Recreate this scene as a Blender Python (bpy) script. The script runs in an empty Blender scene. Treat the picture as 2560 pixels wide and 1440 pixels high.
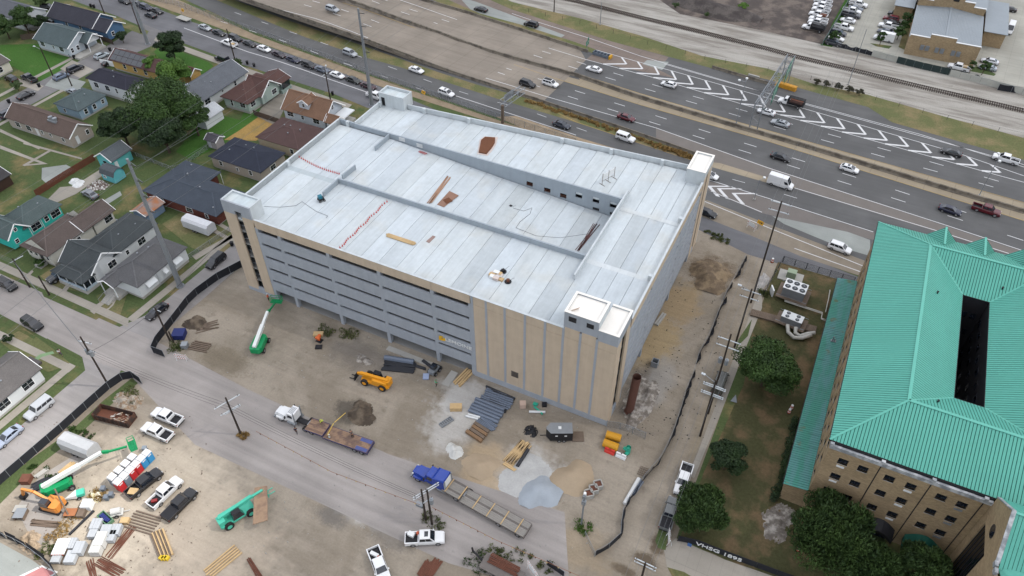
import bpy,bmesh,math,random
import numpy as np
from mathutils import Vector,Matrix
random.seed(7);RNG=np.random.default_rng(11)
S=bpy.context.scene
COL=S.collection
rad=math.radians
# ------------------------------------------------------------------ camera
CF,CP,CR,CY=1894.47,0.762472,-0.0019364,-0.457064
CAM=Vector((19.4858,-75.7857,105.4959))
_f=Vector((math.sin(CY)*math.cos(CP),math.cos(CY)*math.cos(CP),-math.sin(CP)))
_r0=Vector((math.cos(CY),-math.sin(CY),0));_u0=_r0.cross(_f)
_r=math.cos(CR)*_r0+math.sin(CR)*_u0;_u=-math.sin(CR)*_r0+math.cos(CR)*_u0
cd=bpy.data.cameras.new('camera');cam=bpy.data.objects.new('camera',cd);COL.objects.link(cam)
cam.matrix_world=Matrix(((_r.x,_u.x,-_f.x,CAM.x),(_r.y,_u.y,-_f.y,CAM.y),(_r.z,_u.z,-_f.z,CAM.z),(0,0,0,1)))
cd.sensor_width=36;cd.lens=CF/2560*36;cd.clip_start=1;cd.clip_end=9000
S.camera=cam
def G(px,py,z=0.0):
    """the point of the place at height z that the survey photograph shows at (px, py)"""
    v=_f+_r*((px-1280)/CF)-_u*((py-720)/CF)
    return CAM+v*((z-CAM.z)/v.z)
# ------------------------------------------------------------------ world, sun, exposure
SUN_EL=rad(50.0);SUN_AZ=math.atan2(0.36,0.93)
SUN_DIR=Vector((math.cos(SUN_AZ)*math.cos(SUN_EL),math.sin(SUN_AZ)*math.cos(SUN_EL),math.sin(SUN_EL)))
W=bpy.data.worlds.new('World');S.world=W;W.use_nodes=True
wn=W.node_tree.nodes;wl=W.node_tree.links
bg=wn['Background'];sky=wn.new('ShaderNodeTexSky');sky.sky_type='NISHITA';sky.sun_disc=False
sky.sun_elevation=SUN_EL;sky.sun_rotation=rad(90)-SUN_AZ;sky.dust_density=2.0
wl.new(sky.outputs[0],bg.inputs[0]);bg.inputs[1].default_value=0.13
sl=bpy.data.lights.new('sun','SUN');sl.energy=5.0;sl.angle=rad(0.5);sl.color=(1,0.95,0.88)
so=bpy.data.objects.new('sun',sl);COL.objects.link(so);so.location=(300,100,600)
so.rotation_euler=(-SUN_DIR).to_track_quat('-Z','Y').to_euler()
S.view_settings.view_transform='Standard';S.view_settings.look='None'
S.view_settings.exposure=0.10;S.view_settings.gamma=1;S.view_settings.use_curve_mapping=False
S.render.engine='CYCLES';S.cycles.max_bounces=6;S.cycles.transparent_max_bounces=12
S.cycles.diffuse_bounces=3;S.cycles.glossy_bounces=2;S.cycles.caustics_reflective=False;S.cycles.caustics_refractive=False
# ------------------------------------------------------------------ materials
KA=0.72
def lin(c):return c/12.92 if c <= 0.04045 else ((c+0.055)/1.055)**2.4
def C(r,g,b,k=KA):return tuple(min(0.9,lin(v/255.0)*k) for v in (r,g,b))
class NT:
    def __init__(s,name):
        s.m=bpy.data.materials.new(name);s.m.use_nodes=True
        s.n=s.m.node_tree.nodes;s.l=s.m.node_tree.links;s.b=s.n['Principled BSDF']
    def put(s,sock,v):
        if isinstance(v,bpy.types.NodeSocket):s.l.new(v,sock)
        elif v is not None:
            if hasattr(v,'__len__') and len(v)== 3 and sock.type == 'RGBA':v=(*v,1)
            sock.default_value=v
    def noise(s,co,scale,detail=3,rough=0.55,dist=0.0,out=0):
        n=s.n.new('ShaderNodeTexNoise');n.inputs['Scale'].default_value=scale
        n.inputs['Detail'].default_value=detail;n.inputs['Roughness'].default_value=rough
        n.inputs['Distortion'].default_value=dist;s.put(n.inputs['Vector'],co);return n.outputs[out]
    def voro(s,co,scale,out='Distance'):
        n=s.n.new('ShaderNodeTexVoronoi');n.inputs['Scale'].default_value=scale;s.put(n.inputs['Vector'],co);return n.outputs[out]
    def math(s,op,a,b=None,c=None,clamp=False):
        n=s.n.new('ShaderNodeMath');n.operation=op;n.use_clamp=clamp
        s.put(n.inputs[0],a)
        if b is not None:s.put(n.inputs[1],b)
        if c is not None:s.put(n.inputs[2],c)
        return n.outputs[0]
    def ramp(s,v,a,b,x=0.0,y=1.0):
        n=s.n.new('ShaderNodeMapRange');n.interpolation_type='SMOOTHSTEP';s.put(n.inputs[0],v)
        for i,q in enumerate((a,b,x,y)):n.inputs[i+1].default_value=q
        return n.outputs[0]
    def mix(s,f,a,b,mode='MIX'):
        n=s.n.new('ShaderNodeMix');n.data_type='RGBA';n.blend_type=mode
        s.put(n.inputs[0],f);s.put(n.inputs[6],a);s.put(n.inputs[7],b);return n.outputs[2]
    def hsv(s,col,val):
        n=s.n.new('ShaderNodeHueSaturation');s.put(n.inputs['Color'],col);s.put(n.inputs['Value'],val);return n.outputs[0]
    def pos(s):
        return s.n.new('ShaderNodeNewGeometry').outputs['Position']
    def obj(s):
        return s.n.new('ShaderNodeTexCoord').outputs['Object']
    def map(s,v,scale=(1,1,1),rot=(0,0,0),loc=(0,0,0)):
        n=s.n.new('ShaderNodeMapping');s.put(n.inputs[0],v);n.inputs[1].default_value=loc;n.inputs[2].default_value=rot;n.inputs[3].default_value=scale
        return n.outputs[0]
    def xyz(s,v):
        n=s.n.new('ShaderNodeSeparateXYZ');s.put(n.inputs[0],v);return n.outputs
    def oinfo(s,k='Color'):
        return s.n.new('ShaderNodeObjectInfo').outputs[k]
    def bump(s,h,st=0.3,d=0.05):
        n=s.n.new('ShaderNodeBump');n.inputs['Strength'].default_value=st;n.inputs['Distance'].default_value=d
        s.put(n.inputs['Height'],h);s.l.new(n.outputs[0],s.b.inputs['Normal'])
    def fin(s,col,rough=0.8,metal=0.0,spec=0.3):
        s.put(s.b.inputs['Base Color'],col);s.put(s.b.inputs['Roughness'],rough)
        s.b.inputs['Metallic'].default_value=metal;s.b.inputs['Specular IOR Level'].default_value=spec
        return s.m
def mat(name,rgb,rough=0.8,var=0.15,scale=1.0,stretch=(1,1,1),metal=0.0,bump=0.0,spec=0.3,two=None,fine=8.0):
    """plain surface: base colour with broad and fine noise; rgb None takes the object's own colour"""
    t=NT(name);co=t.map(t.pos() if rgb is not None else t.obj(),stretch)
    base=rgb if rgb is not None else t.oinfo()
    a=t.noise(co,scale,4);b=t.noise(co,scale*fine,3)
    v=t.math('ADD',t.math('MULTIPLY',t.math('SUBTRACT',a,0.5),2.4*var),t.math('MULTIPLY',t.math('SUBTRACT',b,0.5),1.4*var))
    if two is not None:base=t.mix(t.ramp(a,0.42,0.62),base,two)
    c=t.hsv(base,t.math('ADD',v,1.0))
    if bump:t.bump(b,bump,0.03)
    return t.fin(c,rough,metal,spec)
PAINT=mat('car_paint',None,0.22,0.03,1.0,spec=0.6)
FLAT=mat('painted_surface',None,0.75,0.10,0.6)
METAL=mat('galvanised_steel',C(150,155,160),0.45,0.10,1.5,metal=0.3)
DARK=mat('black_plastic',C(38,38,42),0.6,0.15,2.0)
TYRE=mat('tyre_rubber',C(45,44,44),0.85,0.1,3.0)
RIM=mat('alloy_rim',C(165,165,168),0.35,0.1,3.0,metal=0.4)
GLASS=mat('dark_glass',C(32,38,48),0.08,0.1,0.5,spec=0.8)
LAMP_W=mat('headlamp_lens',C(215,218,220),0.15,0.05,3.0,spec=0.6)
LAMP_R=mat('tail_lamp_lens',C(140,25,25),0.2,0.05,3.0,spec=0.6)
WOOD=mat('weathered_timber',C(120,105,92),0.9,0.22,1.2)
LUMBER=mat('fresh_lumber',C(205,175,130),0.85,0.18,1.0,stretch=(1,1,1))
RUST=mat('rusty_steel',C(110,70,55),0.85,0.25,1.0)
CONC=mat('concrete',C(176,174,168),0.9,0.10,0.4,bump=0.1)
WHITE=mat('white_paint',C(238,240,240),0.6,0.05,0.6)
POLEW=mat('creosoted_pole',C(62,54,48),0.9,0.15,1.0)
def roofmat(name,row,col_w=0.33):
    """asphalt shingles: rows across the slope, tabs along it, in the object's colour"""
    t=NT(name);p=t.obj();x=t.xyz(p)
    z=t.math('MULTIPLY',x[2],1/0.09);r=t.math('FRACT',z)
    a=t.noise(p,0.5,4);b=t.noise(p,6.0,3)
    v=t.math('ADD',0.92,t.math('ADD',t.math('MULTIPLY',t.math('SUBTRACT',a,0.5),0.35),t.math('MULTIPLY',t.math('SUBTRACT',b,0.5),0.7)))
    v=t.math('SUBTRACT',v,t.math('MULTIPLY',t.math('LESS_THAN',r,0.16),row))
    t.bump(r,0.2,0.02);return t.fin(t.hsv(t.oinfo(),v),0.95,0,0.1)
SHINGLE=roofmat('asphalt_shingle',0.12)
def sidingmat(name,pitch):
    t=NT(name);p=t.obj();x=t.xyz(p);r=t.math('FRACT',t.math('MULTIPLY',x[2],1/pitch))
    a=t.noise(p,0.6,4)
    v=t.math('ADD',0.96,t.math('MULTIPLY',t.math('SUBTRACT',a,0.5),0.16));v=t.math('SUBTRACT',v,t.math('MULTIPLY',t.math('LESS_THAN',r,0.14),0.12))
    t.bump(r,0.3,0.03);return t.fin(t.hsv(t.oinfo(),v),0.7,0,0.25)
SIDING=sidingmat('lap_siding',0.2)
def brickmat(name,c1,c2):
    t=NT(name);p=t.pos();x=t.xyz(p);cb=t.n.new('ShaderNodeCombineXYZ')
    t.put(cb.inputs[0],t.math('ADD',x[0],x[1]));t.put(cb.inputs[1],x[2])
    b=t.n.new('ShaderNodeTexBrick');t.put(b.inputs['Vector'],cb.outputs[0]);b.inputs['Scale'].default_value=1.0
    b.inputs['Brick Width'].default_value=0.42;b.inputs['Row Height'].default_value=0.2;b.inputs['Mortar Size'].default_value=0.012
    b.inputs['Color1'].default_value=(*c1,1);b.inputs['Color2'].default_value=(*c2,1);b.inputs['Mortar'].default_value=(*[v*0.75 for v in c1],1)
    a=t.noise(p,0.35,5);v=t.math('ADD',1.0,t.math('MULTIPLY',t.math('SUBTRACT',a,0.5),0.5))
    return t.fin(t.hsv(b.outputs[0],v),0.9,0,0.15)
TANBRICK=brickmat("tan_brick",C(178,156,124),C(158,138,110))
REDBRICK=brickmat('red_brick',C(120,72,62),C(100,60,54))
# ------------------------------------------------------------------ mesh builder
class MB:
    def __init__(s):s.v=[];s.f=[];s.m=[];s.M=Matrix.Identity(4)
    def add(s,vs,fs,mi=0):
        o=len(s.v);s.v += [tuple(s.M @ Vector(p)) for p in vs];s.f += [tuple(i+o for i in f) for f in fs];s.m += [mi]*len(fs);return s
    def box(s,x0,y0,z0,x1,y1,z1,mi=0):
        return s.add([(x0,y0,z0),(x1,y0,z0),(x1,y1,z0),(x0,y1,z0),(x0,y0,z1),(x1,y0,z1),(x1,y1,z1),(x0,y1,z1)],
                     [(3,2,1,0),(4,5,6,7),(0,1,5,4),(1,2,6,5),(2,3,7,6),(3,0,4,7)],mi)
    def quad(s,a,b,c,d,mi=0):return s.add([a,b,c,d],[(0,1,2,3)],mi)
    def poly(s,pts,mi=0):return s.add(pts,[tuple(range(len(pts)))],mi)
    def prism(s,pts,z0,z1,mi=0):
        n=len(pts)
        a=sum(pts[i][0]*pts[(i+1)%n][1]-pts[(i+1)%n][0]*pts[i][1] for i in range(n))
        if a<0:pts=pts[::-1]
        vs=[(p[0],p[1],z0) for p in pts]+[(p[0],p[1],z1) for p in pts]
        return s.add(vs,[tuple(range(n-1,-1,-1)),tuple(range(n,2*n))]+[(i,(i+1)%n,n+(i+1)%n,n+i) for i in range(n)],mi)
    def loft(s,secs,mi=0,cap=True):
        n=len(secs[0]);vs=[p for q in secs for p in q];fs=[]
        for k in range(len(secs)-1):
            for i in range(n):
                j=(i+1)% n;fs.append((k*n+i,k*n+j,(k+1)*n+j,(k+1)*n+i))
        if cap:fs += [tuple(range(n-1,-1,-1)),tuple(range((len(secs)-1)*n,len(secs)*n))]
        return s.add(vs,fs,mi)
    def tube(s,pts,r,n=6,mi=0,r2=None,cap=True):
        pts=[Vector(p) for p in pts];secs=[];L=len(pts)
        for i,p in enumerate(pts):
            d=(pts[min(i+1,L-1)]-pts[max(i-1,0)]).normalized()
            a=d.cross(Vector((0,0,1)) if abs(d.z)<0.9 else Vector((1,0,0))).normalized();b=d.cross(a)
            q=r if r2 is None else r+(r2-r)*i/max(1,L-1)
            secs.append([p+a*(q*math.cos(2*math.pi*k/n))+b*(q*math.sin(2*math.pi*k/n)) for k in range(n)])
        return s.loft(secs,mi,cap)
    def cyl(s,x,y,z0,z1,r,n=12,mi=0,r2=None):return s.tube([(x,y,z0),(x,y,z1)],r,n,mi,r2)
    def bar(s,a,b,w,h,mi=0):
        """a square bar from a to b, w wide, h high"""
        a=Vector(a);b=Vector(b);d=(b-a).normalized();sd=d.cross(Vector((0,0,1)))
        sd=sd.normalized() if sd.length>1e-4 else Vector((1,0,0));up=sd.cross(d)
        q=[sd*(-w/2)+up*(-h/2),sd*(w/2)+up*(-h/2),sd*(w/2)+up*(h/2),sd*(-w/2)+up*(h/2)]
        return s.loft([[a+k for k in q],[b+k for k in q]],mi)
    def build(s,name,mats,parent=None,loc=None,color=None,smooth=False,tri=False):
        me=bpy.data.meshes.new(name);me.from_pydata(s.v,[],s.f)
        if not isinstance(mats,(list,tuple)):mats=[mats]
        for m in mats:me.materials.append(m)
        if len(mats)>1:me.polygons.foreach_set('material_index',s.m)
        if smooth:me.polygons.foreach_set('use_smooth',[True]*len(me.polygons))
        if tri or any(len(f)>4 for f in s.f):
            bm=bmesh.new();bm.from_mesh(me);bmesh.ops.triangulate(bm,faces=[f for f in bm.faces if len(f.verts)>4]);
            bmesh.ops.recalc_face_normals(bm,faces=bm.faces);bm.to_mesh(me);bm.free()
        return link(name,me,parent,loc,color)
def link(name,me,parent=None,loc=None,color=None):
    o=bpy.data.objects.new(name,me);COL.objects.link(o)
    if parent is not None:o.parent=parent
    if loc is not None:o.location=loc
    if color is not None:o.color=(*color,1)
    elif parent is not None:o.color=parent.color
    return o
def tag(o,label=None,cat=None,group=None,kind=None):
    if label:o['label']=label
    if cat:o['category']=cat
    if group:o['group']=group
    if kind:o['kind']=kind
    return o
def thing(name,label,cat,loc=(0,0,0),rz=0.0,group=None,color=None):
    o=bpy.data.objects.new(name,None);COL.objects.link(o);o.empty_display_size=0.5
    o.location=loc;o.rotation_euler=(0,0,rz)
    if color is not None:o.color=(*color,1)
    return tag(o,label,cat,group)
def dup(root,loc,rz,label=None,group=None,color=None,scale=None):
    def cp(o,par):
        c=o.copy();COL.objects.link(c)
        if par is not None:c.parent=par
        if color is not None and o.get('tint',1):c.color=(*color,1)
        for ch in KIDS.get(o.name,()):cp(ch,c)
        return c
    c=cp(root,None);c.location=loc;c.rotation_euler=(0,0,rz)
    if scale:c.scale=scale
    if label:c['label']=label
    if group:c['group']=group
    return c
KIDS={}
def freeze(root):
    """remember a finished thing's children so that copies need no search"""
    for o in [root]+list(root.children_recursive):KIDS[o.name]=list(o.children)
    return root
def ground(name,px,m,z,world=False,kind='structure'):
    """a level sheet whose outline is given by survey pixels"""
    pts=[(p[0],p[1],z) for p in px] if world else [tuple(G(a,b,0).xy)+(z,) for a,b in px]
    n=len(pts);ar=sum(pts[i][0]*pts[(i+1)%n][1]-pts[(i+1)%n][0]*pts[i][1] for i in range(n))
    if ar<0:pts=pts[::-1]
    b=MB();b.poly(pts);o=b.build(name,m,tri=True);tag(o,kind=kind);return o
def path_px(pxs,z=0):return [G(a,b,z) for a,b in pxs]
def lerp(a,b,t):return a+(b-a)*t
def poly_at(pts,t):
    """point at fraction t of a polyline's length"""
    L=[(pts[i+1]-pts[i]).length for i in range(len(pts)-1)];d=t*sum(L)
    for i,l in enumerate(L):
        if d <= l or i == len(L)-1:return pts[i].lerp(pts[i+1],d/l)
        d -= l
def ribbon(b,pts,w0,w1,z,mi=0):
    """flat strip along a polyline between offsets w0 and w1 (left positive)"""
    L=[]
    for i,p in enumerate(pts):
        d=(pts[min(i+1,len(pts)-1)]-pts[max(i-1,0)]);d=Vector((d.x,d.y)).normalized();n=Vector((-d.y,d.x))
        L.append(((p.x+n.x*w0,p.y+n.y*w0,p.z+z),(p.x+n.x*w1,p.y+n.y*w1,p.z+z)))
    for i in range(len(L)-1):b.quad(L[i][0],L[i+1][0],L[i+1][1],L[i][1],mi)
def Q(n,m,p,*a):b=MB();b.box(*a);return b.build(n,m,p)
# ground materials
def grassmat(name,c,dry,amt=0.55,sc=0.12):
    t=NT(name);p=t.pos();a=t.noise(p,sc,5,0.6);b=t.noise(p,2.2,4,0.7);d=t.noise(p,0.35,4,0.6)
    col=t.mix(t.ramp(a,0.62-amt*0.25,0.80-amt*0.2),c,dry);col=t.mix(t.ramp(d,0.6,0.75,0,0.35),col,C(96,84,66))
    v=t.math('ADD',0.55,t.math('MULTIPLY',b,0.9));t.bump(b,0.8,0.12)
    return t.fin(t.hsv(col,v),0.95,0,0.1)
LAWN=grassmat('lawn_grass',C(84,98,62),C(128,116,82),0.5)
VERGE=grassmat('dry_verge_grass',C(106,110,74),C(136,124,92),0.8,0.12)
RICH=grassmat('lush_grass',C(70,106,48),C(88,112,60),0.3,0.2)
STRAW=grassmat('straw_coloured_grass',C(168,138,84),C(150,128,82),0.6,0.3)
CAMPUS=grassmat('campus_lawn',C(82,82,56),C(118,100,76),0.7,0.2)
def roadmat(name,c,ang,var=0.10,wear=0.35,two=None,joints=None):
    """paving with long wheel streaks along the direction ang, cracks and patches"""
    t=NT(name);p=t.pos();q=t.map(p,(0.03,0.9,1),(0,0,-ang));a=t.noise(q,1.0,4);b=t.noise(p,4.0,3,0.7);d=t.noise(p,0.09,5)
    col=t.mix(t.ramp(d,0.4,0.7),c,two if two else tuple(v*1.18 for v in c))
    v=t.math('ADD',1.0,t.math('ADD',t.math('MULTIPLY',t.math('SUBTRACT',a,0.5),wear*1.6),t.math('MULTIPLY',t.math('SUBTRACT',b,0.5),var*3)))
    v=t.math('ADD',v,t.math('MULTIPLY',t.math('SUBTRACT',d,0.5),var*2))
    if joints:
        r=t.map(p,(1,1,1),(0,0,-ang));x=t.xyz(r);f=t.math('FRACT',t.math('MULTIPLY',x[0],1/joints));g=t.math('FRACT',t.math('MULTIPLY',x[1],1/3.66))
        v=t.math('SUBTRACT',v,t.math('MULTIPLY',t.math('LESS_THAN',f,0.03),0.16));v=t.math('SUBTRACT',v,t.math('MULTIPLY',t.math('LESS_THAN',g,0.03),0.14))
    t.bump(b,0.15,0.02);return t.fin(t.hsv(col,v),0.9,0,0.2)
HA=rad(-6.8)
ASPH=roadmat('highway_asphalt',C(98,98,98),HA,0.08,0.22)
CONCRD=roadmat('highway_concrete',C(142,133,122),HA,0.08,0.28,joints=6.1)
BROWNRD=roadmat('ramp_concrete_brown',C(126,114,106),HA,0.08,0.25,joints=6.1)
TANCONC=roadmat('shoulder_concrete',C(158,146,126),HA,0.08,0.2,joints=6.1)
PALECONC=roadmat('pale_concrete',C(150,154,150),HA,0.08,0.2)
STREET=roadmat('residential_street',C(122,120,120),rad(90),0.08,0.25)
STREETX=roadmat('dusty_cross_street',C(150,146,144),0,0.08,0.3)
FRONT=roadmat('frontage_asphalt',C(108,108,111),HA,0.08,0.2)
WALK=roadmat('sidewalk_concrete',C(158,152,142),0,0.07,0.12,joints=1.6)
LOT=roadmat('parking_concrete',C(166,164,154),rad(85),0.07,0.15,joints=5.0)
PAINTW=mat('road_paint_white',C(222,222,222),0.7,0.16,0.8)
PAINTY=mat('road_paint_yellow',C(188,158,92),0.7,0.2,0.8)
def gravelmat():
    t=NT('rail_gravel');p=t.pos();q=t.map(p,(0.05,0.35,1),(0,0,rad(4.7)));a=t.noise(q,1.0,6,0.65);b=t.noise(p,3.5,3,0.8);d=t.noise(p,0.25,5,0.65)
    col=t.mix(t.ramp(a,0.35,0.62),C(138,132,124),C(178,174,166));col=t.mix(t.ramp(d,0.62,0.78,0,0.6),col,C(112,104,92))
    t.bump(b,0.8,0.1);return t.fin(t.hsv(col,t.math('ADD',0.6,t.math('MULTIPLY',b,0.8))),0.95,0,0.1)
GRAVEL=gravelmat()
def dirtmat(name,c0,c1,c2,patches,street=0.0):
    """site soil: three tones, wheel ruts along two directions, pebbles, and dust or wet patches with outlines of their own"""
    t=NT(name);p=t.pos();a=t.noise(p,0.06,5,0.6,0.6);d=t.noise(p,0.4,5,0.65);b=t.noise(p,3.0,4,0.75)
    r1=t.noise(t.map(p,(0.05,0.55,1),(0,0,rad(7))),1.0,5,0.7,1.6);r2=t.noise(t.map(p,(0.3,0.09,1),(0,0,rad(-25))),1.0,4,0.6,1.2)
    col=t.mix(t.ramp(a,0.38,0.60),c0,c1);col=t.mix(t.ramp(d,0.55,0.75,0,0.55),col,c2)
    wx=t.math('SUBTRACT',d,0.5);x=t.xyz(p)
    for (cx,cy,rx,ry,colr,amt) in patches:
        u=t.math('DIVIDE',t.math('SUBTRACT',x[0],cx),rx);w=t.math('DIVIDE',t.math('SUBTRACT',x[1],cy),ry)
        s=t.math('SQRT',t.math('ADD',t.math('MULTIPLY',u,u),t.math('MULTIPLY',w,w)))
        s=t.math('ADD',s,t.math('MULTIPLY',wx,1.5));s=t.math('ADD',s,t.math('MULTIPLY',t.math('SUBTRACT',b,0.5),0.5))
        col=t.mix(t.ramp(s,1.1,0.45,0,amt),col,colr)
    rut=t.math('ADD',t.math('MULTIPLY',t.math('SUBTRACT',r1,0.5),0.42),t.math('MULTIPLY',t.math('SUBTRACT',r2,0.5),0.25))
    v=t.math('ADD',t.math('ADD',1.0,rut),t.math('MULTIPLY',t.math('SUBTRACT',b,0.5),0.55))
    t.bump(t.math('ADD',b,t.math('MULTIPLY',rut,2.0)),0.5,0.08);return t.fin(t.hsv(col,v),0.95,0,0.1)
def pp(px,py,r,ry,c,a):
    g=G(px,py);return (g.x,g.y,r,ry,c,a)
PALE=C(186,184,182);DUST=C(198,196,192);SOOT=C(112,108,104);WET=C(100,88,74);SANDC=C(176,156,128);TANP=C(168,150,124)
DIRT=dirtmat('site_dirt',C(142,132,118),C(162,152,138),C(116,106,94),[
    pp(930,1260,9,4.5,DUST,0.9),pp(1000,1200,8,4,PALE,0.6),pp(830,1290,4,1.8,SOOT,0.7),pp(970,1335,5,2.5,SOOT,0.6),
    pp(1170,1000,7,5,DUST,0.75),pp(1130,1060,5,7,DUST,0.7),pp(1310,1200,7,7,DUST,0.9),pp(1220,1150,5,4,SANDC,0.8),pp(1210,1205,5,3,SANDC,0.8),
    pp(560,900,7,3.5,C(122,112,96),0.7),pp(880,1030,4,3,C(96,90,82),0.9),pp(900,890,8,4,C(118,112,106),0.6),
    pp(1650,1360,1.6,2.4,WET,0.95),pp(1610,1400,2.4,1.5,WET,0.9),pp(1560,1425,2.6,0.9,WET,0.85),pp(1450,1370,6,4,TANP,0.5),
    pp(1640,860,5,9,C(166,146,112),0.9),pp(1700,760,5,8,C(158,138,108),0.9),pp(1780,680,6,6,C(112,96,78),0.9),pp(1600,980,3.5,9,C(106,100,94),0.85),
    pp(1650,950,3,7,C(160,156,150),0.7),pp(400,1200,16,10,C(196,184,166),0.75),pp(250,1330,12,8,C(202,190,172),0.75),pp(520,1330,14,9,C(192,178,160),0.7),pp(1790,1000,2,30,C(150,138,118),0.6)])
MUD=mat('dark_spoil',C(84,74,64),0.95,0.4,0.5,bump=0.8,two=C(110,98,84),fine=6)
DARKSOIL=mat('dark_ballast_heap',C(78,72,70),0.95,0.3,0.3,bump=0.8,two=C(96,90,86),fine=8)
# ------------------------------------------------------------------ terrain and paving
b=MB();b.quad((-1600,-1600,-0.03),(1600,-1600,-0.03),(1600,1600,-0.03),(-1600,1600,-0.03));tag(b.build('terrain',LAWN),kind='structure')
LV=dict(construction_yard=1,street=3,side_street=4,cross_street=5,frontage_road=2,frontage_sidewalk=7,verge_strip=6,sidewalk=7,yard_path=8,driveway=6,old_foundation=6,front_walk=8,green_path=8,straw_yard=3,bright_lawn=2,worn_yard=1.5,front_yard=5,curb_strip=6,campus_lawn=5,campus_sidewalk=7,curb_grass=8,corner_pavement=6,red_marking=8,red_fill=10,gravel_yard=2,weedy_strip=6,
 highway=3,ramp_concrete=4,ramp_patch=5,gore_concrete=5,verge=6,fence_strip=5,rail_yard=2,dark_lot=4,lot_grass=6,parking_lot=5,planting_strip=7,frontage_apron=5,ramp_shoulder=4,gore_shoulder=4,median_shoulder=4,divider_strip=6,kerb_strip=4)
L=[0.03];LN={}
def nz(name):
    LN[name]=LN.get(name,-1)+1;return LV[name]*0.004+LN[name]*0.0004
def gw(name,pts,m):return ground(name,pts,m,nz(name),True)
def gp(name,pts,m):return ground(name,pts,m,nz(name))
gw('construction_yard',[(-82,-75),(40,-75),(30,-14),(16.8,-15),(16.6,-10),(16.8,30),(17.6,56),(8,61),(-1,63),(-40,70),(-84,74),(-82.5,20),(-83,-4),(-86,-16),(-82,-24)],DIRT)
# residential streets: far cross street, near cross street, street along the houses
gw('street',[(-187.5,-40),(-178.5,-40),(-177.5,50),(-174,72),(-166,78),(-188,81),(-186,60)],STREET)
gw('side_street',[(-89.2,-90),(-82,-90),(-82,-30),(-84,-26),(-83.5,-18),(-83,-6),(-82.8,20),(-84,70.5),(-89,71),(-89,10),(-89.5,-14),(-92,-19.3),(-92.5,-27.8),(-89.2,-30)],STREETX)
gw('cross_street',[(-240,-18),(-160,-18.8),(-93,-19.4),(-83,-19),(-60,-20.5),(-30,-21),(0,-18),(6,-30),(-12,-33),(-60,-33.5),(-82,-27),(-93,-28),(-117,-27),(-240,-26)],roadmat('dusty_dirt_street',C(156,150,146),0,0.08,0.35))
gw('frontage_road',[(-260,88.5),(-223,84),(-200,81.6),(-177,77.6),(-142,73.6),(-107,71.2),(-95,69.2),(-60,64.5),(-20,60.6),(-1,58),(11,54.4),(22,54.2),(80,47),(80,50.5),(22,59),(-1,63.5),(-40,69),(-100,80.6),(-121,83.5),(-147,86.4),(-175,88.9),(-203,93.2),(-260,100)],FRONT)
gp('frontage_sidewalk',[(390,93),(460,115),(600,166),(760,222),(880,262),(870,272),(740,228),(590,176),(450,125),(385,101)],WALK)
gp('verge_strip',[(180,6),(285,44),(372,78),(365,90),(280,58),(165,14)],VERGE)
gw('sidewalk',[(-93.2,-75),(-91.6,-75),(-91.6,-30),(-93.2,-30)],WALK)
gw('sidewalk',[(-92.4,-17.2),(-90.6,-17.2),(-90.2,12),(-91.6,12)],WALK)
gw('sidewalk',[(-240,-15.2),(-92,-17),(-90.6,-18.7),(-240,-16.7)],WALK)
gw('sidewalk',[(-240,-29.2),(-91.5,-30.2),(-91.5,-31.7),(-240,-30.8)],WALK)
gw('sidewalk',[(-190.2,-30),(-188.8,-30),(-188.8,62),(-190.2,60)],WALK)
gw('sidewalk',[(-177,-16),(-175.8,-16),(-175.8,40),(-177,40)],WALK)
for q in ([(560,150),(690,196),(672,212),(540,165)],[(650,205),(860,275),(850,284),(640,216)]):gp('yard_path',q,WALK)
gp('driveway',[(640,290),(700,205),(735,222),(690,315)],roadmat('cracked_drive',C(140,134,124),0.9,0.12,0.4))
gp('driveway',[(180,150),(235,175),(200,195),(150,172)],WALK)
gp('driveway',[(40,195),(110,215),(95,228),(25,205)],WALK)
gp('driveway',[(140,185),(215,205),(188,236),(112,214)],PALECONC)
gp('driveway',[(105,420),(165,412),(190,424),(120,462),(104,448)],PALECONC)
gp('driveway',[(118,500),(150,468),(185,465),(250,424),(270,430),(190,485),(130,512)],WALK)
gp('driveway',[(235,515),(300,478),(305,488),(255,520)],PALECONC)
gp('driveway',[(215,680),(268,640),(278,650),(230,706),(212,694)],WALK)
gp('driveway',[(520,445),(640,500),(625,512),(510,455)],WALK)
gp('driveway',[(515,560),(600,608),(594,614),(508,568)],WALK)
gp('driveway',[(530,545),(610,590),(604,596),(524,552)],WALK)
gp('driveway',[(480,640),(580,585),(585,593),(490,650)],WALK)
for q in ([(0,322),(100,370),(98,374),(0,330)],[(0,363),(120,410),(60,415),(58,412),(100,408),(0,372)],[(122,376),(128,378),(62,416),(56,413)],[(60,355),(205,395),(205,399),(58,360)]):gp('old_foundation',q,WALK)
gp('front_walk',[(225,778),(240,762),(268,745),(274,750),(250,768),(236,786)],WALK)
gp('front_walk',[(265,780),(283,764),(292,748),(284,740),(270,748),(282,758),(272,770),(258,776)],WALK)
gp('front_walk',[(150,733),(165,712),(176,697),(184,702),(172,720),(160,738)],WALK)
gp('front_walk',[(60,695),(80,675),(84,679),(68,697)],WALK)
gp('green_path',[(82,899),(100,886),(132,878),(136,884),(104,893),(90,905)],mat('green_painted_path',C(128,158,118),0.9,0.15,0.8))
gp('straw_yard',[(600,325),(655,286),(705,300),(690,322),(640,352),(560,350)],STRAW)
gp('bright_lawn',[(0,112),(95,110),(160,135),(182,150),(128,200),(100,202),(0,150)],RICH)
gp('bright_lawn',[(385,130),(400,110),(520,155),(535,165),(480,205),(400,150)],RICH)
gp('bright_lawn',[(520,280),(600,300),(620,262),(700,285),(640,300),(560,360),(480,400),(440,380)],RICH)
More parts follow.
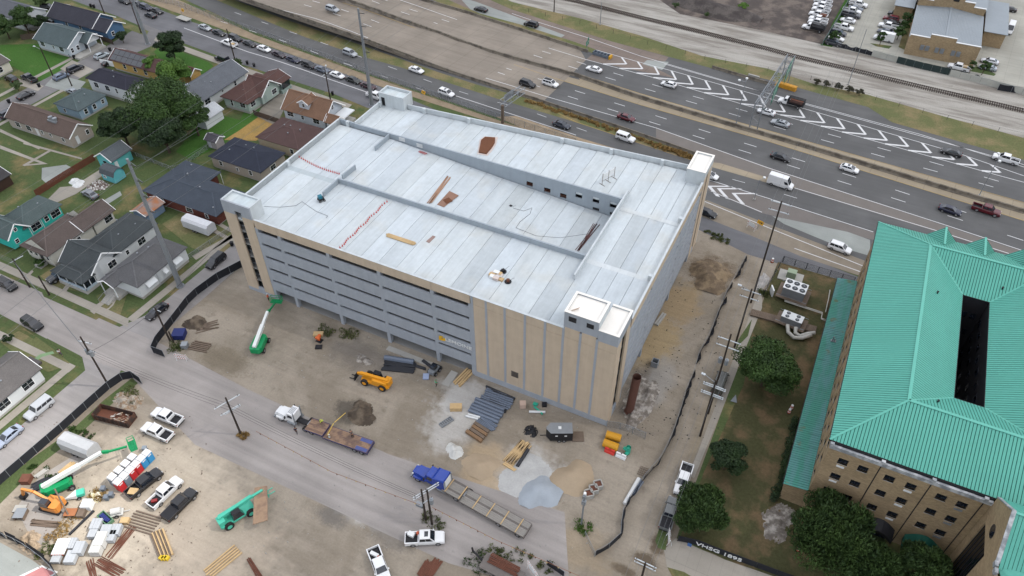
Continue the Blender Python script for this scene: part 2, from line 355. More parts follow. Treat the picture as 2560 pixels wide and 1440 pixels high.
gp('worn_yard',[(405,560),(470,520),(640,600),(580,650),(480,620)],VERGE)
gp('front_yard',[(100,690),(180,640),(230,680),(205,730),(130,718)],VERGE)
gp('front_yard',[(240,740),(330,700),(300,790),(262,775)],VERGE)
gp('front_yard',[(0,855),(60,820),(130,870),(180,912),(120,930),(60,900)],VERGE)
for q in ([(105,732),(125,735),(200,770),(248,795),(240,800),(195,780),(110,742)],[(12,808),(22,803),(90,842),(85,848)],[(108,850),(118,846),(202,890),(196,896)]):gp('curb_strip',q,LAWN)
# site edges: grass by the boundary street fence, campus lawn, spur pavements
gp('campus_lawn',[(1700,1345),(1760,1180),(1860,960),(1880,830),(1912,740),(1945,655),(2130,708),(2100,900),(2000,1250),(2120,1330),(2330,1470),(1960,1470)],CAMPUS)
gp('campus_sidewalk',[(1660,1375),(1690,1345),(1800,1395),(1960,1450),(2000,1480),(1700,1460),(1668,1420)],WALK)
gp('campus_sidewalk',[(1905,730),(1925,690),(1885,760),(1840,880),(1790,1010),(1745,1130),(1720,1190),(1735,1195),(1770,1110),(1815,1000),(1860,880),(1905,770)],WALK)
gp('curb_grass',[(1668,1418),(1710,1430),(1760,1460),(1690,1460)],LAWN)
gp('curb_grass',[(1638,1352),(1650,1315),(1675,1310),(1664,1376),(1645,1370)],LAWN)
gp('curb_grass',[(1845,850),(1880,798),(1870,840),(1840,870)],LAWN)
gp('corner_pavement',[(-20,1345),(80,1400),(150,1450),(-20,1480)],PALECONC)
gp('red_marking',[(38,1445),(105,1413),(146,1430),(100,1460)],PAINTW)
gp('red_fill',[(50,1445),(105,1418),(138,1432),(98,1456)],mat('faded_red_paint',C(190,130,130),0.8,0.15,1))
gp('gravel_yard',[(40,1270),(100,1190),(200,1130),(225,1140),(150,1230),(170,1290),(120,1350),(90,1370)],mat('yard_gravel',C(160,154,148),0.95,0.15,0.5,bump=0.3))
gp('weedy_strip',[(-10,1215),(60,1160),(180,1075),(260,1000),(330,945),(345,958),(280,1010),(200,1085),(90,1170),(0,1260)],LAWN)
# ------------------------------------------------------------------ highway
def deck(x):
    t=min(1,max(0,(-78-x)/60));return 3.2*t*t*(3-2*t)
def GH(px,py):
    z=0.0
    for _ in range(6):z=deck(G(px,py,z).x)
    return G(px,py,z)
gp('highway',[(430,-20),(455,-4),(640,80),(930,187),(1250,296),(1500,385),(1700,458),(1766,500),(1920,560),(2170,655),(2700,860),(2700,440),(2560,400),(2230,306),(2170,268),(1920,199),(1780,171),(1530,104),(1280,24),(1180,-20)],ASPH)
gp('ramp_concrete',[(1100,-30),(1180,-20),(1280,24),(1530,104),(1672,143),(1640,178),(1560,160),(1490,128),(1440,106),(1300,62),(1200,35),(1060,-15)],BROWNRD)
gp('ramp_patch',[(1145,-10),(1200,8),(1412,88),(1400,96),(1280,62),(1180,28)],PALECONC)
gp('ramp_patch',[(1618,150),(1672,155),(1655,175),(1606,160)],PALECONC)
gp('gore_concrete',[(1490,128),(1560,148),(1650,176),(1690,196),(1560,170),(1465,149)],BROWNRD)
gp('verge',[(1035,-20),(1150,29),(1300,73),(1440,118),(1482,133),(1500,128),(1440,106),(1300,61),(1200,34),(1075,-20)],VERGE)
gp('verge',[(520,-10),(540,0),(640,42),(760,92),(900,140),(1000,168),(1240,246),(1420,300),(1640,370),(1750,405),(1745,392),(1655,359),(1540,319),(1312,244),(1200,214),(1100,182),(900,112),(700,44),(560,-10)],VERGE)
gp('verge',[(1240,292),(1290,290),(1450,345),(1560,378),(1500,388),(1350,340)],mat('sandy_verge',C(160,142,118),0.95,0.3,0.5))
gp('fence_strip',[(430,-8),(640,88),(930,192),(1250,302),(1400,350),(1390,356),(1240,310),(920,206),(630,100),(340,-5)],mat('sandy_strip',C(150,134,112),0.95,0.3,0.4))
gp('verge',[(1180,-20),(1280,24),(1530,104),(1780,171),(1920,199),(2170,268),(2230,306),(2560,400),(2700,440),(2700,380),(2560,345),(2345,287),(2170,237),(2035,210),(1920,172),(1755,140),(1605,90),(1455,47),(1280,5),(1230,-20)],VERGE)
gp('rail_yard',[(1230,-20),(1280,5),(1455,47),(1605,90),(1755,140),(1920,172),(2035,210),(2170,237),(2345,287),(2560,345),(2700,380),(2700,250),(2560,218),(2380,192),(2230,152),(2060,112),(1900,75),(1700,35),(1620,-20)],GRAVEL)
gp('dark_lot',[(1620,-20),(1700,35),(1900,75),(2060,112),(2060,105),(2130,-20)],mat('muddy_lot',C(86,78,74),0.95,0.3,0.2,two=C(112,102,94)))
gp('lot_grass',[(2050,112),(2065,104),(2080,60),(2120,-15),(2132,-15),(2098,70),(2080,118)],RICH)
gp('parking_lot',[(2076,116),(2230,152),(2380,192),(2560,218),(2700,250),(2700,-60),(2128,-60),(2100,70)],LOT)
gp('planting_strip',[(2175,108),(2230,115),(2222,122),(2190,116)],LAWN)
gp('planting_strip',[(2262,125),(2280,60),(2310,-10),(2285,-10),(2262,70),(2246,118)],VERGE)
gp('planting_strip',[(2425,178),(2440,165),(2490,185),(2485,190)],LAWN)
gp('frontage_apron',[(1930,540),(2120,580),(2175,600),(2175,640),(2100,618),(1960,560)],PALECONC)
gp('ramp_shoulder',[(1720,348),(1920,418),(2560,630),(2560,648),(2335,577),(1986,471),(1700,385),(1640,365),(1640,320)],mat('grey_shoulder',C(122,116,111),0.9,0.1,0.4))
gp('gore_shoulder',[(1770,452),(1920,498),(2185,582),(2185,600),(1905,533),(1770,476)],mat('grey_gore',C(120,114,110),0.9,0.1,0.4))
gp('median_shoulder',[(1400,200),(1600,262),(1925,355),(2560,552),(2700,600),(2700,560),(2560,530),(2440,497),(1840,318),(1600,245),(1450,200),(1420,192)],TANCONC)
gp('median_shoulder',[(1440,184),(1600,234),(1840,304),(2440,474),(2560,508),(2560,530),(2440,497),(1840,318),(1600,245),(1450,200)],TANCONC)
gp('divider_strip',[(1775,405),(1800,408),(1925,446),(1990,468),(1975,474),(1900,452),(1780,418)],TANCONC)
gp('kerb_strip',[(1745,500),(1766,500),(1920,560),(2170,655),(2180,700),(2150,690),(2000,640),(1880,590),(1752,540)],mat('dusty_kerb',C(140,130,116),0.95,0.2,0.5))
# elevated concrete deck as a slab that comes down to the ground
def xz(p):return Vector(p)
sp=[GH(*p) for p in [(520,-32),(612,0),(700,30),(800,64),(900,97),(1000,134),(1100,172),(1200,206),(1290,233),(1360,252)]]
npx=[GH(*p) for p in [(960,-32),(1050,0),(1100,14),(1165,33),(1220,50),(1280,70),(1340,90),(1400,110),(1450,124),(1465,150)]]
b=MB()
for i in range(len(sp)-1):
    a0,a1,c0,c1=sp[i],sp[i+1],npx[i],npx[i+1];up=Vector((0,0,0.034));dn=Vector((0,0,-0.9))
    b.quad(a0+up,a1+up,c1+up,c0+up)
    if max(a0.z,a1.z)>0.9:
        b.quad(a0+up,a0+dn,a1+dn,a1+up);b.quad(c0+up,c1+up,c1+dn,c0+dn);b.quad(a0+dn,c0+dn,c1+dn,a1+dn)
tag(b.build('elevated_roadway',CONCRD),kind='structure')
MK=0.045
def stripes(name,px,m,w=0.15,dash=None,per=12.2,z=MK,ph=0.0):
    pts=[GH(*p) for p in px];b=MB();fine=[]
    for i in range(len(pts)-1):
        n=max(1,int((pts[i+1]-pts[i]).length/6))
        for k in range(n):
            p=pts[i].lerp(pts[i+1],k/n);p.z=deck(p.x);fine.append(p)
    fine.append(pts[-1])
    if dash is None:ribbon(b,fine,-w/2,w/2,z)
    else:
        Lt=sum((fine[i+1]-fine[i]).length for i in range(len(fine)-1));d=ph
        while d+dash<Lt:
            p,q=poly_at(fine,d/Lt),poly_at(fine,(d+dash)/Lt);ribbon(b,[p,q],-w/2,w/2,z);d += per
    return tag(b.build(name,m),kind='structure')
stripes('lane_marking',[(760,12),(1205,167),(1379,228),(1772,351),(2127,462),(2390,546),(2560,602)],PAINTW,0.2,3.2)
stripes('lane_marking',[(781,2),(1224,157),(1400,215),(1782,334),(2134,442),(2410,530),(2560,578)],PAINTW,0.2,3.2)
stripes('lane_marking',[(930,2),(1000,29),(1145,76),(1222,102),(1467,180),(1557,206),(1750,262),(1961,324),(2197,389),(2322,424),(2460,461),(2560,490)],PAINTW,0.2,3.2)
stripes('lane_marking',[(950,-5),(1015,20),(1162,67),(1240,92),(1571,194),(1765,250),(1981,311),(2205,372),(2330,406),(2464,444),(2560,472)],PAINTW,0.2,3.2)
for q in ([(1000,0),(1280,92),(1465,149)],[(640,9),(790,47),(915,93),(1040,137),(1280,215),(1360,240),(1640,320),(1920,420),(2370,565),(2560,628)],
          [(1465,149),(1640,196),(1870,265),(2500,440),(2560,456)],[(1490,125),(1560,145),(1700,183),(1900,240),(2400,385),(2560,440)],
          [(1280,34),(1480,98),(1600,140),(2016,262),(2300,340),(2560,412)],[(1660,160),(1780,195),(1900,228),(2300,336),(2560,418)],
          [(1140,240),(1250,276),(1440,338)],[(1772,450),(1920,496),(2183,580)],[(1777,478),(1905,531)],[(1762,504),(1920,569),(2159,666)],
          [(1986,470),(2335,575),(2522,634)],[(1986,621),(2152,680)],[(460,150-80),(620,130),(800,190),(930,235)]):
    stripes('edge_line',q,PAINTW,0.2)
for q in ([(857,7),(1050,75),(1280,160),(1400,200),(1600,262),(1925,355),(2560,552)],[(1440,183),(1600,234),(1840,304),(2440,473),(2560,507)],[(1320,246),(1440,305),(1640,372),(1740,404)]):
    stripes('edge_line',q,PAINTY,0.14)
stripes('lane_marking',[(540,50),(700,100),(830,148),(1000,205),(1100,240)],PAINTW,0.15,3.0,ph=2)
stripes('lane_marking',[(560,22),(720,78),(860,128),(1010,180),(1200,245),(1300,270),(1500,340)],PAINTW,0.15,3.0,ph=5)
stripes('lane_marking',[(1800,440),(1880,462),(2000,498),(2110,532)],PAINTW,0.15,3.0,ph=3)
gN=[G(*p) for p in [(1490,125),(1560,145),(1700,183),(1900,240),(2400,385),(2560,440)]];gS=[G(*p) for p in [(1465,149),(1640,196),(1870,265),(2500,440),(2560,456)]]
def y_on(pl,x):
    for i in range(len(pl)-1):
        if pl[i].x <= x <= pl[i+1].x:return lerp(pl[i].y,pl[i+1].y,(x-pl[i].x)/(pl[i+1].x-pl[i].x))
    return pl[-1].y if x>pl[-1].x else pl[0].y
for k,(ax,ay) in enumerate([(1566,160),(1606,172),(1647,186),(1690,199),(1732,211),(1776,224),(1821,237),(1866,251),(1913,266),(1962,280),(2011,294),(2061,307),(2111,322),(2164,336),(2217,351),(2270,366),(2327,382),(2385,399),(2442,414),(2500,431)]):
    A=G(ax,ay);w=y_on(gN,A.x)-y_on(gS,A.x);q=max(0.25,w/7.0);b=MB()
    T=Vector((A.x-1.2-1.6*q,y_on(gN,A.x-1.2-1.6*q),0));B_=Vector((A.x-1.2-5.2*q,y_on(gS,A.x-1.2-5.2*q),0));t=Vector((0.62+0.3*(1-q),0,0));up=Vector((0,0,MK))
    b.quad(T-t*0.5+up,A-t*0.5+up,A+t*0.5+up,T+t*0.5+up);e=(A-B_).normalized();e=Vector((-e.y,e.x,0))*0.3;b.quad(A-e+up*1.02,A+e+up*1.02,B_+e+up*1.02,B_-e+up*1.02)
    tag(b.build('chevron_marking',PAINTW),kind='structure')
for ax,ay in ((1797,472),(1834,484),(1773,466)):
    A=G(ax,ay);b=MB();up=Vector((0,0,MK));t=Vector((0.5,0,0));T=A+Vector((4.6,2.2,0));B_=A+Vector((2.9,-3.0,0))
    b.quad(A-t+up,A+t+up,T+t+up,T-t+up);b.quad(B_-t+up,B_+t+up,A+t+up,A-t+up);tag(b.build('chevron_marking',PAINTW),kind='structure')
# barriers and parapets
CBAR=mat('stained_barrier_concrete',C(136,128,116),0.95,0.3,0.5,two=C(96,90,82))
def barrier(label,px,h=0.85,w=0.35,m=CBAR,name='concrete_barrier',seg=6.0,cat='barrier',posts=None):
    pts=[GH(*p) for p in px];t=thing(name,label,cat,pts[0],0);Lt=sum((pts[i+1]-pts[i]).length for i in range(len(pts)-1));n=max(1,int(Lt/seg))
    for k in range(n):
        p,q=poly_at(pts,k/n),poly_at(pts,(k+1)/n);p.z=deck(p.x);q.z=deck(q.x);q=p.lerp(q,0.996);b=MB();d=(q-p).normalized();s=Vector((-d.y,d.x,0))
        o=pts[0];f=lambda r,sw,z:r-o+s*sw+Vector((0,0,z))
        pr=[(-w,0.0),(w,0.0),(w,0.08),(w*0.55,0.3),(w*0.4,h),(-w*0.4,h),(-w*0.55,0.3),(-w,0.08)]
        b.loft([[f(p,a,z+0.02) for a,z in pr],[f(q,a,z+0.02) for a,z in pr]]);b.build('barrier_segment',m,t)
    return t
barrier('long concrete median barrier between the two directions of the highway',[(830,-8),(857,0),(990,47),(1090,82),(1280,147),(1440,190),(1600,246),(1700,276),(1840,318),(2000,364),(2440,497),(2560,532)],0.95,0.5)
barrier('concrete parapet along the near edge of the elevated highway deck',[(560,-20),(612,0),(700,30),(800,64),(900,97),(1000,134),(1100,172),(1200,206),(1312,242),(1540,318),(1655,358),(1740,388)],0.85,0.3)
barrier('concrete parapet on the far edge of the highway beside the grass strip',[(1010,-16),(1050,0),(1165,32),(1280,69),(1470,131)],0.85,0.3)
barrier('short concrete barrier beside the ramp left of the overhead sign gantry',[(1780,170),(1840,188),(1930,214)],0.8,0.3)
for k,(px,py) in enumerate([(520,-14),(643,12),(775,60)]):
    p=G(px,py);p.y += 1.0;b=MB();b.box(-0.6,-0.6,0,0.6,0.6,2.4);b.box(-0.8,-2.0,2.2,0.8,2.0,2.5)
    o=b.build('bridge_pier',CONC,None,(p.x,p.y+0.8,0));tag(o,('square concrete pier under the elevated highway deck, farther left one at the picture top','square concrete pier under the elevated highway deck, left of the silver lamp pole')[k>1] if k else 'square concrete pier of the highway deck just beyond the picture edge','pier','piers under the highway deck')
# clouds: a thin overcast deck high above everything, with one opening to the sun
def cloudmat(name,op,lum):
    t=NT(name);p=t.pos();a=t.noise(p,0.006,5,0.6);x=t.xyz(p)
    hx,hy=-66+300*SUN_DIR.x/SUN_DIR.z,-56+300*SUN_DIR.y/SUN_DIR.z
    u=t.math('DIVIDE',t.math('SUBTRACT',x[0],hx),1.25);w=t.math('SUBTRACT',x[1],hy)
    s=t.math('ADD',t.math('SQRT',t.math('ADD',t.math('MULTIPLY',u,u),t.math('MULTIPLY',w,w))),t.math('MULTIPLY',t.math('SUBTRACT',a,0.5),8))
    f=t.math('MULTIPLY',t.ramp(s,14,44,0,1),op)
    tr=t.n.new('ShaderNodeBsdfTransparent');tl=t.n.new('ShaderNodeBsdfTranslucent');tl.inputs[0].default_value=(*lum,1);mx=t.n.new('ShaderNodeMixShader')
    t.put(mx.inputs[0],f);t.l.new(tr.outputs[0],mx.inputs[1]);t.l.new(tl.outputs[0],mx.inputs[2]);t.l.new(mx.outputs[0],t.n['Material Output'].inputs['Surface']);return t.m
def cloud():
    n=48;R=1500;vs=[];fs=[];rg=np.random.default_rng(3);ph=rg.uniform(0,6.28,6)
    def hgt(x,y):return sum(math.sin(x*k*0.004+ph[i])*math.cos(y*k*0.005+ph[-i-1])/k for i,k in enumerate((1,2,3)))
    for lay in (0,1):
        for i in range(n+1):
            for j in range(n+1):
                x,y=-R+2*R*i/n+150,-R+2*R*j/n+60;e=max(abs(i-n/2),abs(j-n/2))/(n/2);h=hgt(x,y)
                vs.append((x,y,330+6*h if lay == 0 else 332+(60+18*h)*(1-e**6)))
    N=(n+1)**2
    for lay in (0,1):
        for i in range(n):
            for j in range(n):
                a=lay*N+i*(n+1)+j;q=(a,a+n+1,a+n+2,a+1);fs.append(q if lay else q[::-1])
    b=MB();b.v=vs;b.f=fs;b.m=[0]*(n*n)+[1]*(n*n)
    tag(b.build('cloud_layer',[cloudmat('cloud_base',0.86,(0.90,0.93,0.97)),cloudmat('cloud_top',0.10,(0.95,0.95,0.95))],smooth=True),kind='structure')
cloud()
# ------------------------------------------------------------------ parking garage
def deckmat():
    t=NT('deck_concrete');p=t.pos();a=t.noise(t.map(p,(0.5,0.10,1)),1.0,5,0.65,0.4);b=t.noise(p,1.4,5,0.65);c=t.noise(t.map(p,(2.5,0.12,1)),1.0,3)
    sw=t.noise(p,0.22,4,0.6,2.5);d=t.noise(p,0.16,3,0.5)
    v=t.math('ADD',1.0,t.math('ADD',t.math('MULTIPLY',t.math('SUBTRACT',a,0.5),0.38),t.math('MULTIPLY',t.math('SUBTRACT',b,0.5),0.22)))
    v=t.math('ADD',v,t.math('ADD',t.math('MULTIPLY',t.math('SUBTRACT',c,0.5),0.20),t.math('MULTIPLY',t.math('SUBTRACT',sw,0.5),0.18)))
    col=t.mix(t.ramp(d,0.52,0.72,0,0.55),t.oinfo(),C(202,204,200));return t.fin(t.hsv(col,v),0.85,0,0.2)
DECK=deckmat()
def wallconc(name,rgb,streak=0.16):
    t=NT(name);p=t.pos();a=t.noise(t.map(p,(1.2,1.2,0.12)),1.0,4,0.6);b=t.noise(p,0.5,5,0.6);c=t.noise(p,9,2)
    v=t.math('ADD',1.0,t.math('ADD',t.math('MULTIPLY',t.math('SUBTRACT',a,0.5),streak*1.6),t.math('ADD',t.math('MULTIPLY',t.math('SUBTRACT',b,0.5),streak*1.6),t.math('MULTIPLY',t.math('SUBTRACT',c,0.5),0.1))))
    return t.fin(t.hsv(rgb,v),0.85,0,0.2)
GREYW=wallconc('grey_painted_precast',C(172,178,186));PALEW=wallconc('pale_precast',C(206,213,216),0.2);TANW=wallconc('tan_stucco',C(208,190,168),0.16)
INNERW=wallconc('grey_precast',C(166,176,184),0.14);MEMB=wallconc('white_roof_membrane',C(244,240,232,0.78),0.03)
INTER=mat('slab_concrete',C(150,150,148),0.9,0.1,0.3)  # mid-grey concrete of the floor slabs
GA=thing('parking_garage','large new precast concrete parking garage with pale open roof deck and tan end panels','parking garage',(0,0,0))
def part(b,name,m,parent=GA,color=None):return b.build(name,m,parent,color=color)
def bx(name,m,*a,parent=GA,color=None):
    b=MB();b.box(*a);return part(b,name,m,parent,color)
ZD=18.9
# floors
FP=[(-76.2,0.4),(-0.4,0.4),(-0.4,50.6),(-72.3,45.2),(-72.3,35.4),(-76.2,35.4)]
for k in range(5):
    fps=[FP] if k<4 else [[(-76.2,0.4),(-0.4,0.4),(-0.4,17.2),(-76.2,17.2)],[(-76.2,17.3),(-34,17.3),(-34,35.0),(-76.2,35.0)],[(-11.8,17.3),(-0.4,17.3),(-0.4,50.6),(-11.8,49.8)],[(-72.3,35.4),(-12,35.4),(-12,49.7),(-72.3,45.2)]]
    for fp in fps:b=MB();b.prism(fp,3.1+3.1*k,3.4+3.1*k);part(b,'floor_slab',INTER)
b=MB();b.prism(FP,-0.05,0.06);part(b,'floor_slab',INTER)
# deck panels, one precast tee each
def ramp_z(x):return lerp(ZD,15.4,min(1,max(0,(x+62.5)/48.0)))
rg=random.Random(5)
def tone(dark=0.0):
    k=rg.choice((0.86,0.96,0.98,1.0,1.02,1.05))-dark;c=C(204,212,216);w=rg.uniform(-0.02,0.03);return (min(1,c[0]*k+w*0.4),min(1,c[1]*k+w*0.3),min(1,c[2]*k))
xs=[-76.0+3.5556*i for i in range(19)]+[-9.07,-6.15,-3.23,-0.3];xs[18]=-12.0
def slab(x0,x1,y0,y1,f=lambda x:ZD,th=0.35,dark=0.0):
    g=0.03;b=MB();z0,z1=f(x0),f(x1)
    b.add([(x0+g,y0+g,z0-th),(x1-g,y0+g,z1-th),(x1-g,y1-g,z1-th),(x0+g,y1-g,z0-th),(x0+g,y0+g,z0),(x1-g,y0+g,z1),(x1-g,y1-g,z1),(x0+g,y1-g,z0)],
          [(3,2,1,0),(4,5,6,7),(0,1,5,4),(1,2,6,5),(2,3,7,6),(3,0,4,7)]);return part(b,'deck_panel',DECK,color=tone(dark))
def yback(x):return 46.2+(x+72.4)*(4.8/69.5)
for i in range(22):
    x0,x1=xs[i],xs[i+1];mx=(x0+x1)/2
    slab(x0,x1,0.3,17.3)
    if mx>-12.2:slab(x0,x1,17.3,33.0);slab(x0,x1,33.0,yback(x0))
    else:
        slab(x0,x1,17.4,34.9,ramp_z if mx>-63 else (lambda x:ZD))
        if mx>-72.4:slab(max(x0,-72.2),x1,35.4,yback(max(x0,-72.2)))
b=MB();b.box(-76.1,0.35,ZD-0.7,-0.35,17.2,ZD-0.36);b.box(-12.0,17.2,ZD-0.7,-0.35,46.0,ZD-0.36);b.box(-72.1,35.5,ZD-0.7,-12,45.5,ZD-0.36);b.box(-76.1,17.2,ZD-0.7,-63.2,34.8,ZD-0.36)
b.add([(-62.9,17.5,ZD-0.72),(-13,17.5,14.7),(-13,34.8,14.7),(-62.9,34.8,ZD-0.72)],[(0,1,2,3)]);part(b,'deck_topping',INTER)
for q in ((-76.0,16.6,-63.4,17.9),(-12.0,16.8,-0.4,17.9),(-12.0,33.2,-0.4,34.2)):
    b=MB();b.quad((q[0],q[1],ZD+0.012),(q[2],q[1],ZD+0.012),(q[2],q[3],ZD+0.012),(q[0],q[3],ZD+0.012));part(b,'pour_strip',DECK,color=C(184,194,198) if q[0]<-20 else C(212,218,220))
# facades: spandrel rows between columns
ROWS=[(2.6,4.85),(5.5,7.85),(8.6,10.95),(11.65,14.05),(14.75,17.1)]
def facade(axis,c,cuts,out,rows=ROWS,topm=TANW,top=True,colm=GREYW):
    """axis 0: wall along x at y=c, axis 1: wall along y at x=c; out is the outward sign"""
    def P(a0,a1,d0,d1,z0,z1):
        lo,hi=sorted((c+out*d0,c+out*d1));return (a0,lo,z0,a1,hi,z1) if axis == 0 else (lo,a0,z0,hi,a1,z1)
    for i in range(len(cuts)-1):
        a0,a1=cuts[i]+0.3,cuts[i+1]-0.3
        for z0,z1 in rows:bx('spandrel_panel',GREYW,*P(a0,a1,-0.3,0.0,z0,z1))
        if top:bx('parapet_panel',topm,*P(cuts[i]-0.0+0.02,cuts[i+1]-0.02,-0.3,0.03,18.1,20.0));bx('coping',PALEW,*P(cuts[i]+0.02,cuts[i+1]-0.02,-0.32,0.05,20.0,20.06))
    for a in cuts:bx('column',colm,*P(a-0.34,a+0.34,-0.75,-0.02,-0.02,18.1))
facade(0,0.0,[-69.75,-64.6,-53.95,-43.3,-32.75,-25.45],-1)
facade(1,0.0,[6.4,17.5,33.8,46.7],1)
facade(1,-76.35,[3.6,12,23,35.2],-1,topm=PALEW)
# front tan end: panels between grey ribs
rx=[-25.2,-22.5,-19.1,-15.5,-12.0,-8.9,-6.05,-3.3,0.0]
for i in range(8):
    x0,x1=rx[i]+(0.2 if i else 0.35),rx[i+1]-(0.2 if i<7 else 0.0)
    zt=18.12;bx('wall_panel',TANW,x0,0.0,1.35,x1,0.3,9.55);bx('wall_panel',TANW,x0,-0.012,9.58,x1,0.3,18.08)
    hi=19.98 if i<5 else (20.4 if i<7 else 19.8)
    bx('wall_panel',TANW,x0,0.0,18.13,x1,0.3,hi)
for i in range(9):
    w=0.2;x0,x1=(rx[i]-w,rx[i]+w) if 0<i<8 else ((rx[i]-0.1,rx[i]+0.35) if i == 0 else (rx[i]-0.005,rx[i]))
    if i<8:bx('wall_rib',GREYW,x0,-0.05,1.35,x1,0.3,19.98)
bx('base_course',GREYW,-25.3,-0.06,-0.1,0.02,0.3,1.34)
bx('coping',PALEW,-25.42,-0.08,20.0,-8.9,0.34,20.07)
b=MB();b.box(-17.95,-0.06,3.75,-16.6,0.2,5.15);v=part(b,'vent',mat('vent_grey',C(126,116,108),0.7))
for k in range(8):
    Q('vent_slat',DARK,v,-17.9,-0.09,3.82+k*0.165,-16.65,-0.05,3.86+k*0.165)
bx('back_wall',GREYW,-25.2,0.32,0.0,-24.9,17.0,18.4)
# corner towers
def stairs(parent,x0,x1,y0,y1,axis,zs):
    """switch-back flights inside a slot"""
    for k in range(len(zs)-1):
        for h in (0,1):
            za,zb=lerp(zs[k],zs[k+1],h/2),lerp(zs[k],zs[k+1],(h+1)/2);b=MB()
            A=((x0,(y0+y1)/2,za),(x1,(y0+y1)/2,zb)) if axis == 0 else (((x0+x1)/2,y0,za),((x0+x1)/2,y1,zb))
            if h:A=((A[1][0],A[1][1],za),(A[0][0],A[0][1],zb))
            b.bar(A[0],A[1],1.2,0.18);st=part(b,'stair_flight',GREYW,parent)
            b=MB();b.bar((A[0][0],A[0][1]-(0.6 if axis == 0 else 0),A[0][2]+0.9),(A[1][0],A[1][1]-(0.6 if axis == 0 else 0),A[1][2]+0.9),0.05,0.05);b.build('handrail',METAL,st)
T1=bx('stair_tower',TANW,-76.7,0.0,0.9,-74.0,0.3,19.75)
def tw(name,m,*a):return bx(name,m,*a,parent=T1)
tw('tower_panel',TANW,-72.5,0.0,0.9,-70.15,0.3,19.75);tw('tower_panel',GREYW,-76.7,0.0,19.76,-74.0,0.3,22.4);tw('tower_panel',GREYW,-72.5,0.0,19.76,-70.15,0.3,22.4)
tw('tower_head',GREYW,-74.0,0.0,20.65,-72.5,0.3,22.4);tw('tower_base',GREYW,-76.72,-0.02,-0.1,-74.0,0.3,0.9);tw('tower_base',GREYW,-72.5,-0.02,-0.1,-70.15,0.3,0.9);tw('tower_sill',GREYW,-74.0,0.0,-0.1,-72.5,0.3,1.6)
tw('side_wall',PALEW,-70.45,0.3,0,-70.15,3.3,22.4);tw('side_wall',PALEW,-76.7,0.3,0,-76.4,3.3,22.4);tw('back_wall',PALEW,-76.4,3.0,0,-70.45,3.3,22.4);tw('tower_roof',DECK,-76.4,0.3,21.8,-70.45,3.0,22.05).color=(*C(206,218,222),1)
stairs(GA,-75.8,-71.0,0.9,2.4,0,[0.1,3.4,6.5,9.6,12.7,15.8,18.9])
# front right tower
T2=bx('stair_tower',GREYW,-8.9,-0.03,20.41,-3.3,0.3,23.7)
def tw2(name,m,*a):return bx(name,m,*a,parent=T2)
tw2('tower_wall',GREYW,-8.9,4.5,ZD,-3.3,4.8,23.7);tw2('tower_wall',PALEW,-8.9,0.3,ZD,-8.6,4.5,23.7);tw2('tower_wall',PALEW,-3.6,0.3,ZD,-3.3,4.5,23.7);tw2('tower_roof',MEMB,-8.6,0.3,23.2,-3.6,4.5,23.45)
for q in ((-8.95,-0.08,-3.25,0.34),(-8.95,4.46,-3.25,4.85),(-8.95,0.34,-8.56,4.46),(-3.64,0.34,-3.25,4.46)):tw2('coping',MEMB,q[0],q[1],23.7,q[2],q[3],23.78)
tw2('tower_wall',GREYW,-3.28,-0.03,19.82,0.0,0.3,22.1);tw2('tower_wall',PALEW,-3.3,5.9,ZD,0.0,6.2,22.1);tw2('tower_roof',MEMB,-3.28,0.3,21.6,-0.3,5.9,21.85)
for q in ((-3.24,-0.08,0.06,0.34),(-3.24,5.86,0.06,6.25),(-0.34,0.34,0.06,5.86)):tw2('coping',MEMB,q[0],q[1],22.1,q[2],q[3],22.18)
for x0,x1,z0,z1 in ((-8.15,-6.9,22.0,23.0),(-5.2,-4.05,21.95,22.85)):
    v=tw2('vent',mat('dark_louvre',C(72,70,70),0.6),x0,-0.08,z0,x1,0.1,z1)
    for k in range(6):
        b=MB();b.box(x0+0.03,-0.12,z0+0.06+k*(z1-z0)/6.2,x1-0.03,-0.07,z0+0.1+k*(z1-z0)/6.2);b.build('vent_slat',DARK,v)
for y0,y1,z0,z1,m in ((0.3,2.1,0,19.8,TANW),(0.3,6.2,19.85,22.1,GREYW),(4.3,6.2,0,19.8,TANW),(2.1,4.3,0,1.4,GREYW)):tw2('side_wall',m,-0.3,y0,z0,0.0,y1,z1)
stairs(GA,-2.6,-0.7,1.0,5.6,1,[0.1,3.4,6.5,9.6,12.7,15.8,18.9])
b=MB();b.box(-4.0,0.35,0,-3.7,6.0,18.5);part(b,'stair_core_wall',GREYW)
b=MB();b.poly([(-8.2,0.6,23.46),(-7.3,1.6,23.46),(-7.0,1.7,23.9),(-7.9,0.7,23.8)]);T2c=b.build('loose_membrane',mat('tan_membrane_edge',C(206,176,150)),T2)
# rear right tower
T3=bx('stair_tower',PALEW,-3.6,47.0,ZD,-0.0,47.3,22.0)
def tw3(name,m,*a):return bx(name,m,*a,parent=T3)
tw3('tower_wall',PALEW,-3.6,53.3,0,0.0,53.6,22.0);tw3('tower_wall',PALEW,-3.6,47.3,0,-3.3,53.3,22.0);tw3('tower_roof',MEMB,-3.3,47.3,21.5,-0.3,53.3,21.75)
for y0,y1,z0,z1,m in ((47.3,49.0,0,20.3,TANW),(50.3,53.3,0,20.3,TANW),(47.3,53.3,20.35,22.0,PALEW),(49.0,50.3,0,1.2,GREYW)):tw3('side_wall',m,-0.3,y0,z0,0.0,y1,z1)
for q in ((-3.65,46.95,0.05,47.34),(-3.65,53.26,0.05,53.65),(-3.65,47.34,-3.26,53.26),(-0.34,47.34,0.05,53.26)):tw3('coping',MEMB,q[0],q[1],22.0,q[2],q[3],22.08)
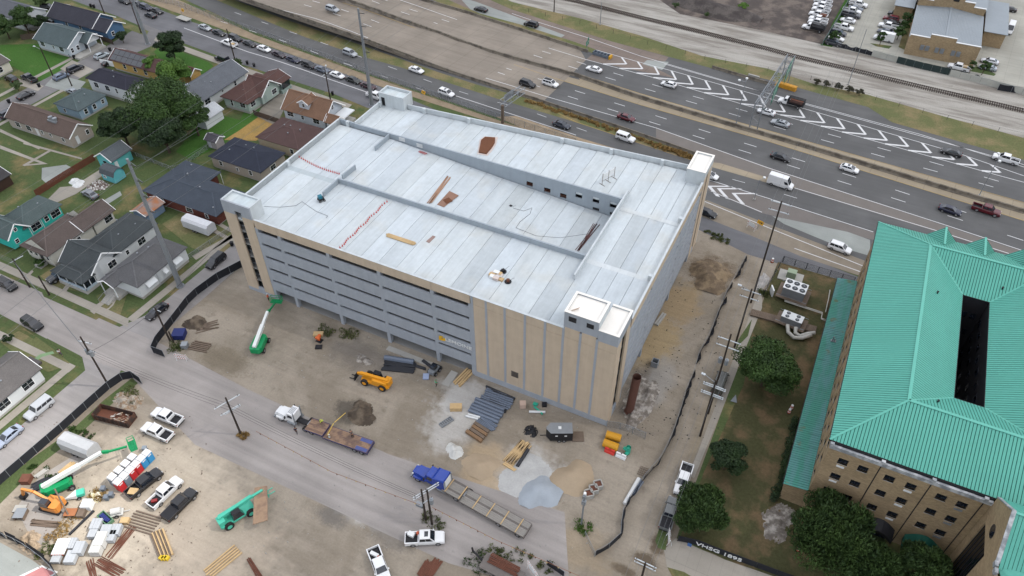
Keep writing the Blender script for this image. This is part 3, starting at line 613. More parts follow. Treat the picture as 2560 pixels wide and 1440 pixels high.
stairs(GA,-2.6,-0.7,47.9,52.6,1,[0.1,3.4,6.5,9.6,12.7,15.8,18.9])
# rear left tower on the deck
T4=bx('roof_stairhouse',PALEW,-72.7,45.5,ZD,-72.2,45.75,22.0)
def tw4(name,m,*a):return bx(name,m,*a,parent=T4)
tw4('tower_wall',PALEW,-71.2,45.5,ZD,-69.3,45.75,22.0);tw4('tower_wall',PALEW,-69.28,45.5,ZD,-66.3,45.75,22.0);tw4('lintel',PALEW,-72.2,45.5,21.0,-71.2,45.75,22.0);tw4('tower_wall',PALEW,-72.7,48.75,ZD,-66.3,49.0,22.0)
tw4('tower_wall',PALEW,-72.7,45.75,ZD,-72.45,48.75,22.0);tw4('tower_wall',PALEW,-66.55,45.75,ZD,-66.3,48.75,22.0);tw4('tower_roof',DECK,-72.45,45.75,21.2,-66.55,48.75,21.4).color=(*C(212,224,228),1);tw4('door',DARK,-72.18,45.66,ZD,-71.22,45.7,20.95)
tw4('tower_base',GREYW,-72.7,45.6,0,-66.3,49.0,ZD-0.3)
# parapets and inner walls
def wall(pts,z0,z1,th=0.25,name='parapet_wall',m=PALEW,seg=7.3,cap=True):
    pts=[Vector((*p,0)) for p in pts]
    for i in range(len(pts)-1):
        Lg=(pts[i+1]-pts[i]).length;n=max(1,round(Lg/seg))
        for k in range(n):
            p,q=pts[i].lerp(pts[i+1],k/n),pts[i].lerp(pts[i+1],(k+1)/n);q=p.lerp(q,1-0.03/max(0.5,(q-p).length));b=MB();zz0=z0 if not callable(z0) else None
            d=(q-p).normalized();s=Vector((-d.y,d.x,0))*th/2
            for w,(a,c) in enumerate([(p,q)]):
                b.add([a-s+Vector((0,0,z0)),c-s+Vector((0,0,z0)),c+s+Vector((0,0,z0)),a+s+Vector((0,0,z0)),a-s+Vector((0,0,z1)),c-s+Vector((0,0,z1)),c+s+Vector((0,0,z1)),a+s+Vector((0,0,z1))],
                      [(3,2,1,0),(4,5,6,7),(0,1,5,4),(1,2,6,5),(2,3,7,6),(3,0,4,7)])
            part(b,name,m)
wall([(-76.2,3.4),(-76.2,35.4)],17.8,20.0,0.3);wall([(-76.2,35.4),(-72.4,35.4)],0,20.0,0.3,m=INNERW);wall([(-72.4,35.6),(-72.4,45.5)],0.0,20.0,0.3)
wall([(-66.2,46.75),(-3.7,51.3)],17.9,20.0,0.3,m=PALEW,seg=10.5)
wall([(-66.2,46.75),(-3.7,51.3)],0,17.85,0.3,m=GREYW,seg=10.5)
for x,y in ((-61.9,46.8),(-51.3,47.5),(-30.3,49.0),(-19.8,49.8),(-9.3,50.6)):bx('parapet_pier',PALEW,x-0.35,y-0.35,ZD,x+0.35,y+0.35,20.08)
for x,y in ((-76.0,17.6),(-73.9,35.2),(-72.2,44.9)):bx('parapet_pier',PALEW,x-0.3,y-0.35,ZD,x+0.35,y+0.35,20.08)
for y in (17.4,34.4):bx('parapet_pier',PALEW,-1.0,y-0.35,ZD,-0.32,y+0.35,20.08)
wall([(-72.2,35.2),(-63.4,35.2)],ZD,20.0,0.3,m=INNERW,name='ramp_wall')
# long wall between ramp and rear bay with openings to the level below
def ramp_wall():
    op=[(-32.0,0),(-27.6,1),(-23.7,1),(-21.4,2),(-17.9,2),(-14.4,2)]
    op=[(-31.8,0.9),(-28.0,0.9),(-24.6,0.95),(-21.4,1.0),(-17.9,1.0),(-14.4,1.0)]
    x=-63.4;segs=[]
    for ox,w in op:segs.append((x,ox,None));segs.append((ox,ox+1.35,1));x=ox+1.35
    segs.append((x,-12.2,None));cuts=[-63.4,-53.5,-43.0,-37.5,-22.5,-12.2]
    for x0,x1,o in segs:
        if o is None:
            n=max(1,round((x1-x0)/8.0))
            for k in range(n):
                a,c=lerp(x0,x1,k/n),lerp(x0,x1,(k+1)/n)-(0.02 if n>1 else 0);bx('ramp_wall',INNERW,a,35.05,12.0,c,35.35,20.0)
        else:
            zc=ramp_z(x0);bot=max(zc+0.1,17.35);top=min(bot+1.35,18.75)
            if x0<-22.5:bot=zc+0.15;top=bot+1.1
            bx('ramp_wall',INNERW,x0,35.05,top,x1,35.35,20.0);bx('ramp_wall',INNERW,x0,35.05,12.0,x1,35.35,bot)
            if x0>-22.5:bx('roller_shutter',PALEW,x0+0.05,35.1,top-0.5,x1-0.05,35.3,top)
            else:
                for k in range(2):bx('guard_rail',RUST,x0+0.02,35.1,bot+0.3+0.35*k,x1-0.02,35.2,bot+0.36+0.35*k)
    bx('interior_shade_backing',DARK,-34,36.4,12.0,-12.5,36.5,18.6)  # dark sheet behind the openings stands in for the interior shade
    for x0 in (-17.7,-14.2):bx('painted_opening_shade',DARK,x0,35.02,15.75,x0+1.3,35.06,16.3)  # dark plates on the wall face, painted as shaded openings
    for x0 in (-61.0,-56.8):
        for k in range(3):bx('guard_rail',WHITE,x0,34.95,ramp_z(x0)+0.3+0.3*k,x0+1.4,35.04,ramp_z(x0)+0.45+0.3*k)
ramp_wall()
wall([(-12.1,12.0),(-12.1,38.4)],12.0,20.0,0.3,m=PALEW,name='ramp_wall')
wall([(-63.7,17.35),(-12.3,17.35)],13.0,20.0,0.3,m=INNERW,name='ramp_wall',seg=10.4)
wall([(-63.6,12.4),(-63.6,17.1)],ZD,20.0,0.25,m=INNERW,name='ramp_wall');wall([(-63.6,18.6),(-63.3,22.6)],ZD,20.0,0.25,m=INNERW,name='ramp_wall');wall([(-63.4,29.7),(-63.4,34.9)],ZD,20.0,0.25,m=INNERW,name='ramp_wall')
bx('walkway_slab',CONC,-43.0,-1.9,0.0,-33.4,-0.8,0.1);bx('walkway_slab',CONC,-29.6,-4.4,0.0,-28.2,-0.9,0.09)
# contractor's sign on the third spandrel row
def letters(txt,size,ext=0.03):
    c=bpy.data.curves.new('letters','FONT');c.body=txt;c.size=size;c.extrude=ext;c.offset=size*0.012
    o=bpy.data.objects.new('letters',c);COL.objects.link(o);dg=bpy.context.evaluated_depsgraph_get();me=bpy.data.meshes.new_from_object(o.evaluated_get(dg));bpy.data.objects.remove(o);return me
def letter_obj(txt,size,m,loc,rot,width=None,name='lettering',parent=None):
    me=letters(txt,size);me.materials.clear();me.materials.append(m);o=link(name,me,parent,loc);o.rotation_euler=rot
    if width:o.scale.x=width/max(0.01,max(v.co.x for v in me.vertices))
    return o
SG=thing('banner_sign','LEMOINE banner with white letters and yellow logo hung on the garage spandrel','sign',(-30.9,-0.06,6.62))
letter_obj('LEMOINE',1.0,WHITE,(0.0,0,0.0),(rad(90),0,0),5.35,parent=SG).scale.y=1.05
YEL=mat('sign_yellow',C(240,185,30),0.5,0.03)
b=MB();b.prism([(0,0),(0.8,0.12),(0.82,0.55),(0.4,0.5),(0.42,0.72),(0.82,0.78),(0.8,1.2),(0.1,1.05),(0.02,0.55)],0,0.06);o=b.build('logo',YEL,SG,(-1.25,0,-0.35));o.rotation_euler=(rad(90),0,0)
b=MB();b.prism([(0.5,0.1),(1.25,0.35),(1.2,0.95),(0.75,0.85),(0.78,0.62),(0.55,0.5)],0.0,0.07);o=b.build('logo',YEL,SG,(-1.15,-0.015,-0.4));o.rotation_euler=(rad(90),0,0)
# ------------------------------------------------------------------ brick institution with the green standing seam roof
GREEN=mat('green_metal_roof',C(94,182,164,0.66),0.5,0.10,0.15,spec=0.35,fine=12);GREENCAP=mat('green_roof_flashing',C(104,190,172,0.68),0.45,0.06,0.3,spec=0.35);GREENDK=mat('dark_green_and_seam_shade',C(28,92,78),0.8,0.1,1.0)  # dark green below the panel gaps stands in for shade along the seams
def fadedgreen():
    t=NT('weathered_green_roof');p=t.pos();a=t.noise(t.map(p,(0.6,0.12,1)),1.0,5,0.6);b=t.noise(p,0.35,4);s=t.noise(t.map(p,(0.25,3.0,1)),1.0,3)
    col=t.mix(t.ramp(a,0.4,0.62),C(72,150,132),C(94,150,148));col=t.mix(t.ramp(b,0.60,0.70,0,0.7),col,C(112,104,60));col=t.mix(t.ramp(s,0.55,0.75,0,0.5),col,C(44,84,76))
    return t.fin(col,0.6,0,0.3)
FGREEN=fadedgreen()
CORN=mat('weathered_cornice',C(150,154,158),0.9,0.35,0.8,two=C(190,192,194),fine=5)
IB=thing('institution_building','tan brick four storey building with green standing seam roof around a dark courtyard','building',(0,0,0))
EX0,EX1,EY0,EY1,EZ,RZ,RUN,HZ,IRUN=32.0,66.0,-0.55,53.4,16.9,20.8,8.3,17.4,6.65
def ib(name,m,*a,parent=IB):
    b=MB();b.box(*a);return b.build(name,m,parent)
def slope(org,u,up,rise,L,R,pitch,limit,cnt,m=GREEN,parent=IB,under=GREENDK,t0=0.0,stuff=False):
    """strips of a roof slope: u runs along the lower (or upper) edge, up runs across it in plan, rise per metre; limit(t) is the length of the strip at t"""
    n=round((L-t0)/pitch);sm=MB();g=0.045
    def P(t,r,off=0.0):return (org[0]+u[0]*t+up[0]*r,org[1]+u[1]*t+up[1]*r,org[2]+rise*r+off)
    for k in range(n):
        a,c=t0+k*pitch+g,t0+(k+1)*pitch-g;ra,rc=limit(a),limit(c)
        if max(ra,rc)<0.15:continue
        fs=[];b=sm if (stuff or k >= cnt) else MB()
        top=[P(a,0,0.05),P(c,0,0.05),P(c,rc,0.05),P(a,ra,0.05)];bot=[P(a,0,0),P(c,0,0),P(c,rc,0),P(a,ra,0)]
        b.add(top+bot,[(0,1,2,3),(4,7,6,5),(0,4,5,1),(1,5,6,2),(2,6,7,3),(3,7,4,0)])
        if b is not sm:b.build('roof_panel',m,parent)
    if sm.v:tag(sm.build('roof_panels',m,parent),kind='stuff')
pr=(RZ-EZ)/RUN;pi_=(RZ-HZ)/IRUN;LX,LY=EX1-EX0,EY1-EY0
hip=lambda L,R:(lambda t:max(0.0,min(t,L-t,R)))
slope((EX0,EY1,EZ),(0,-1),(1,0),pr,LY,RUN,0.45,hip(LY,RUN),999)
slope((EX0,EY0,EZ),(1,0),(0,1),pr,LX,RUN,0.45,hip(LX,RUN),999)
slope((EX1,EY0,EZ),(0,1),(-1,0),pr,LY,RUN,0.45,hip(LY,RUN),0,stuff=True)
slope((EX1,EY1,EZ),(-1,0),(0,-1),pr,LX,RUN,0.45,hip(LX,RUN),0,stuff=True)
ix0,ix1,iy0,iy1=EX0+RUN,EX1-RUN,EY0+RUN,EY1-RUN
slope((ix0,iy0,RZ),(0,1),(1,0),-pi_,iy1-iy0,IRUN,0.45,hip(iy1-iy0,IRUN),60)
slope((ix1,iy0,RZ),(-1,0),(0,1),-pi_,ix1-ix0,IRUN,0.45,hip(ix1-ix0,IRUN),0)
slope((ix0,iy1,RZ),(1,0),(0,-1),-pi_,ix1-ix0,IRUN,0.45,hip(ix1-ix0,IRUN),0)
slope((ix1,iy1,RZ),(0,-1),(-1,0),-pi_,iy1-iy0,IRUN,0.45,hip(iy1-iy0,IRUN),0,stuff=True)
b=MB();d=-0.03
O=[(EX0,EY0,EZ+d),(EX1,EY0,EZ+d),(EX1,EY1,EZ+d),(EX0,EY1,EZ+d)];I=[(ix0,iy0,RZ+d),(ix1,iy0,RZ+d),(ix1,iy1,RZ+d),(ix0,iy1,RZ+d)]
hx0,hx1,hy0,hy1=ix0+IRUN,ix1-IRUN,iy0+IRUN,iy1-IRUN;Hh=[(hx0,hy0,HZ+d),(hx1,hy0,HZ+d),(hx1,hy1,HZ+d),(hx0,hy1,HZ+d)]
for i in range(4):j=(i+1)% 4;b.quad(O[i],O[j],I[j],I[i]);b.quad(I[i],I[j],Hh[j],Hh[i])
b.build('roof_base',GREENDK,IB)
for i in range(4):
    j=(i+1)% 4
    for A,B_,w in ((O[i],I[i],0.3),(I[i],I[j],0.45),(I[i],Hh[i],0.2)):
        b=MB();b.bar((A[0],A[1],A[2]+0.09),(B_[0],B_[1],B_[2]+0.09),w,0.06);b.build('ridge_cap',GREENCAP,IB)
    b=MB();A,B_=O[i],O[j];b.bar((A[0],A[1],A[2]-0.08),(B_[0],B_[1],B_[2]-0.08),0.16,0.22);b.build('gutter',DARK,IB)
    b=MB();A,B_=Hh[i],Hh[j];b.bar((A[0],A[1],A[2]-0.02),(B_[0],B_[1],B_[2]-0.02),0.16,0.2);b.build('gutter',DARK,IB)
# walls; windows stand in recessed openings, so the wall is built of piers and bands
WY,WX=-1.0,32.4
def facade_wall(axis,c,a0,a1,z0,z1,wins,out,m=TANBRICK,th=0.35,parent=IB):
    """axis 0: along x at y=c, 1: along y at x=c; wins: (a, width, zbottom, height, style)"""
    def bxx(name,mm,p0,p1,d0,d1,q0,q1,par=parent):
        lo,hi=sorted((c+out*d0,c+out*d1));return ib(name,mm,*((p0,lo,q0,p1,hi,q1) if axis == 0 else (lo,p0,q0,hi,p1,q1)),parent=par)
    cols={}
    for w in wins:cols.setdefault(round(w[0],2),[]).append(w)
    x=a0
    for k in sorted(cols):
        ws=sorted(cols[k],key=lambda w:w[2]);l,r=k-ws[0][1]/2,k+ws[0][1]/2
        bxx('brick_wall',m,x,l,-th,0,z0,z1);zz=z0
        for w in ws:
            bxx('brick_wall',m,l,r,-th,0,zz,w[2]);zz=w[2]+w[3]
            f=bxx('window',DARK,l,r,-th+0.02,-th+0.08,w[2],zz)
            bxx('pane',GLASS,l+0.06,k-0.03,-th+0.08,-th+0.1,w[2]+0.06,zz-0.06,par=f);bxx('pane',GLASS,k+0.03,r-0.06,-th+0.08,-th+0.1,w[2]+0.06,zz-0.06,par=f)
            bxx('sill',CONC,l-0.05,r+0.05,-th+0.1,0.04,w[2]-0.07,w[2])
            if w[4]:bxx('louvre',WHITE if w[4]== 1 else METAL,l+0.12,r-0.18,-0.02,0.05,w[2]-0.78,w[2]-0.38)
        bxx('brick_wall',m,l,r,-th,0,zz,z1);x=r
    bxx('brick_wall',m,x,a1,-th,0,z0,z1)
rows=[13.1,9.4,5.65,1.9];wn_=[]
for ci,xc in enumerate((34.75,37.45,40.95,43.75,47.6,50.2)):
    for ri,zb in enumerate(rows):
        if ri == 3 and xc>38:continue
        wn_.append((xc,1.35,zb,1.25,(1 if ci in (0,3) and ri<3 else (2 if ci == 5 and ri<3 else 0))))
facade_wall(0,WY,32.4,53.0,0,15.75,wn_,-1)
facade_wall(1,WX,-0.65,52.6,0,15.75,[(y,1.3,zb,1.25,0) for y in [1.6+3.05*k for k in range(17)] for zb in rows[:3]],-1)
ib('brick_wall',TANBRICK,32.4,52.3,0,65.6,52.6,15.7);ib('brick_wall',TANBRICK,65.3,-0.6,0,65.6,52.2,15.7)
for x in (39.25,45.7,52.1):ib('expansion_joint',DARK,x-0.07,-1.03,0.1,x+0.07,-0.98,15.7)
ib('cornice',CORN,32.3,-1.12,15.76,53.0,-0.75,16.45);ib('cornice',CORN,32.25,-0.74,15.76,32.7,52.7,16.45)
for x in (32.5,39.25,45.7,52.1):ib('cornice_block',CORN,x-0.25,-1.16,16.46,x+0.25,-0.75,16.85)
ib('recess_shade_strip',DARK,32.7,-0.73,15.9,53.0,-0.62,16.8)  # solid strip in the gutter gap, coloured dark for its shade
for y in (4.0,13.0,22.0,31.0,40.0,49.0):ib('expansion_joint',DARK,32.37,y-0.06,4.5,32.42,y+0.06,15.7)
# courtyard walls, coloured dark to stand in for the deep shade
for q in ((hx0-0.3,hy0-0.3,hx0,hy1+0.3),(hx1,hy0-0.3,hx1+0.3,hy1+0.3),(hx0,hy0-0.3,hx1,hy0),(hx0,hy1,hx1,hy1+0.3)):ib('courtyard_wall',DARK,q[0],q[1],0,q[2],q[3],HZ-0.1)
for y in [hy0+1.5+2.9*k for k in range(8)]:
    for zb in (13,9.3,5.6):f=ib('window',DARK,hx1-0.05,y,zb,hx1+0.02,y+1.3,zb+1.3);ib('pane',GLASS,hx1-0.08,y+0.1,zb+0.1,hx1-0.05,y+1.2,zb+1.2,parent=f)
for x in (48.0,49.4):
    for zb in (13,9.3,5.6):f=ib('window',DARK,x,hy1-0.05,zb,x+1.0,hy1+0.02,zb+1.3);ib('pane',GLASS,x+0.1,hy1-0.08,zb+0.1,x+0.9,hy1-0.05,zb+1.2,parent=f)
ib('courtyard_floor',CONC,hx0,hy0,0.0,hx1,hy1,0.1)
for x,y,r in ((42.5,34.0,0),(44.3,10.5,1),(52.3,41.0,2)):
    z=RZ-(x-ix0)*pi_ if r == 0 else (RZ-(y-iy0)*pi_ if r == 1 else RZ-(iy1-y)*pi_);b=MB();b.cyl(0,0,-0.1,0.45,0.12,8);b.cyl(0,0,0.4,0.5,0.18,8);b.build('vent_pipe',DARK,IB,(x,y,z))
# dormers on the far slope
for k,(px,py) in enumerate(((2366,568),(2464,594),(2562,622))):
    A=G(px,py,19.6);x,y1=A.x,A.y-0.5;zb=17.6;b=MB();y0=y1-5.0
    b.add([(x-2.0,y1,zb),(x+2.0,y1,zb),(x,y1,19.6),(x-2.0,y0,zb),(x+2.0,y0,zb),(x,y0,19.6)],[(0,1,2),(3,5,4)]);dm=b.build('dormer',TANBRICK,IB)
    for s in (-1,1):
        b=MB();b.add([(x+s*2.35,y0,zb-0.25),(x+s*2.35,y1+0.3,zb-0.25),(x,y1+0.3,19.75),(x,y0,19.75),(x+s*2.35,y0,zb-0.33),(x+s*2.35,y1+0.3,zb-0.33),(x,y1+0.3,19.67),(x,y0,19.67)],[(0,1,2,3),(4,7,6,5),(0,4,5,1),(1,5,6,2),(2,6,7,3),(3,7,4,0)]);b.build('dormer_roof',GREEN,dm)
        for q in range(9):
            yy=y0+0.3+q*0.6;b=MB();b.bar((x+s*2.33,yy,zb-0.2),(x,yy,19.8),0.04,0.05);b.build('roof_seam',GREENDK,dm)  # ribs coloured dark to paint in the shade along each seam
    b=MB();b.bar((x,y0,19.8),(x,y1+0.3,19.8),0.35,0.06);b.build('ridge_cap',GREENCAP,dm)
# entrance awnings and gabled wing on the right
for x0,x1,m_ in ((40.5,45.2,DARK),(46.6,51.2,GREENDK)):
    b=MB();n=10;sec=[]
    for k in range(n+1):t=k/n;x=lerp(x0,x1,t);h=3.0+1.4*math.sin(math.pi*t);sec.append([(x,-1.02,h-1.3),(x,-1.02,h),(x,-2.6,h-0.9),(x,-2.6,h-1.5)])
    b.loft(sec);b.build('entrance_awning',m_,IB)
    ib('entrance_door',GLASS,x0+0.5,-1.04,0.05,x1-0.5,-1.0,2.3)
WG=thing('gabled_wing','gabled tan brick wing with round window and tall dark glazing at the lower right','building',(0,0,0))
b=MB();pts=[(-1.02,0),(-13.6,0),(-13.6,17.2),(-10.8,17.6),(-5.9,22.0),(-1.02,17.7)]
def xpl(name,m,pts,x0,x1,parent=WG):
    b=MB();n=len(pts);b.loft([[(x0,p[0],p[1]) for p in pts],[(x1,p[0],p[1]) for p in pts]]);return b.build(name,m,parent,tri=True)
xpl('brick_wall',TANBRICK,[(-1.02,14.1),(-1.02,17.7),(-5.9,22.0),(-10.8,17.6),(-13.6,17.2),(-13.6,14.1)],53.0,53.35)
xpl('brick_wall',TANBRICK,[(-1.02,0),(-1.02,14.08),(-2.6,14.08),(-2.6,0)],53.0,53.35);xpl('brick_wall',TANBRICK,[(-7.9,0),(-7.9,14.08),(-13.6,14.08),(-13.6,0)],53.0,53.35)
xpl('glazing',mat('curtain_glass',C(24,26,32),0.12,0.1,0.4,spec=0.5),[(-2.6,0.1),(-2.6,14.05),(-7.9,14.05),(-7.9,0.1)],53.25,53.3)
for k in range(7):xpl('mullion',DARK,[(-2.6-0.88*k-0.03,0.1),(-2.6-0.88*k-0.03,14.05),(-2.6-0.88*k+0.03,14.05),(-2.6-0.88*k+0.03,0.1)],53.18,53.25)
xpl('round_window',GLASS,[(-5.5+0.95*math.cos(a*math.pi/10),16.4+0.95*math.sin(a*math.pi/10)) for a in range(20)],52.97,53.02)
for A,B_ in (((-1.02,17.75),(-5.9,22.1)),((-5.9,22.1),(-10.9,17.65))):
    b=MB();b.bar((53.15,A[0],A[1]+0.05),(53.15,B_[0],B_[1]+0.05),0.5,0.14);b.build('coping',CORN,WG)
Q('brick_wall',TANBRICK,WG,53.4,-13.6,0,66,-13.25,17.2)
for s,ye in ((1,-0.6),(-1,-11.4)):
    nst=28
    for k in range(nst):
        x0=53.4+k*0.45;b=MB();z0=17.4
        b.add([(x0+0.03,ye,z0),(x0+0.42,ye,z0),(x0+0.42,-5.9,21.9),(x0+0.03,-5.9,21.9),(x0+0.03,ye,z0-0.06),(x0+0.42,ye,z0-0.06),(x0+0.42,-5.9,21.84),(x0+0.03,-5.9,21.84)],[(0,1,2,3),(4,7,6,5),(0,4,5,1),(1,5,6,2),(2,6,7,3),(3,7,4,0)]);b.build('roof_panel',GREEN,WG)
    b=MB();b.quad((53.4,ye,17.32),(66,ye,17.32),(66,-5.9,21.82),(53.4,-5.9,21.82));b.build('roof_base',GREENDK,WG)
b=MB();b.bar((53.4,-5.9,21.95),(66,-5.9,21.95),0.35,0.06);b.build('ridge_cap',GREENCAP,WG)
b=MB();b.add([(53.3,-11.0,17.45),(54.2,-12.6,16.6),(58,-13.9,17.0),(58,-11.0,18.2)],[(0,1,2,3)]);b.build('roof_base',GREEN,WG)
for y in (-11.1,-12.1):
    Q('cornice_block',CORN,WG,52.8,y-0.35,17.3,53.2,y+0.35,18.0)
# low lean-to along the left side
AN=thing('lean_to_annex','low brick lean-to with faded green metal roof along the left side of the building','annex',(0,0,0))
ib('brick_wall',TANBRICK,29.1,-0.95,0,32.35,-0.65,4.2,parent=AN);ib('brick_wall',TANBRICK,29.1,-0.65,0,29.4,49.6,3.9,parent=AN);ib('brick_wall',TANBRICK,29.1,49.6,0,32.35,49.9,4.2,parent=AN)
slope((28.8,50.1,4.1),(0,-1),(1,0),0.16,51.3,3.5,0.45,lambda t:3.55,999,m=FGREEN,parent=AN)
b=MB();b.quad((28.85,-1.15,4.08),(28.85,50.1,4.08),(32.35,50.1,4.64),(32.35,-1.15,4.64));b.build('roof_base',GREENDK,AN)
b=MB();b.bar((28.74,-1.2,4.05),(28.74,50.15,4.05),0.14,0.16);b.build('gutter',DARK,AN)
b=MB();b.cyl(30.6,32.0,4.3,5.6,0.12,8);b.cyl(30.9,32.0,4.3,5.2,0.1,8);b.box(30.3,31.8,4.2,31.2,32.3,4.6);b.build('roof_vent',METAL,AN)
# ------------------------------------------------------------------ houses
def HR(sw,ne,z):a=G(*sw,z);c=G(*ne,z);return (a.x,c.x,a.y,c.y)
class House:
    def __init__(s,name,label,cat,rect,wall,roof,trim=(0.82,0.83,0.83)):
        s.r=rect;s.t=thing(name,label,cat,((rect[0]+rect[1])/2,(rect[2]+rect[3])/2,0));s.wc,s.rc,s.tc=wall,roof,trim;s.o=Vector(s.t.location)
    def b(s):m=MB();m.M=Matrix.Translation(-s.o);return m
    def put(s,b,name,m,color=None,parent=None):
        o=b.build(name,m,parent or s.t);o.color=(*(color or s.wc),1);return o
    def walls(s,r,z0,z1,m=SIDING,inset=0.4,color=None,gab=None,rise=0,fnd=True):
        x0,x1,y0,y1=r[0]+inset,r[1]-inset,r[2]+inset,r[3]-inset;b=s.b();b.box(x0,y0,z0,x1,y1,z1)
        if gab == 'y':
            xm=(x0+x1)/2
            for y in (y0,y1):b.add([(x0,y,z1),(x1,y,z1),(xm,y,z1+rise)],[(0,1,2)])
        if gab == 'x':
            ym=(y0+y1)/2
            for x in (x0,x1):b.add([(x,y0,z1),(x,y1,z1),(x,ym,z1+rise)],[(0,1,2)])
        s.put(b,'wall',m,color)
        if fnd:b=s.b();b.box(x0+0.1,y0+0.1,0,x1-0.1,y1-0.1,z0+0.01);s.put(b,'foundation',CONC)
        s.w=(x0,x1,y0,y1)
    def roof(s,r,ez,kind,axis,rise,color=None,trim=True,m=SHINGLE,hipf=1.0):
        x0,x1,y0,y1=r;t=0.14;b=s.b();c=color or s.rc
        if kind == 'hip':
            d=min(x1-x0,y1-y0)/2*hipf
            if axis == 'y':R=[((x0+x1)/2,y0+d),((x0+x1)/2,y1-d)]
            else:R=[(x0+d,(y0+y1)/2),(x1-d,(y0+y1)/2)]
            v=[(x0,y0,ez),(x1,y0,ez),(x1,y1,ez),(x0,y1,ez),(*R[0],ez+rise),(*R[1],ez+rise)]
            if axis == 'y':f=[(0,1,4),(1,2,5,4),(2,3,5),(3,0,4,5)]
            else:f=[(0,1,5,4),(1,2,5),(2,3,4,5),(3,0,4)]
            b.add(v,f);b.add([(p[0],p[1],p[2]-t) for p in v[:4]],[(3,2,1,0)]);b.add(v[:4]+[(p[0],p[1],p[2]-t) for p in v[:4]],[(0,4,5,1),(1,5,6,2),(2,6,7,3),(3,7,4,0)])
            s.put(b,'roof',m,c);ends=[]
            for a_,b_ in (((x0,y0),R[0]),((x1,y0),R[0] if axis == 'y' else R[1]),(R[0],R[1])):
                q=s.b();q.bar((*a_,(ez if a_ in ((x0,y0),(x1,y0)) else ez+rise)+0.03),(*b_,ez+rise+0.03),0.25,0.04);s.put(q,'ridge_cap',SHINGLE,tuple(v*1.25 for v in c))
        else:
            if axis == 'y':
                xm=(x0+x1)/2;pr=[(x0,ez),(xm,ez+rise),(x1,ez),(x1,ez-t),(xm,ez+rise-t),(x0,ez-t)];b.loft([[(p[0],y,p[1]) for p in pr] for y in (y0,y1)])
                ends=[((x0,y,ez),(xm,y,ez+rise),(x1,y,ez)) for y in (y0,y1)];rl=((xm,y0,ez+rise),(xm,y1,ez+rise))
            else:
                ym=(y0+y1)/2;pr=[(y0,ez),(ym,ez+rise),(y1,ez),(y1,ez-t),(ym,ez+rise-t),(y0,ez-t)];b.loft([[(x,p[0],p[1]) for p in pr] for x in (x1,x0)])
                ends=[((x,y0,ez),(x,ym,ez+rise),(x,y1,ez)) for x in (x0,x1)];rl=((x0,ym,ez+rise),(x1,ym,ez+rise))
            s.put(b,'roof',m,c);q=s.b();q.bar((rl[0][0],rl[0][1],rl[0][2]+0.03),(rl[1][0],rl[1][1],rl[1][2]+0.03),0.3,0.04);s.put(q,'ridge_cap',SHINGLE,tuple(v*1.2 for v in c))
            if trim:
                for e in ends:
                    q=s.b()
                    for A,B_ in ((e[0],e[1]),(e[1],e[2])):q.bar((A[0],A[1],A[2]-0.08),(B_[0],B_[1],B_[2]-0.08),0.08,0.24)
                    s.put(q,'bargeboard',FLAT,s.tc)
    def win(s,side,a,z,w=0.9,h=1.3,n=1,arch=False,c=None,fr=None):
        x0,x1,y0,y1=s.w
        for k in range(n):
            q=a+(k-(n-1)/2)*(w+0.12);d=0.05
            def bb(p0,p1,e,z0,z1):
                if side == 'e':X=c if c is not None else x1;return (X-0.02,p0,z0,X+e,p1,z1)
                if side == 's':Y=c if c is not None else y0;return (p0,Y-e,z0,p1,Y+0.02,z1)
                if side == 'n':Y=c if c is not None else y1;return (p0,Y-0.02,z0,p1,Y+e,z1)
                X=c if c is not None else x0;return (X-e,p0,z0,X+0.02,p1,z1)
            b=s.b();b.box(*bb(q-w/2-0.1,q+w/2+0.1,0.05,z-0.1,z+h+0.1));f=s.put(b,'window',FLAT,fr or s.tc)
            b=s.b();b.box(*bb(q-w/2,q+w/2,0.07,z,z+h/2-0.03));b.box(*bb(q-w/2,q+w/2,0.07,z+h/2+0.03,z+h));s.put(b,'pane',GLASS,parent=f)
    def door(s,side,a,z,w=1.0,h=2.1,color=(0.6,0.6,0.6),c=None):
        x0,x1,y0,y1=s.w;b=s.b()
        if side == 'e':X=c if c is not None else x1;b.box(X-0.02,a-w/2,z,X+0.06,a+w/2,z+h)
        else:Y=c if c is not None else y0;b.box(a-w/2,Y-0.06,z,a+w/2,Y+0.02,z+h)
        s.put(b,'door',FLAT,color)
    def box(s,name,m,x0,y0,z0,x1,y1,z1,color=None):
        b=s.b();b.box(x0,y0,z0,x1,y1,z1);return s.put(b,name,m,color)
    def vents(s,pts):
        for x,y,z in pts:b=s.b();b.cyl(x,y,z-0.3,z+0.25,0.1,6);b.cyl(x,y,z+0.2,z+0.3,0.2,6);s.put(b,'roof_vent',METAL)
    def steps(s,x0,x1,y0,dy,z,n=4,color=None):
        for k in range(n):s.box('step',CONC,x0,y0+dy*k*0.32 if dy<0 else y0+0.32*k,0,x1,(y0+dy*k*0.32)-0.32 if dy<0 else y0+0.32*k+0.32,z*(1-k/n))
WH=C(228,232,234)
h=House('white_house','white single storey house with grey roof and front stair beside the site street corner','house',(-101.6,-93.0,-12.2,1.4),WH,C(104,104,106))
h.walls(h.r,0.7,3.9);h.roof(h.r,3.8,'hip','y',2.3,hipf=0.9);h.roof((-101.8,-97.4,-14.2,-10.0),3.5,'gable','y',1.2);h.box('porch_post',FLAT,-101.4,-14.0,0.7,-101.25,-13.85,3.4,WH);h.box('porch_post',FLAT,-97.9,-14.0,0.7,-97.75,-13.85,3.4,WH);h.box('porch_floor',CONC,-101.5,-14.1,0,-97.6,-11.8,0.7)
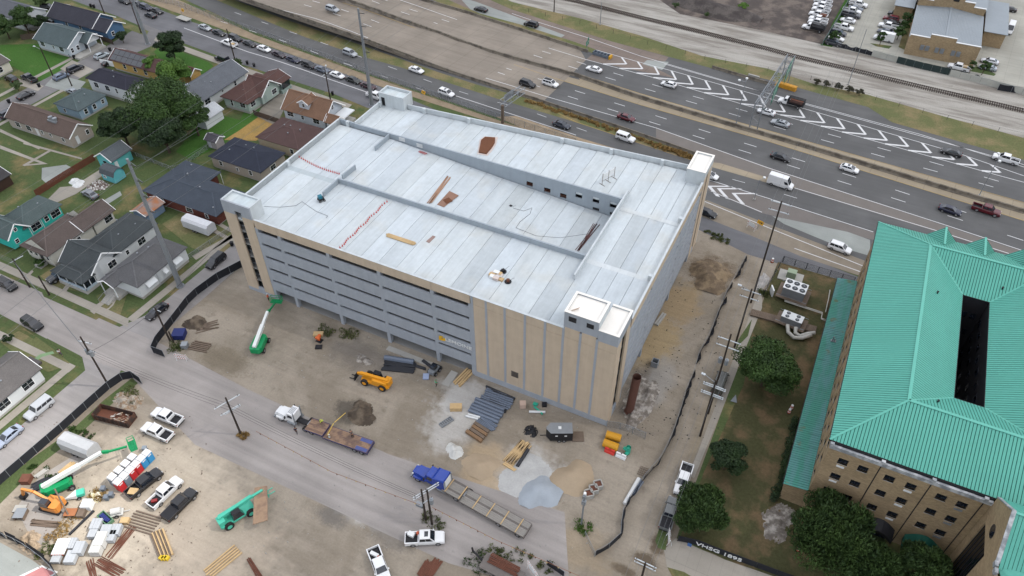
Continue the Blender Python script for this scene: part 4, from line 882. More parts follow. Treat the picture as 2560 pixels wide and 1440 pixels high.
for y,w in ((-9.0,2.4),(-5.2,1.0),(-1.8,2.0)):
    h.win('e',y,1.6,w*0.5,1.2,1);b=h.b();b.bar((-93.35,y-w/2-0.2,3.15),(-93.35,y+w/2+0.2,3.15),0.08,0.05);X=-93.4;b.quad((X,y-w/2,3.1),(X,y+w/2,3.1),(X+0.8,y+w/2,2.3),(X+0.8,y-w/2,2.3));b.quad((X,y-w/2,3.06),(X+0.8,y-w/2,2.26),(X+0.8,y+w/2,2.26),(X,y+w/2,3.06));h.put(b,'awning',FLAT,WH)
for y in (-7.2,-3.5):h.box('downpipe',FLAT,-93.42,y,0.3,-93.3,y+0.1,3.7,C(205,208,210))
for k in range(6):h.box('step',CONC,-100.6,-14.4-0.32*k,0,-98.4,-14.08-0.32*k,0.65-0.1*k)
for x in (-100.7,-98.4):
    b=h.b();b.bar((x,-14.1,1.5),(x,-16.2,0.9),0.05,0.05);b.bar((x,-16.2,0),(x,-16.2,0.9),0.05,0.05);b.bar((x,-14.1,0.7),(x,-14.1,1.5),0.05,0.05);h.put(b,'handrail',METAL)
h.vents([(-97.3,-4,6.1),(-98.5,-6,5.6)])
h=House('white_house','white house with dark grey roof and screened porch between cream and grey roofed houses','house',(-113.0,-104.3,-14.4,4.6),WH,C(80,85,87))
h.walls((-113.0,-104.3,-11.5,4.6),0.7,3.9);h.roof((-113.0,-104.3,-7.5,4.6),3.8,'hip','y',2.6);h.walls((-112.6,-104.2,-13.0,-6.2),0.72,3.92,gab='x',rise=2.4,fnd=False);h.roof((-113.2,-103.9,-13.6,-5.8),3.8,'gable','x',2.9)
h.win('e',-8.3,1.7,0.85,1.4,2);h.w=(-112.6,-104.7,-11.1,4.2);h.win('e',-4.2,1.8,0.7,1.0);h.win('e',-0.3,1.7,0.85,1.4,2)
h.box('porch_floor',CONC,-112.4,-15.6,0,-104.6,-12.4,0.75,None);h.roof((-112.9,-104.0,-16.0,-12.6),3.4,'hip','x',1.0)
h.box('screen',GLASS,-112.2,-15.3,1.3,-104.8,-15.25,3.2);h.box('screen',GLASS,-104.75,-15.3,1.3,-104.7,-12.6,3.2);h.box('porch_rail',FLAT,-112.3,-15.45,0.75,-104.6,-15.3,1.3,C(176,192,204));h.box('porch_rail',FLAT,-104.72,-15.45,0.75,-104.6,-12.6,1.3,C(176,192,204))
for x in (-112.2,-109.8,-107.3,-104.7):h.box('porch_post',FLAT,x-0.07,-15.42,1.3,x+0.07,-15.28,3.35,WH)
for y in (-14.0,-12.8):h.box('porch_post',FLAT,-104.76,y-0.07,1.3,-104.62,y+0.07,3.35,WH)
h.vents([(-107.0,-3,5.2),(-110.5,0,5.6),(-106.8,1.2,5.0)])
h=House('cream_house','long cream house with brown roof beside the turquoise house','house',(-125.0,-116.7,-13.0,4.0),C(218,216,206),C(104,94,90))
h.walls((-125.0,-116.7,-13.0,-1.5),0.6,3.7,gab='y',rise=2.4);h.roof((-125.0,-116.7,-13.4,-1.2),3.6,'hip','y',2.6);h.walls((-122.4,-116.6,-2.0,4.0),0.6,3.7,gab='y',rise=1.7);h.roof((-122.6,-116.4,-4.5,4.2),3.6,'gable','y',1.9)
h.w=(-124.6,-117.1,-12.6,3.6);h.win('e',-5.6,1.7,0.7,1.2);h.win('e',-1.0,2.0,0.6,0.8);h.win('e',2.2,1.6,0.9,1.4,2,c=-117.0);h.win('s',-123.4,1.5,0.8,1.4);h.win('s',-121.8,1.5,0.8,1.4);h.door('s',-120.3,0.7,1.0,2.2,C(60,60,64));h.win('s',-118.4,1.5,0.7,1.2)
h.box('porch_step',CONC,-121.2,-14.4,0,-119.4,-12.7,0.5);h.vents([(-119.5,-6,4.9),(-121.5,-3,5.6),(-119.0,-3.4,4.7)])
h=House('turquoise_house','bright turquoise house with white trimmed windows and grey roof at the left edge','house',(-136.0,-128.5,-13.5,0.3),C(60,196,184),C(94,106,106))
h.walls((-136,-128.5,-11,0.3),0.6,3.8);h.roof((-136.1,-128.3,-9.5,0.4),3.7,'hip','y',2.5);h.walls((-135.6,-128.4,-13.2,-8.4),0.62,3.82,gab='x',rise=2.2,fnd=False);h.roof((-136.2,-128.1,-13.5,-8.0),3.7,'gable','x',2.6)
h.win('e',-10.8,4.2,0.6,0.7);h.win('e',-11.6,1.6,0.7,0.9);h.w=(-135.6,-128.9,-10.6,-0.1);h.win('e',-6.6,1.6,1.0,1.5,2);h.win('e',-3.9,1.9,0.9,1.2);h.win('e',-1.6,1.6,1.0,1.5,2);h.box('corner_trim',FLAT,-128.9,-5.2,0.6,-128.82,-5.05,3.7,WH);h.box('corner_trim',FLAT,-128.9,-8.2,0.6,-128.82,-8.05,3.7,WH);h.vents([(-131.0,-3.0,5.2),(-133.0,-6.0,5.6)])
h=House('white_house','white house with grey roof and paired windows at the lower left edge by the street','house',(-101.8,-93.1,-49.0,-34.4),WH,C(110,107,106))
h.walls(h.r,0.5,3.4);h.roof(h.r,3.3,'gable','y',2.2);h.win('e',-37.6,1.3,0.95,1.5,2);h.win('e',-42.4,1.3,0.95,1.5,2);h.win('e',-46.6,1.3,0.95,1.5,2);h.box('porch',FLAT,-100.6,-34.3,0,-97.6,-32.2,0.5,C(90,86,86));h.vents([(-95.6,-40,4.4)])
h=House('brick_house','wide red brick house with slate grey hip roof left of the garage','house',(-117.0,-95.5,12.4,25.6),(0.2,0.1,0.09),C(78,85,95))
h.walls((-117,-95.6,12.4,21.6),0.3,3.2,m=REDBRICK);h.walls((-116.6,-106.4,20.6,25.4),0.3,3.15,m=REDBRICK,fnd=False);h.roof((-117.1,-95.4,12.3,22.0),3.1,'hip','x',1.7);h.roof((-117.0,-106.0,15.0,25.8),3.12,'hip','y',1.72)
h.w=(-116.6,-96.0,12.8,21.2);h.win('s',-112,1.2,0.8,1.1);h.win('s',-104,1.2,0.8,1.1,2);h.win('s',-99,1.2,0.8,1.1);h.win('e',17,1.2,0.8,1.1,2);h.vents([(-110,20,4.9),(-104,17.4,4.8),(-97.5,14.0,3.6),(-113,24,3.9)])
h.box('carport_post',FLAT,-105.8,25.2,0,-105.7,25.3,3.0,WH)
h=House('brick_house','beige brick house with dark blue grey hip roof nearest the garage rear corner','house',(-113.2,-97.4,29.4,38.8),C(176,166,154),C(60,64,76))
h.walls(h.r,0.3,3.3);h.roof(h.r,3.2,'hip','x',1.8);h.win('s',-110,1.3,0.8,1.2);h.win('s',-105,1.3,0.6,0.8);h.win('s',-101,1.3,0.8,1.2);h.win('e',34,1.3,0.8,1.2,2);h.vents([(-107,36,4.0),(-104,35.5,4.5),(-109,32.6,4.2)])
h=House('beige_house','low beige house with maroon roof behind the garage left wall','house',(-108.6,-95.4,41.0,51.5),C(196,182,158),C(94,76,74))
h.walls(h.r,0.3,3.3);h.roof(h.r,3.2,'hip','x',1.5);h.win('s',-98,1.2,0.9,1.2)
for y in (42.8,44.6,46.6,48.6):h.win('e',y,1.2,0.8,1.3)
h.vents([(-104,47,4.4),(-101,44.5,4.3),(-102.5,47.5,4.3),(-99,46.8,4.5)])
h=House('cottage','white cottage with brown shingle roof and dormer beside the frontage road','house',(-111.2,-96.0,54.4,63.0),C(208,216,226),C(134,106,88))
h.walls((-111.2,-97.5,54.4,63.0),0.6,3.5,gab='x',rise=3.2);h.roof((-111.3,-97.2,54.2,63.2),3.4,'gable','x',3.5);h.win('s',-108.8,1.6,0.9,1.3,2);h.win('s',-104.9,1.7,0.8,1.0);h.win('s',-100.6,1.6,0.9,1.3,2);h.win('e',58.7,4.4,0.8,1.1)
h.roof((-97.6,-93.6,54.0,57.8),3.3,'gable','x',1.5);h.walls((-97.4,-93.8,54.1,57.7),0.5,3.3,gab='x',rise=1.2,color=WH,fnd=False);h.box('porch_rail',FLAT,-97.4,57.8,2.7,-94.2,62.8,3.0,WH);h.box('porch_floor',CONC,-97.4,57.8,0,-94.2,62.8,0.6)
b=h.b();b.box(-106.0,55.6,4.4,-103.0,58.0,6.0);b.add([(-106,55.6,6.0),(-103,55.6,6.0),(-104.5,55.6,7.0)],[(0,1,2)]);h.put(b,'dormer',SIDING,C(214,220,228));h.roof((-106.3,-102.7,55.3,59.6),5.95,'gable','y',1.1);h.win('s',-104.5,4.9,0.7,0.9,c=55.6)
h=House('green_house','pale green house with maroon roof and white trim by the frontage road','house',(-129.6,-120.2,52.4,67.5),C(178,194,186),C(98,76,72))
h.walls((-129.6,-120.6,52.4,66.5),0.7,3.5);h.roof((-129.8,-120.4,52.2,66.8),3.4,'hip','y',2.8);h.walls((-126,-119.8,57.0,64.4),0.72,3.52,gab='x',rise=2.6,fnd=False);h.roof((-126.5,-119.4,56.6,64.8),3.4,'gable','x',3.1)
h.win('e',60.7,4.6,0.7,0.9);h.win('e',62.3,1.6,0.8,1.3,2);h.door('e',58.7,0.8,0.9,2.0,C(160,176,170));h.w=(-129.2,-121.0,52.8,66.1);h.win('s',-126.6,1.2,0.7,1.9);h.win('s',-122.9,1.6,0.8,1.3,2);h.win('e',54.6,1.6,0.8,1.3,2)
h.roof((-127.5,-119.6,64.0,69.2),3.3,'gable','y',1.6);h.box('porch_screen',GLASS,-119.95,65.4,1.2,-119.9,68.6,3.1);h.box('porch_base',FLAT,-127,65,0,-119.9,68.9,1.1,C(150,168,160));h.vents([(-124,55.5,5.0)])
h=House('white_house','white house with long grey roof behind a timber fence near the frontage road','house',(-142.2,-132.0,48.2,66.0),WH,C(110,114,120))
h.walls((-142,-132.2,48.2,65.8),0.6,3.6,gab='y',rise=2.2);h.roof((-142.4,-131.9,48.0,66.2),3.5,'gable','y',2.6);h.win('e',50.2,1.6,0.9,1.4,2);h.win('e',56.0,2.2,0.7,0.5);h.win('e',61.0,1.7,0.8,1.2);h.vents([(-136.0,54,5.2),(-134.8,55,4.9)]);h.box('skylight',FLAT,-141.4,49.5,4.0,-139.2,52.5,4.5,C(160,166,176))
h=House('yellow_house','yellow house with dark solar panels on a maroon roof','house',(-173.0,-154.3,54.8,61.0),C(206,172,108),C(98,76,74))
h.walls(h.r,0.5,3.4,gab='x',rise=1.7);h.roof((-173.2,-154.1,54.5,61.3),3.3,'gable','x',2.0);h.win('s',-168,1.3,1.0,1.3);h.win('s',-164,1.3,1.0,1.3);h.win('s',-160,1.2,1.0,1.5)
for i in range(6):
    for j in range(2):
        x0=-172.6+i*2.0;y0=54.7+j*1.55;k=2.0/3.4;b=h.b();z0=3.3+(y0-54.5)*k+0.08;z1=3.3+(y0+1.45-54.5)*k+0.08;b.add([(x0,y0,z0),(x0+1.92,y0,z0),(x0+1.92,y0+1.45,z1),(x0,y0+1.45,z1),(x0,y0,z0-0.05),(x0+1.92,y0,z0-0.05),(x0+1.92,y0+1.45,z1-0.05),(x0,y0+1.45,z1-0.05)],[(0,1,2,3),(4,7,6,5),(0,4,5,1),(1,5,6,2),(2,6,7,3),(3,7,4,0)]);h.put(b,'solar_panel',GLASS)
r_=HR((465,190),(520,172),3.0)
h=House('yellow_garage','small yellow garage with maroon gable roof behind the big tree','garage',(-152.0,-145.2,57.5,62.0),C(206,172,108),C(104,76,74));h.walls(h.r,0.1,3.0,gab='x',rise=1.3);h.roof(h.r,2.9,'gable','x',1.6);h.door('e',59.7,0.2,2.6,2.3,C(196,160,96))
h=House('white_house','tall white house with near black hip roof left of the largest tree','house',(*HR((213,195),(362,198),4.4),),C(222,226,230),C(62,62,72))
h.walls(h.r,0.8,4.5);h.roof(h.r,4.4,'hip','x',1.9,hipf=0.8);X0=h.r[0]
for k,(dx,n) in enumerate(((3.0,2),(7.2,2),(10.6,1),(14.2,1))):h.win('s',X0+dx,2.2,0.7,1.4,n)
h.win('e',(h.r[2]+h.r[3])/2,2.2,0.8,1.3);h.vents([(X0+6,h.r[3]-2,5.6),(X0+9,h.r[2]+2.2,5.7)])
h=House('blue_house','pale blue house with grey green roof below the dark roofed white house','house',(-167.2,-158.0,30.5,40.0),C(158,184,204),C(92,104,106))
h.walls(h.r,0.5,3.2);h.roof(h.r,3.1,'hip','y',1.9,hipf=0.7);h.win('e',32.8,1.2,0.9,1.3);h.win('e',35.6,1.2,0.9,1.3);h.win('e',38.4,1.4,0.8,1.0);h.door('e',34.2,0.5,0.9,2.0,C(96,120,140));h.win('s',-164,1.3,0.6,0.9);h.vents([(-163.5,37,4.8),(-161,36,4.4),(-160,33,4.0)])
h=House('tan_house','long tan house with brown gable roof and rooftop cooling units at the left','house',(-172.8,-149.3,20.2,27.4),C(182,172,162),C(106,92,86))
h.walls(h.r,0.5,3.2,gab='x',rise=2.1);h.roof(h.r,3.1,'gable','x',2.4);h.win('s',-169,1.1,0.7,1.4,2);h.win('s',-165,1.1,0.7,1.4,2);h.win('s',-160,1.5,0.6,0.9);h.win('s',-157,1.5,0.6,0.9);h.door('s',-161.9,0.5);h.win('s',-152.6,1.3,0.8,1.0);h.door('e',22.4,0.5,0.9,2.1,WH);h.win('e',25.6,1.5,0.8,1.2)
h.box('roof_unit_frame',METAL,-158.6,22.3,4.6,-155.6,23.8,5.0)
for x in (-157.9,-156.4):b=h.b();b.cyl(x,23.0,5.0,5.7,0.55,12);b.cyl(x,23.0,5.7,5.75,0.4,12);h.put(b,'cooling_unit',METAL)
h=House('white_house','small white house with grey roof and white porch gable next to the bright lawn','house',(-203.0,-189.0,54.2,64.6),C(204,214,222),C(90,102,104))
h.walls(h.r,0.6,3.5,gab='x',rise=2.4);h.roof((-203.4,-188.8,53.9,64.9),3.4,'gable','x',2.9);h.walls((-190.5,-186.4,59.0,64.0),2.9,3.4,gab='x',rise=1.8,color=WH,fnd=False);h.roof((-191,-186.0,58.6,64.4),3.4,'gable','x',2.0);h.box('porch_floor',CONC,-189.2,54.6,0,-186.0,64.2,0.6);h.w=(-202.6,-189.4,54.6,64.2)
h.win('s',-200.6,1.5,0.7,1.3,2);h.win('s',-196,1.6,0.6,1.0);h.win('s',-192.6,1.5,0.7,1.3,2);h.win('e',55.6,1.4,0.8,1.3);h.win('e',57.6,1.4,0.8,1.3);h.door('e',60.4,0.6,1.0,2.1,C(60,64,72))
for y in (59.2,63.8):h.box('porch_post',FLAT,-186.7,y-0.1,0.6,-186.5,y+0.1,3.0,WH)
h=House('blue_house','slate blue house with dark roof and white trimmed gables at the upper left','house',(-212.4,-187.0,66.8,75.6),C(88,122,156),C(70,70,78))
h.walls((-212.4,-193.0,66.8,75.6),0.5,3.5,gab='x',rise=2.6);h.roof((-212.8,-192.8,66.5,75.9),3.4,'gable','x',3.0);h.walls((-194,-187.2,66.8,73.8),0.52,3.5,gab='x',rise=2.0,fnd=False);h.roof((-193.6,-186.9,66.5,74.1),3.3,'gable','x',2.3);h.win('e',69.2,1.3,0.9,1.2);h.w=(-212,-193.4,67.2,75.2);h.win('s',-199,1.6,0.8,1.2);h.win('s',-205,1.6,0.8,1.2)
p=G(26,151,3.2);h=House('cream_house','cream gabled house cut by the left edge above the bright lawn','house',(p.x-13,p.x,p.y-8,p.y),C(226,222,206),C(110,104,100));h.walls(h.r,0.4,3.3,gab='y',rise=1.8);h.roof(h.r,3.2,'gable','y',2.2);h.win('e',p.y-4,1.2,0.9,1.4,2)
p=G(118,24,3.4);h=House('white_house','grey roofed house with small white porch behind trees at the top left corner','house',(p.x-20,p.x,p.y-9.5,p.y),WH,C(108,110,116));h.walls(h.r,0.5,3.5,gab='x',rise=2.4);h.roof(h.r,3.4,'gable','x',2.8);h.win('e',p.y-5,1.3,0.9,1.3,2);h.box('porch_floor',CONC,p.x-0.4,p.y-8,0,p.x+1.4,p.y-3,0.5)
p=G(150,42,2.6);h=House('carport_shed','small flat metal roofed shed between the top left houses','shed',(p.x-6,p.x,p.y-3.2,p.y+0.4),C(70,54,48),C(150,152,156));h.walls(h.r,0,2.5,m=FLAT,fnd=False);h.box('roof',METAL,p.x-6.2,p.y-3.4,2.5,p.x+0.2,p.y+0.6,2.65)
p=G(28,434,2.8);h=House('timber_carport','dark brown carport with gable roof at the left edge beside the lawn','carport',(p.x-8,p.x,p.y-9,p.y),C(70,52,44),C(78,76,78));h.walls(h.r,0,2.7,m=FLAT,gab='y',rise=1.2,fnd=False);h.roof(h.r,2.7,'gable','y',1.5)
h=House('garden_shed','turquoise shed with grey gable roof beside the timber boundary fence','shed',(-138.2,-132.4,17.6,24.0),C(110,200,200),C(98,104,108));h.walls(h.r,0.1,3.0,gab='y',rise=1.5);h.roof(h.r,2.9,'gable','y',1.8);h.door('e',18.9,0.2,0.9,2.0,WH);h.win('s',-135.4,1.0,1.2,1.2,fr=C(150,196,210))
h=House('barn_shed','small turquoise barn shed with gambrel end beyond the junk filled yard','shed',(-133.0,-128.4,14.0,17.6),C(110,196,204),C(92,98,102))
b=h.b();pr=[(14.2,0.1),(14.2,2.0),(14.7,2.9),(15.8,3.4),(16.9,2.9),(17.4,2.0),(17.4,0.1)];b.loft([[(x,q[0],q[1]) for q in pr] for x in (-128.7,-132.7)]);h.put(b,'wall',SIDING);h.w=(-132.7,-128.7,14.2,17.4)
b=h.b();pr=[(14.0,1.95),(14.6,2.98),(15.8,3.52),(17.0,2.98),(17.6,1.95),(17.5,1.9),(16.95,2.9),(15.8,3.42),(14.65,2.9),(14.1,1.9)];b.loft([[(x,q[0],q[1]) for q in pr] for x in (-128.4,-133.0)]);h.put(b,'roof',SHINGLE,h.rc);h.win('s',-131.6,1.0,0.6,0.6)
h=House('blue_shed','weathered blue shed with rusty roof patches beside the steel pole','shed',(-114.9,-110.2,6.2,12.0),C(124,146,172),C(140,128,126));h.walls(h.r,0.05,2.4,gab='y',rise=0.8);h.roof(h.r,2.3,'gable','y',1.0,m=mat('rusty_sheet_roof',C(150,140,136),0.8,0.2,0.3,two=C(158,104,70),fine=4))
h=House('grey_shed','tiny grey garden shed on the lawn in front of the dark trees','shed',(-120.4,-116.6,35.4,38.8),C(172,166,168),C(88,86,92));h.walls(h.r,0.2,2.5,gab='x',rise=0.8);h.roof(h.r,2.4,'gable','x',1.0);h.door('s',-119.2,0.2,0.9,1.9,C(196,200,206))
h=House('white_garage','white gabled garage half hidden behind the largest tree','garage',(-131.0,-125.4,41.5,48.5),WH,C(200,204,208));h.walls(h.r,0.05,2.8,gab='y',rise=1.3);h.roof(h.r,2.7,'gable','y',1.5)
# warehouse across the railway
BW=House('brick_warehouse','tan brick building with stepped parapets and grey corrugated roof beyond the railway','building',(31.0,49.9,165.0,192.0),C(150,128,98),C(150,158,164))
b=BW.b()
for x0,x1,z1 in ((31.0,36.3,6.0),(36.32,43.2,7.1),(43.22,49.8,6.0)):b=BW.b();b.box(x0,165,0,x1,165.4,z1);BW.put(b,'brick_wall',TANBRICK);BW.box('coping',WHITE,x0-0.05,164.92,z1,x1+0.05,165.48,z1+0.12)
for x0,x1,z1 in ((31.0,35.0,7.4),(35.02,37.8,8.6),(37.82,43.4,10.6),(43.42,46.4,8.6),(46.42,49.8,7.4)):BW.box('brick_wall',TANBRICK,x0,189.6,0,x1,190.0,z1);BW.box('coping',WHITE,x0-0.05,189.5,z1,x1+0.05,190.1,z1+0.14)
BW.box('brick_wall',TANBRICK,31.0,165.42,0,31.4,189.58,5.2);BW.box('brick_wall',TANBRICK,49.4,165.42,0,49.8,189.58,5.2)
CORR=mat('corrugated_roof_metal',C(148,156,162),0.5,0.08,0.2,metal=0.1)
for s,xa,xb in ((1,30.8,40.4),(-1,50.0,40.4)):
    for k in range(24):
        x0,x1=lerp(xa,xb,k/24),lerp(xa,xb,(k+0.93)/24);z0,z1=5.3+1.0*k/24,5.3+1.0*(k+0.93)/24;b=BW.b();b.add([(x0,165.45,z0),(x1,165.45,z1),(x1,189.55,z1),(x0,189.55,z0),(x0,165.45,z0-0.08),(x1,165.45,z1-0.08),(x1,189.55,z1-0.08),(x0,189.55,z0-0.08)],[(0,1,2,3),(4,7,6,5),(0,4,5,1),(1,5,6,2),(2,6,7,3),(3,7,4,0)]);BW.put(b,'roof_panel',CORR)
BW.box('ridge_cap',CORR,40.1,165.5,6.32,40.7,189.5,6.4);BW.box('roof_base',DARK,31.4,165.5,5.0,49.4,189.5,5.15)
for x in (34.6,36.0,38.6,40.0,42.95,44.4):
    f=BW.box('window_louvre',METAL,x,164.8,2.2,x+1.05,165.02,3.7)
    for k in range(5):b=BW.b();b.box(x+0.03,164.74,2.3+0.27*k,x+1.02,164.82,2.42+0.27*k);BW.put(b,'slat',METAL,parent=f)
BW.box('roof',CORR,30.6,190.1,6.6,50.4,214,6.75);BW.box('back_wall',TANBRICK,31,190.2,0,49.8,213,6.5);BW.box('vent',DARK,40.2,189.45,8.3,41.8,189.5,9.4);BW.box('side_roof',CORR,50.6,180,4.6,57,205,4.75);BW.box('side_block',TANBRICK,50.8,181,0,56.6,204,4.5);BW.box('side_roof',CORR,24.5,189,4.2,30.4,206,4.35);BW.box('side_block',TANBRICK,25,190,0,30.2,205,4.1)
# ------------------------------------------------------------------ trees and plants
def leafmat(name,a,b_):
    t=NT(name);g=t.n.new('ShaderNodeNewGeometry');n=t.noise(g.outputs['Position'],0.35,4,0.6)
    f=t.math('ADD',t.math('MULTIPLY',g.outputs['Random Per Island'],0.55),t.math('MULTIPLY',t.ramp(n,0.35,0.65),0.5));m=t.fin(t.mix(f,a,b_),0.65,0,0.25);return m
LEAF_OAK=leafmat('oak_leaves',C(36,56,26),C(70,98,44));LEAF_DARK=leafmat('dark_leaves',C(26,42,24),C(52,74,38));LEAF_LIGHT=leafmat('bright_leaves',C(58,92,34),C(104,138,60))
LEAF_CRAPE=leafmat('crape_leaves',C(34,54,28),C(76,100,50));LEAF_SHRUB=leafmat('shrub_leaves',C(44,62,36),C(84,104,58));WEED=leafmat('weed_leaves',C(62,78,40),C(112,116,70));DRYW=leafmat('dry_stalks',C(140,112,68),C(176,146,92))
BARK=mat('bark',C(84,72,60),0.95,0.25,2.0,bump=0.5)
def leaves(name,m,centres,radii,n,size,parent=None,up=0.25,flat=1.0,spiky=0.0,rng=RNG):
    c=np.asarray(centres,float);r=np.asarray(radii,float);w=r**2/np.sum(r**2);idx=rng.choice(len(c),n,p=w)
    d=rng.normal(size=(n,3));d /= np.linalg.norm(d,axis=1,keepdims=True);d[:,2]=np.abs(d[:,2])*0.8+d[:,2]*0.2
    rr=r[idx]*(0.70+0.38*rng.random(n));p=c[idx]+d*rr[:,None]*np.array([1,1,flat])
    nrm=d+rng.normal(size=(n,3))*0.55+np.array([0,0,up]);nrm /= np.linalg.norm(nrm,axis=1,keepdims=True)
    t=rng.normal(size=(n,3));t -= nrm*np.sum(t*nrm,1)[:,None];t /= np.linalg.norm(t,axis=1,keepdims=True);b=np.cross(nrm,t)
    if spiky:t=t*(1-spiky)+np.array([0,0,1.0])*spiky+d*spiky*0.5;t /= np.linalg.norm(t,axis=1,keepdims=True);b=np.cross(nrm,t);b /= np.maximum(1e-6,np.linalg.norm(b,axis=1,keepdims=True))
    s=size*(0.6+0.8*rng.random(n))[:,None];tl=t*s*(1+spiky*1.4)*0.5;bl=b*s*0.36*(1-0.45*spiky)
    v=np.stack([p-tl,p+bl*0.9,p+tl,p-bl*0.9],1).reshape(-1,3);f=np.arange(n*4).reshape(-1,4)
    me=bpy.data.meshes.new(name);me.vertices.add(n*4);me.loops.add(n*4);me.polygons.add(n)
    me.vertices.foreach_set('co',v.ravel());me.loops.foreach_set('vertex_index',f.ravel());me.polygons.foreach_set('loop_start',np.arange(0,n*4,4));me.update(calc_edges=True);me.materials.append(m)
    return link(name,me,parent)
def tree(px,py,r,hgt,label,m=LEAF_OAK,name='tree',cat='tree',group=None,clumps=None,leaf=0.42,dens=1.0,zc=None,spiky=0.0,flat=0.85,trunk=0.22,spread=1.0):
    zc=zc if zc is not None else hgt*0.6;q=G(px,py,zc);t=thing(name,label,cat,(q.x,q.y,0),0,group);rg=np.random.default_rng(int(px*7+py));k=clumps or int(10+r*4)
    cs,rs=[],[]
    for i in range(k):
        a=rg.random()*6.283;u=math.sqrt(rg.random());z=rg.random();rad_=r*0.86*u*math.sqrt(max(0.08,1-(z-0.35)**2*1.7))
        cs.append((math.cos(a)*rad_*spread,math.sin(a)*rad_*spread,hgt*0.38+z*hgt*0.46));rs.append(r*(0.25+0.17*rg.random()))
    b=MB();b.tube([(0,0,0),(0.05,0.02,hgt*0.25),(0.0,0.08,hgt*0.5)],trunk*r*0.28,8,r2=trunk*r*0.16);b.build('trunk',BARK,t)
    for i in range(min(7,k)):
        b=MB();c=cs[i];b.tube([(0,0.03,hgt*0.22+i*0.1),(c[0]*0.5,c[1]*0.5,hgt*0.4),(c[0],c[1],c[2])],trunk*r*0.10,6,r2=0.03);b.build('limb',BARK,t)
    n=int(dens*250*sum(x*x for x in rs)/(leaf/0.42)**2);leaves('crown',m,cs,rs,min(26000,n),leaf,t,spiky=spiky,flat=flat,rng=rg);return t
tree(395,262,9.0,13,'largest tree of the block, broad dark green crown over the back gardens',clumps=46)
tree(300,312,5.0,10,'dark green tree leaning on the left side of the largest tree',LEAF_DARK,clumps=26)
tree(478,282,4.6,11,'green tree on the right flank of the largest tree beside the white garage',LEAF_OAK,clumps=24)
tree(405,330,5.2,10,'lower dark crown in front of the largest tree',LEAF_DARK,clumps=26)
tree(432,182,4.6,9,'light green tree between the solar roof and the grey roofed white house',LEAF_LIGHT,clumps=26)
tree(378,160,2.4,6.5,'small light green tree at the corner of the solar panel roof',LEAF_LIGHT)
tree(425,110,4.3,9.5,'round dark tree standing alone on the frontage road corner lawn',LEAF_DARK,clumps=30)
tree(302,88,2.0,4.2,'dark round bush beside the slate blue house',LEAF_DARK,name='bush',cat='bush')
tree(55,45,4.0,8.5,'green tree in front of the porch house at the top left',LEAF_OAK)
tree(8,62,4.0,7.5,'bushy green tree cut by the left edge of the picture',LEAF_OAK)
tree(98,50,2.6,5,'low green tree right of the top left trees',LEAF_DARK)
tree(105,3,2.6,4.2,'pale flowering bush at the very top left beside the driveway',LEAF_SHRUB,name='bush',cat='bush')
tree(589,158,1.7,3.2,'pale flowering shrub at the end of the grey roofed white house',LEAF_SHRUB,name='bush',cat='bush')
tree(40,212,1.6,3.0,'small brownish shrub beside the far street driveway',LEAF_SHRUB,name='bush',cat='bush')
tree(20,845,1.0,1.6,'dark rounded bush on the lawn at the left edge',LEAF_DARK,name='bush',cat='bush')
tree(98,655,1.1,1.8,'green bush beside the turquoise house front walk',LEAF_OAK,name='bush',cat='bush')
tree(1922,912,5.4,9.5,'dense dark green tree beside the street left of the annex',LEAF_OAK,clumps=44,leaf=0.34)
tree(1820,1140,3.2,6.0,'compact oval dark tree on the campus lawn between two larger trees',LEAF_DARK,clumps=26,leaf=0.28)
tree(1752,1272,4.2,7.5,'spiky green tree overhanging the parked grey pickup',LEAF_CRAPE,clumps=34,leaf=0.34,spiky=0.45)
tree(2085,1340,5.9,10.5,'large spiky crowned tree in front of the institution windows',LEAF_CRAPE,clumps=48,leaf=0.36,spiky=0.5)
tree(2185,1425,4.2,8.0,'lower spiky tree at the bottom edge right of the large campus tree',LEAF_CRAPE,clumps=30,leaf=0.36,spiky=0.5)
tree(2310,1415,3.4,7.5,'small leafy tree beside the dark entrance awning',LEAF_CRAPE,clumps=26,leaf=0.34,spiky=0.4)
for k,(px,py,r,lab) in enumerate([(2255,14,2.0,'leafy street tree at the top of the warehouse planting strip'),(2272,44,1.8,'street tree beside the dark parked truck at the warehouse'),(2262,60,1.7,'street tree behind the white pickup near the warehouse'),(2250,78,1.8,'street tree behind the white panel van'),(2206,92,1.3,'young tree in front of the white panel van'),
    (2088,88,1.6,'round tree among the parked cars at the lot corner'),(2500,66,1.6,'slender tree between the warehouse and the white delivery van'),(2464,165,1.4,'small tree in front of the silver car at the warehouse'),(2432,162,1.0,'small tree at the warehouse corner beside the white pickup')]):tree(px,py,r,4.6,lab,LEAF_OAK,group='small trees around the warehouse lot',leaf=0.5,trunk=0.3)
for k,(px,py) in enumerate([(2044,204),(2068,208),(2098,216),(2124,221),(2150,229)]):
    tree(px,py,1.15,1.9,('dark shrub in the row by the railway fence, leftmost','second shrub from the left in the row by the railway fence','middle shrub of the row by the railway fence','dark shrub at the foot of the tall lamp mast by the railway','dark shrub in the row by the railway fence, rightmost')[k],leafmat('red_leaf_shrub',C(50,50,40),C(84,82,62)) if k == 0 else bpy.data.materials['red_leaf_shrub'],name='shrub',cat='shrub',group='shrubs along the railway fence',leaf=0.3)
for px,py,r,m,lab in ((1858,14,1.8,LEAF_LIGHT,'bright yellow green bush on the dark ballast heap'),(1690,12,1.1,LEAF_SHRUB,'olive bush low on the dark ballast heap'),(1768,36,0.9,LEAF_SHRUB,'small olive bush at the foot of the ballast heap'),(2345,120,1.4,LEAF_DARK,'dark bush at the left wall of the brick warehouse')):tree(px,py,r,1.8,lab,m,name='bush',cat='bush',leaf=0.4)
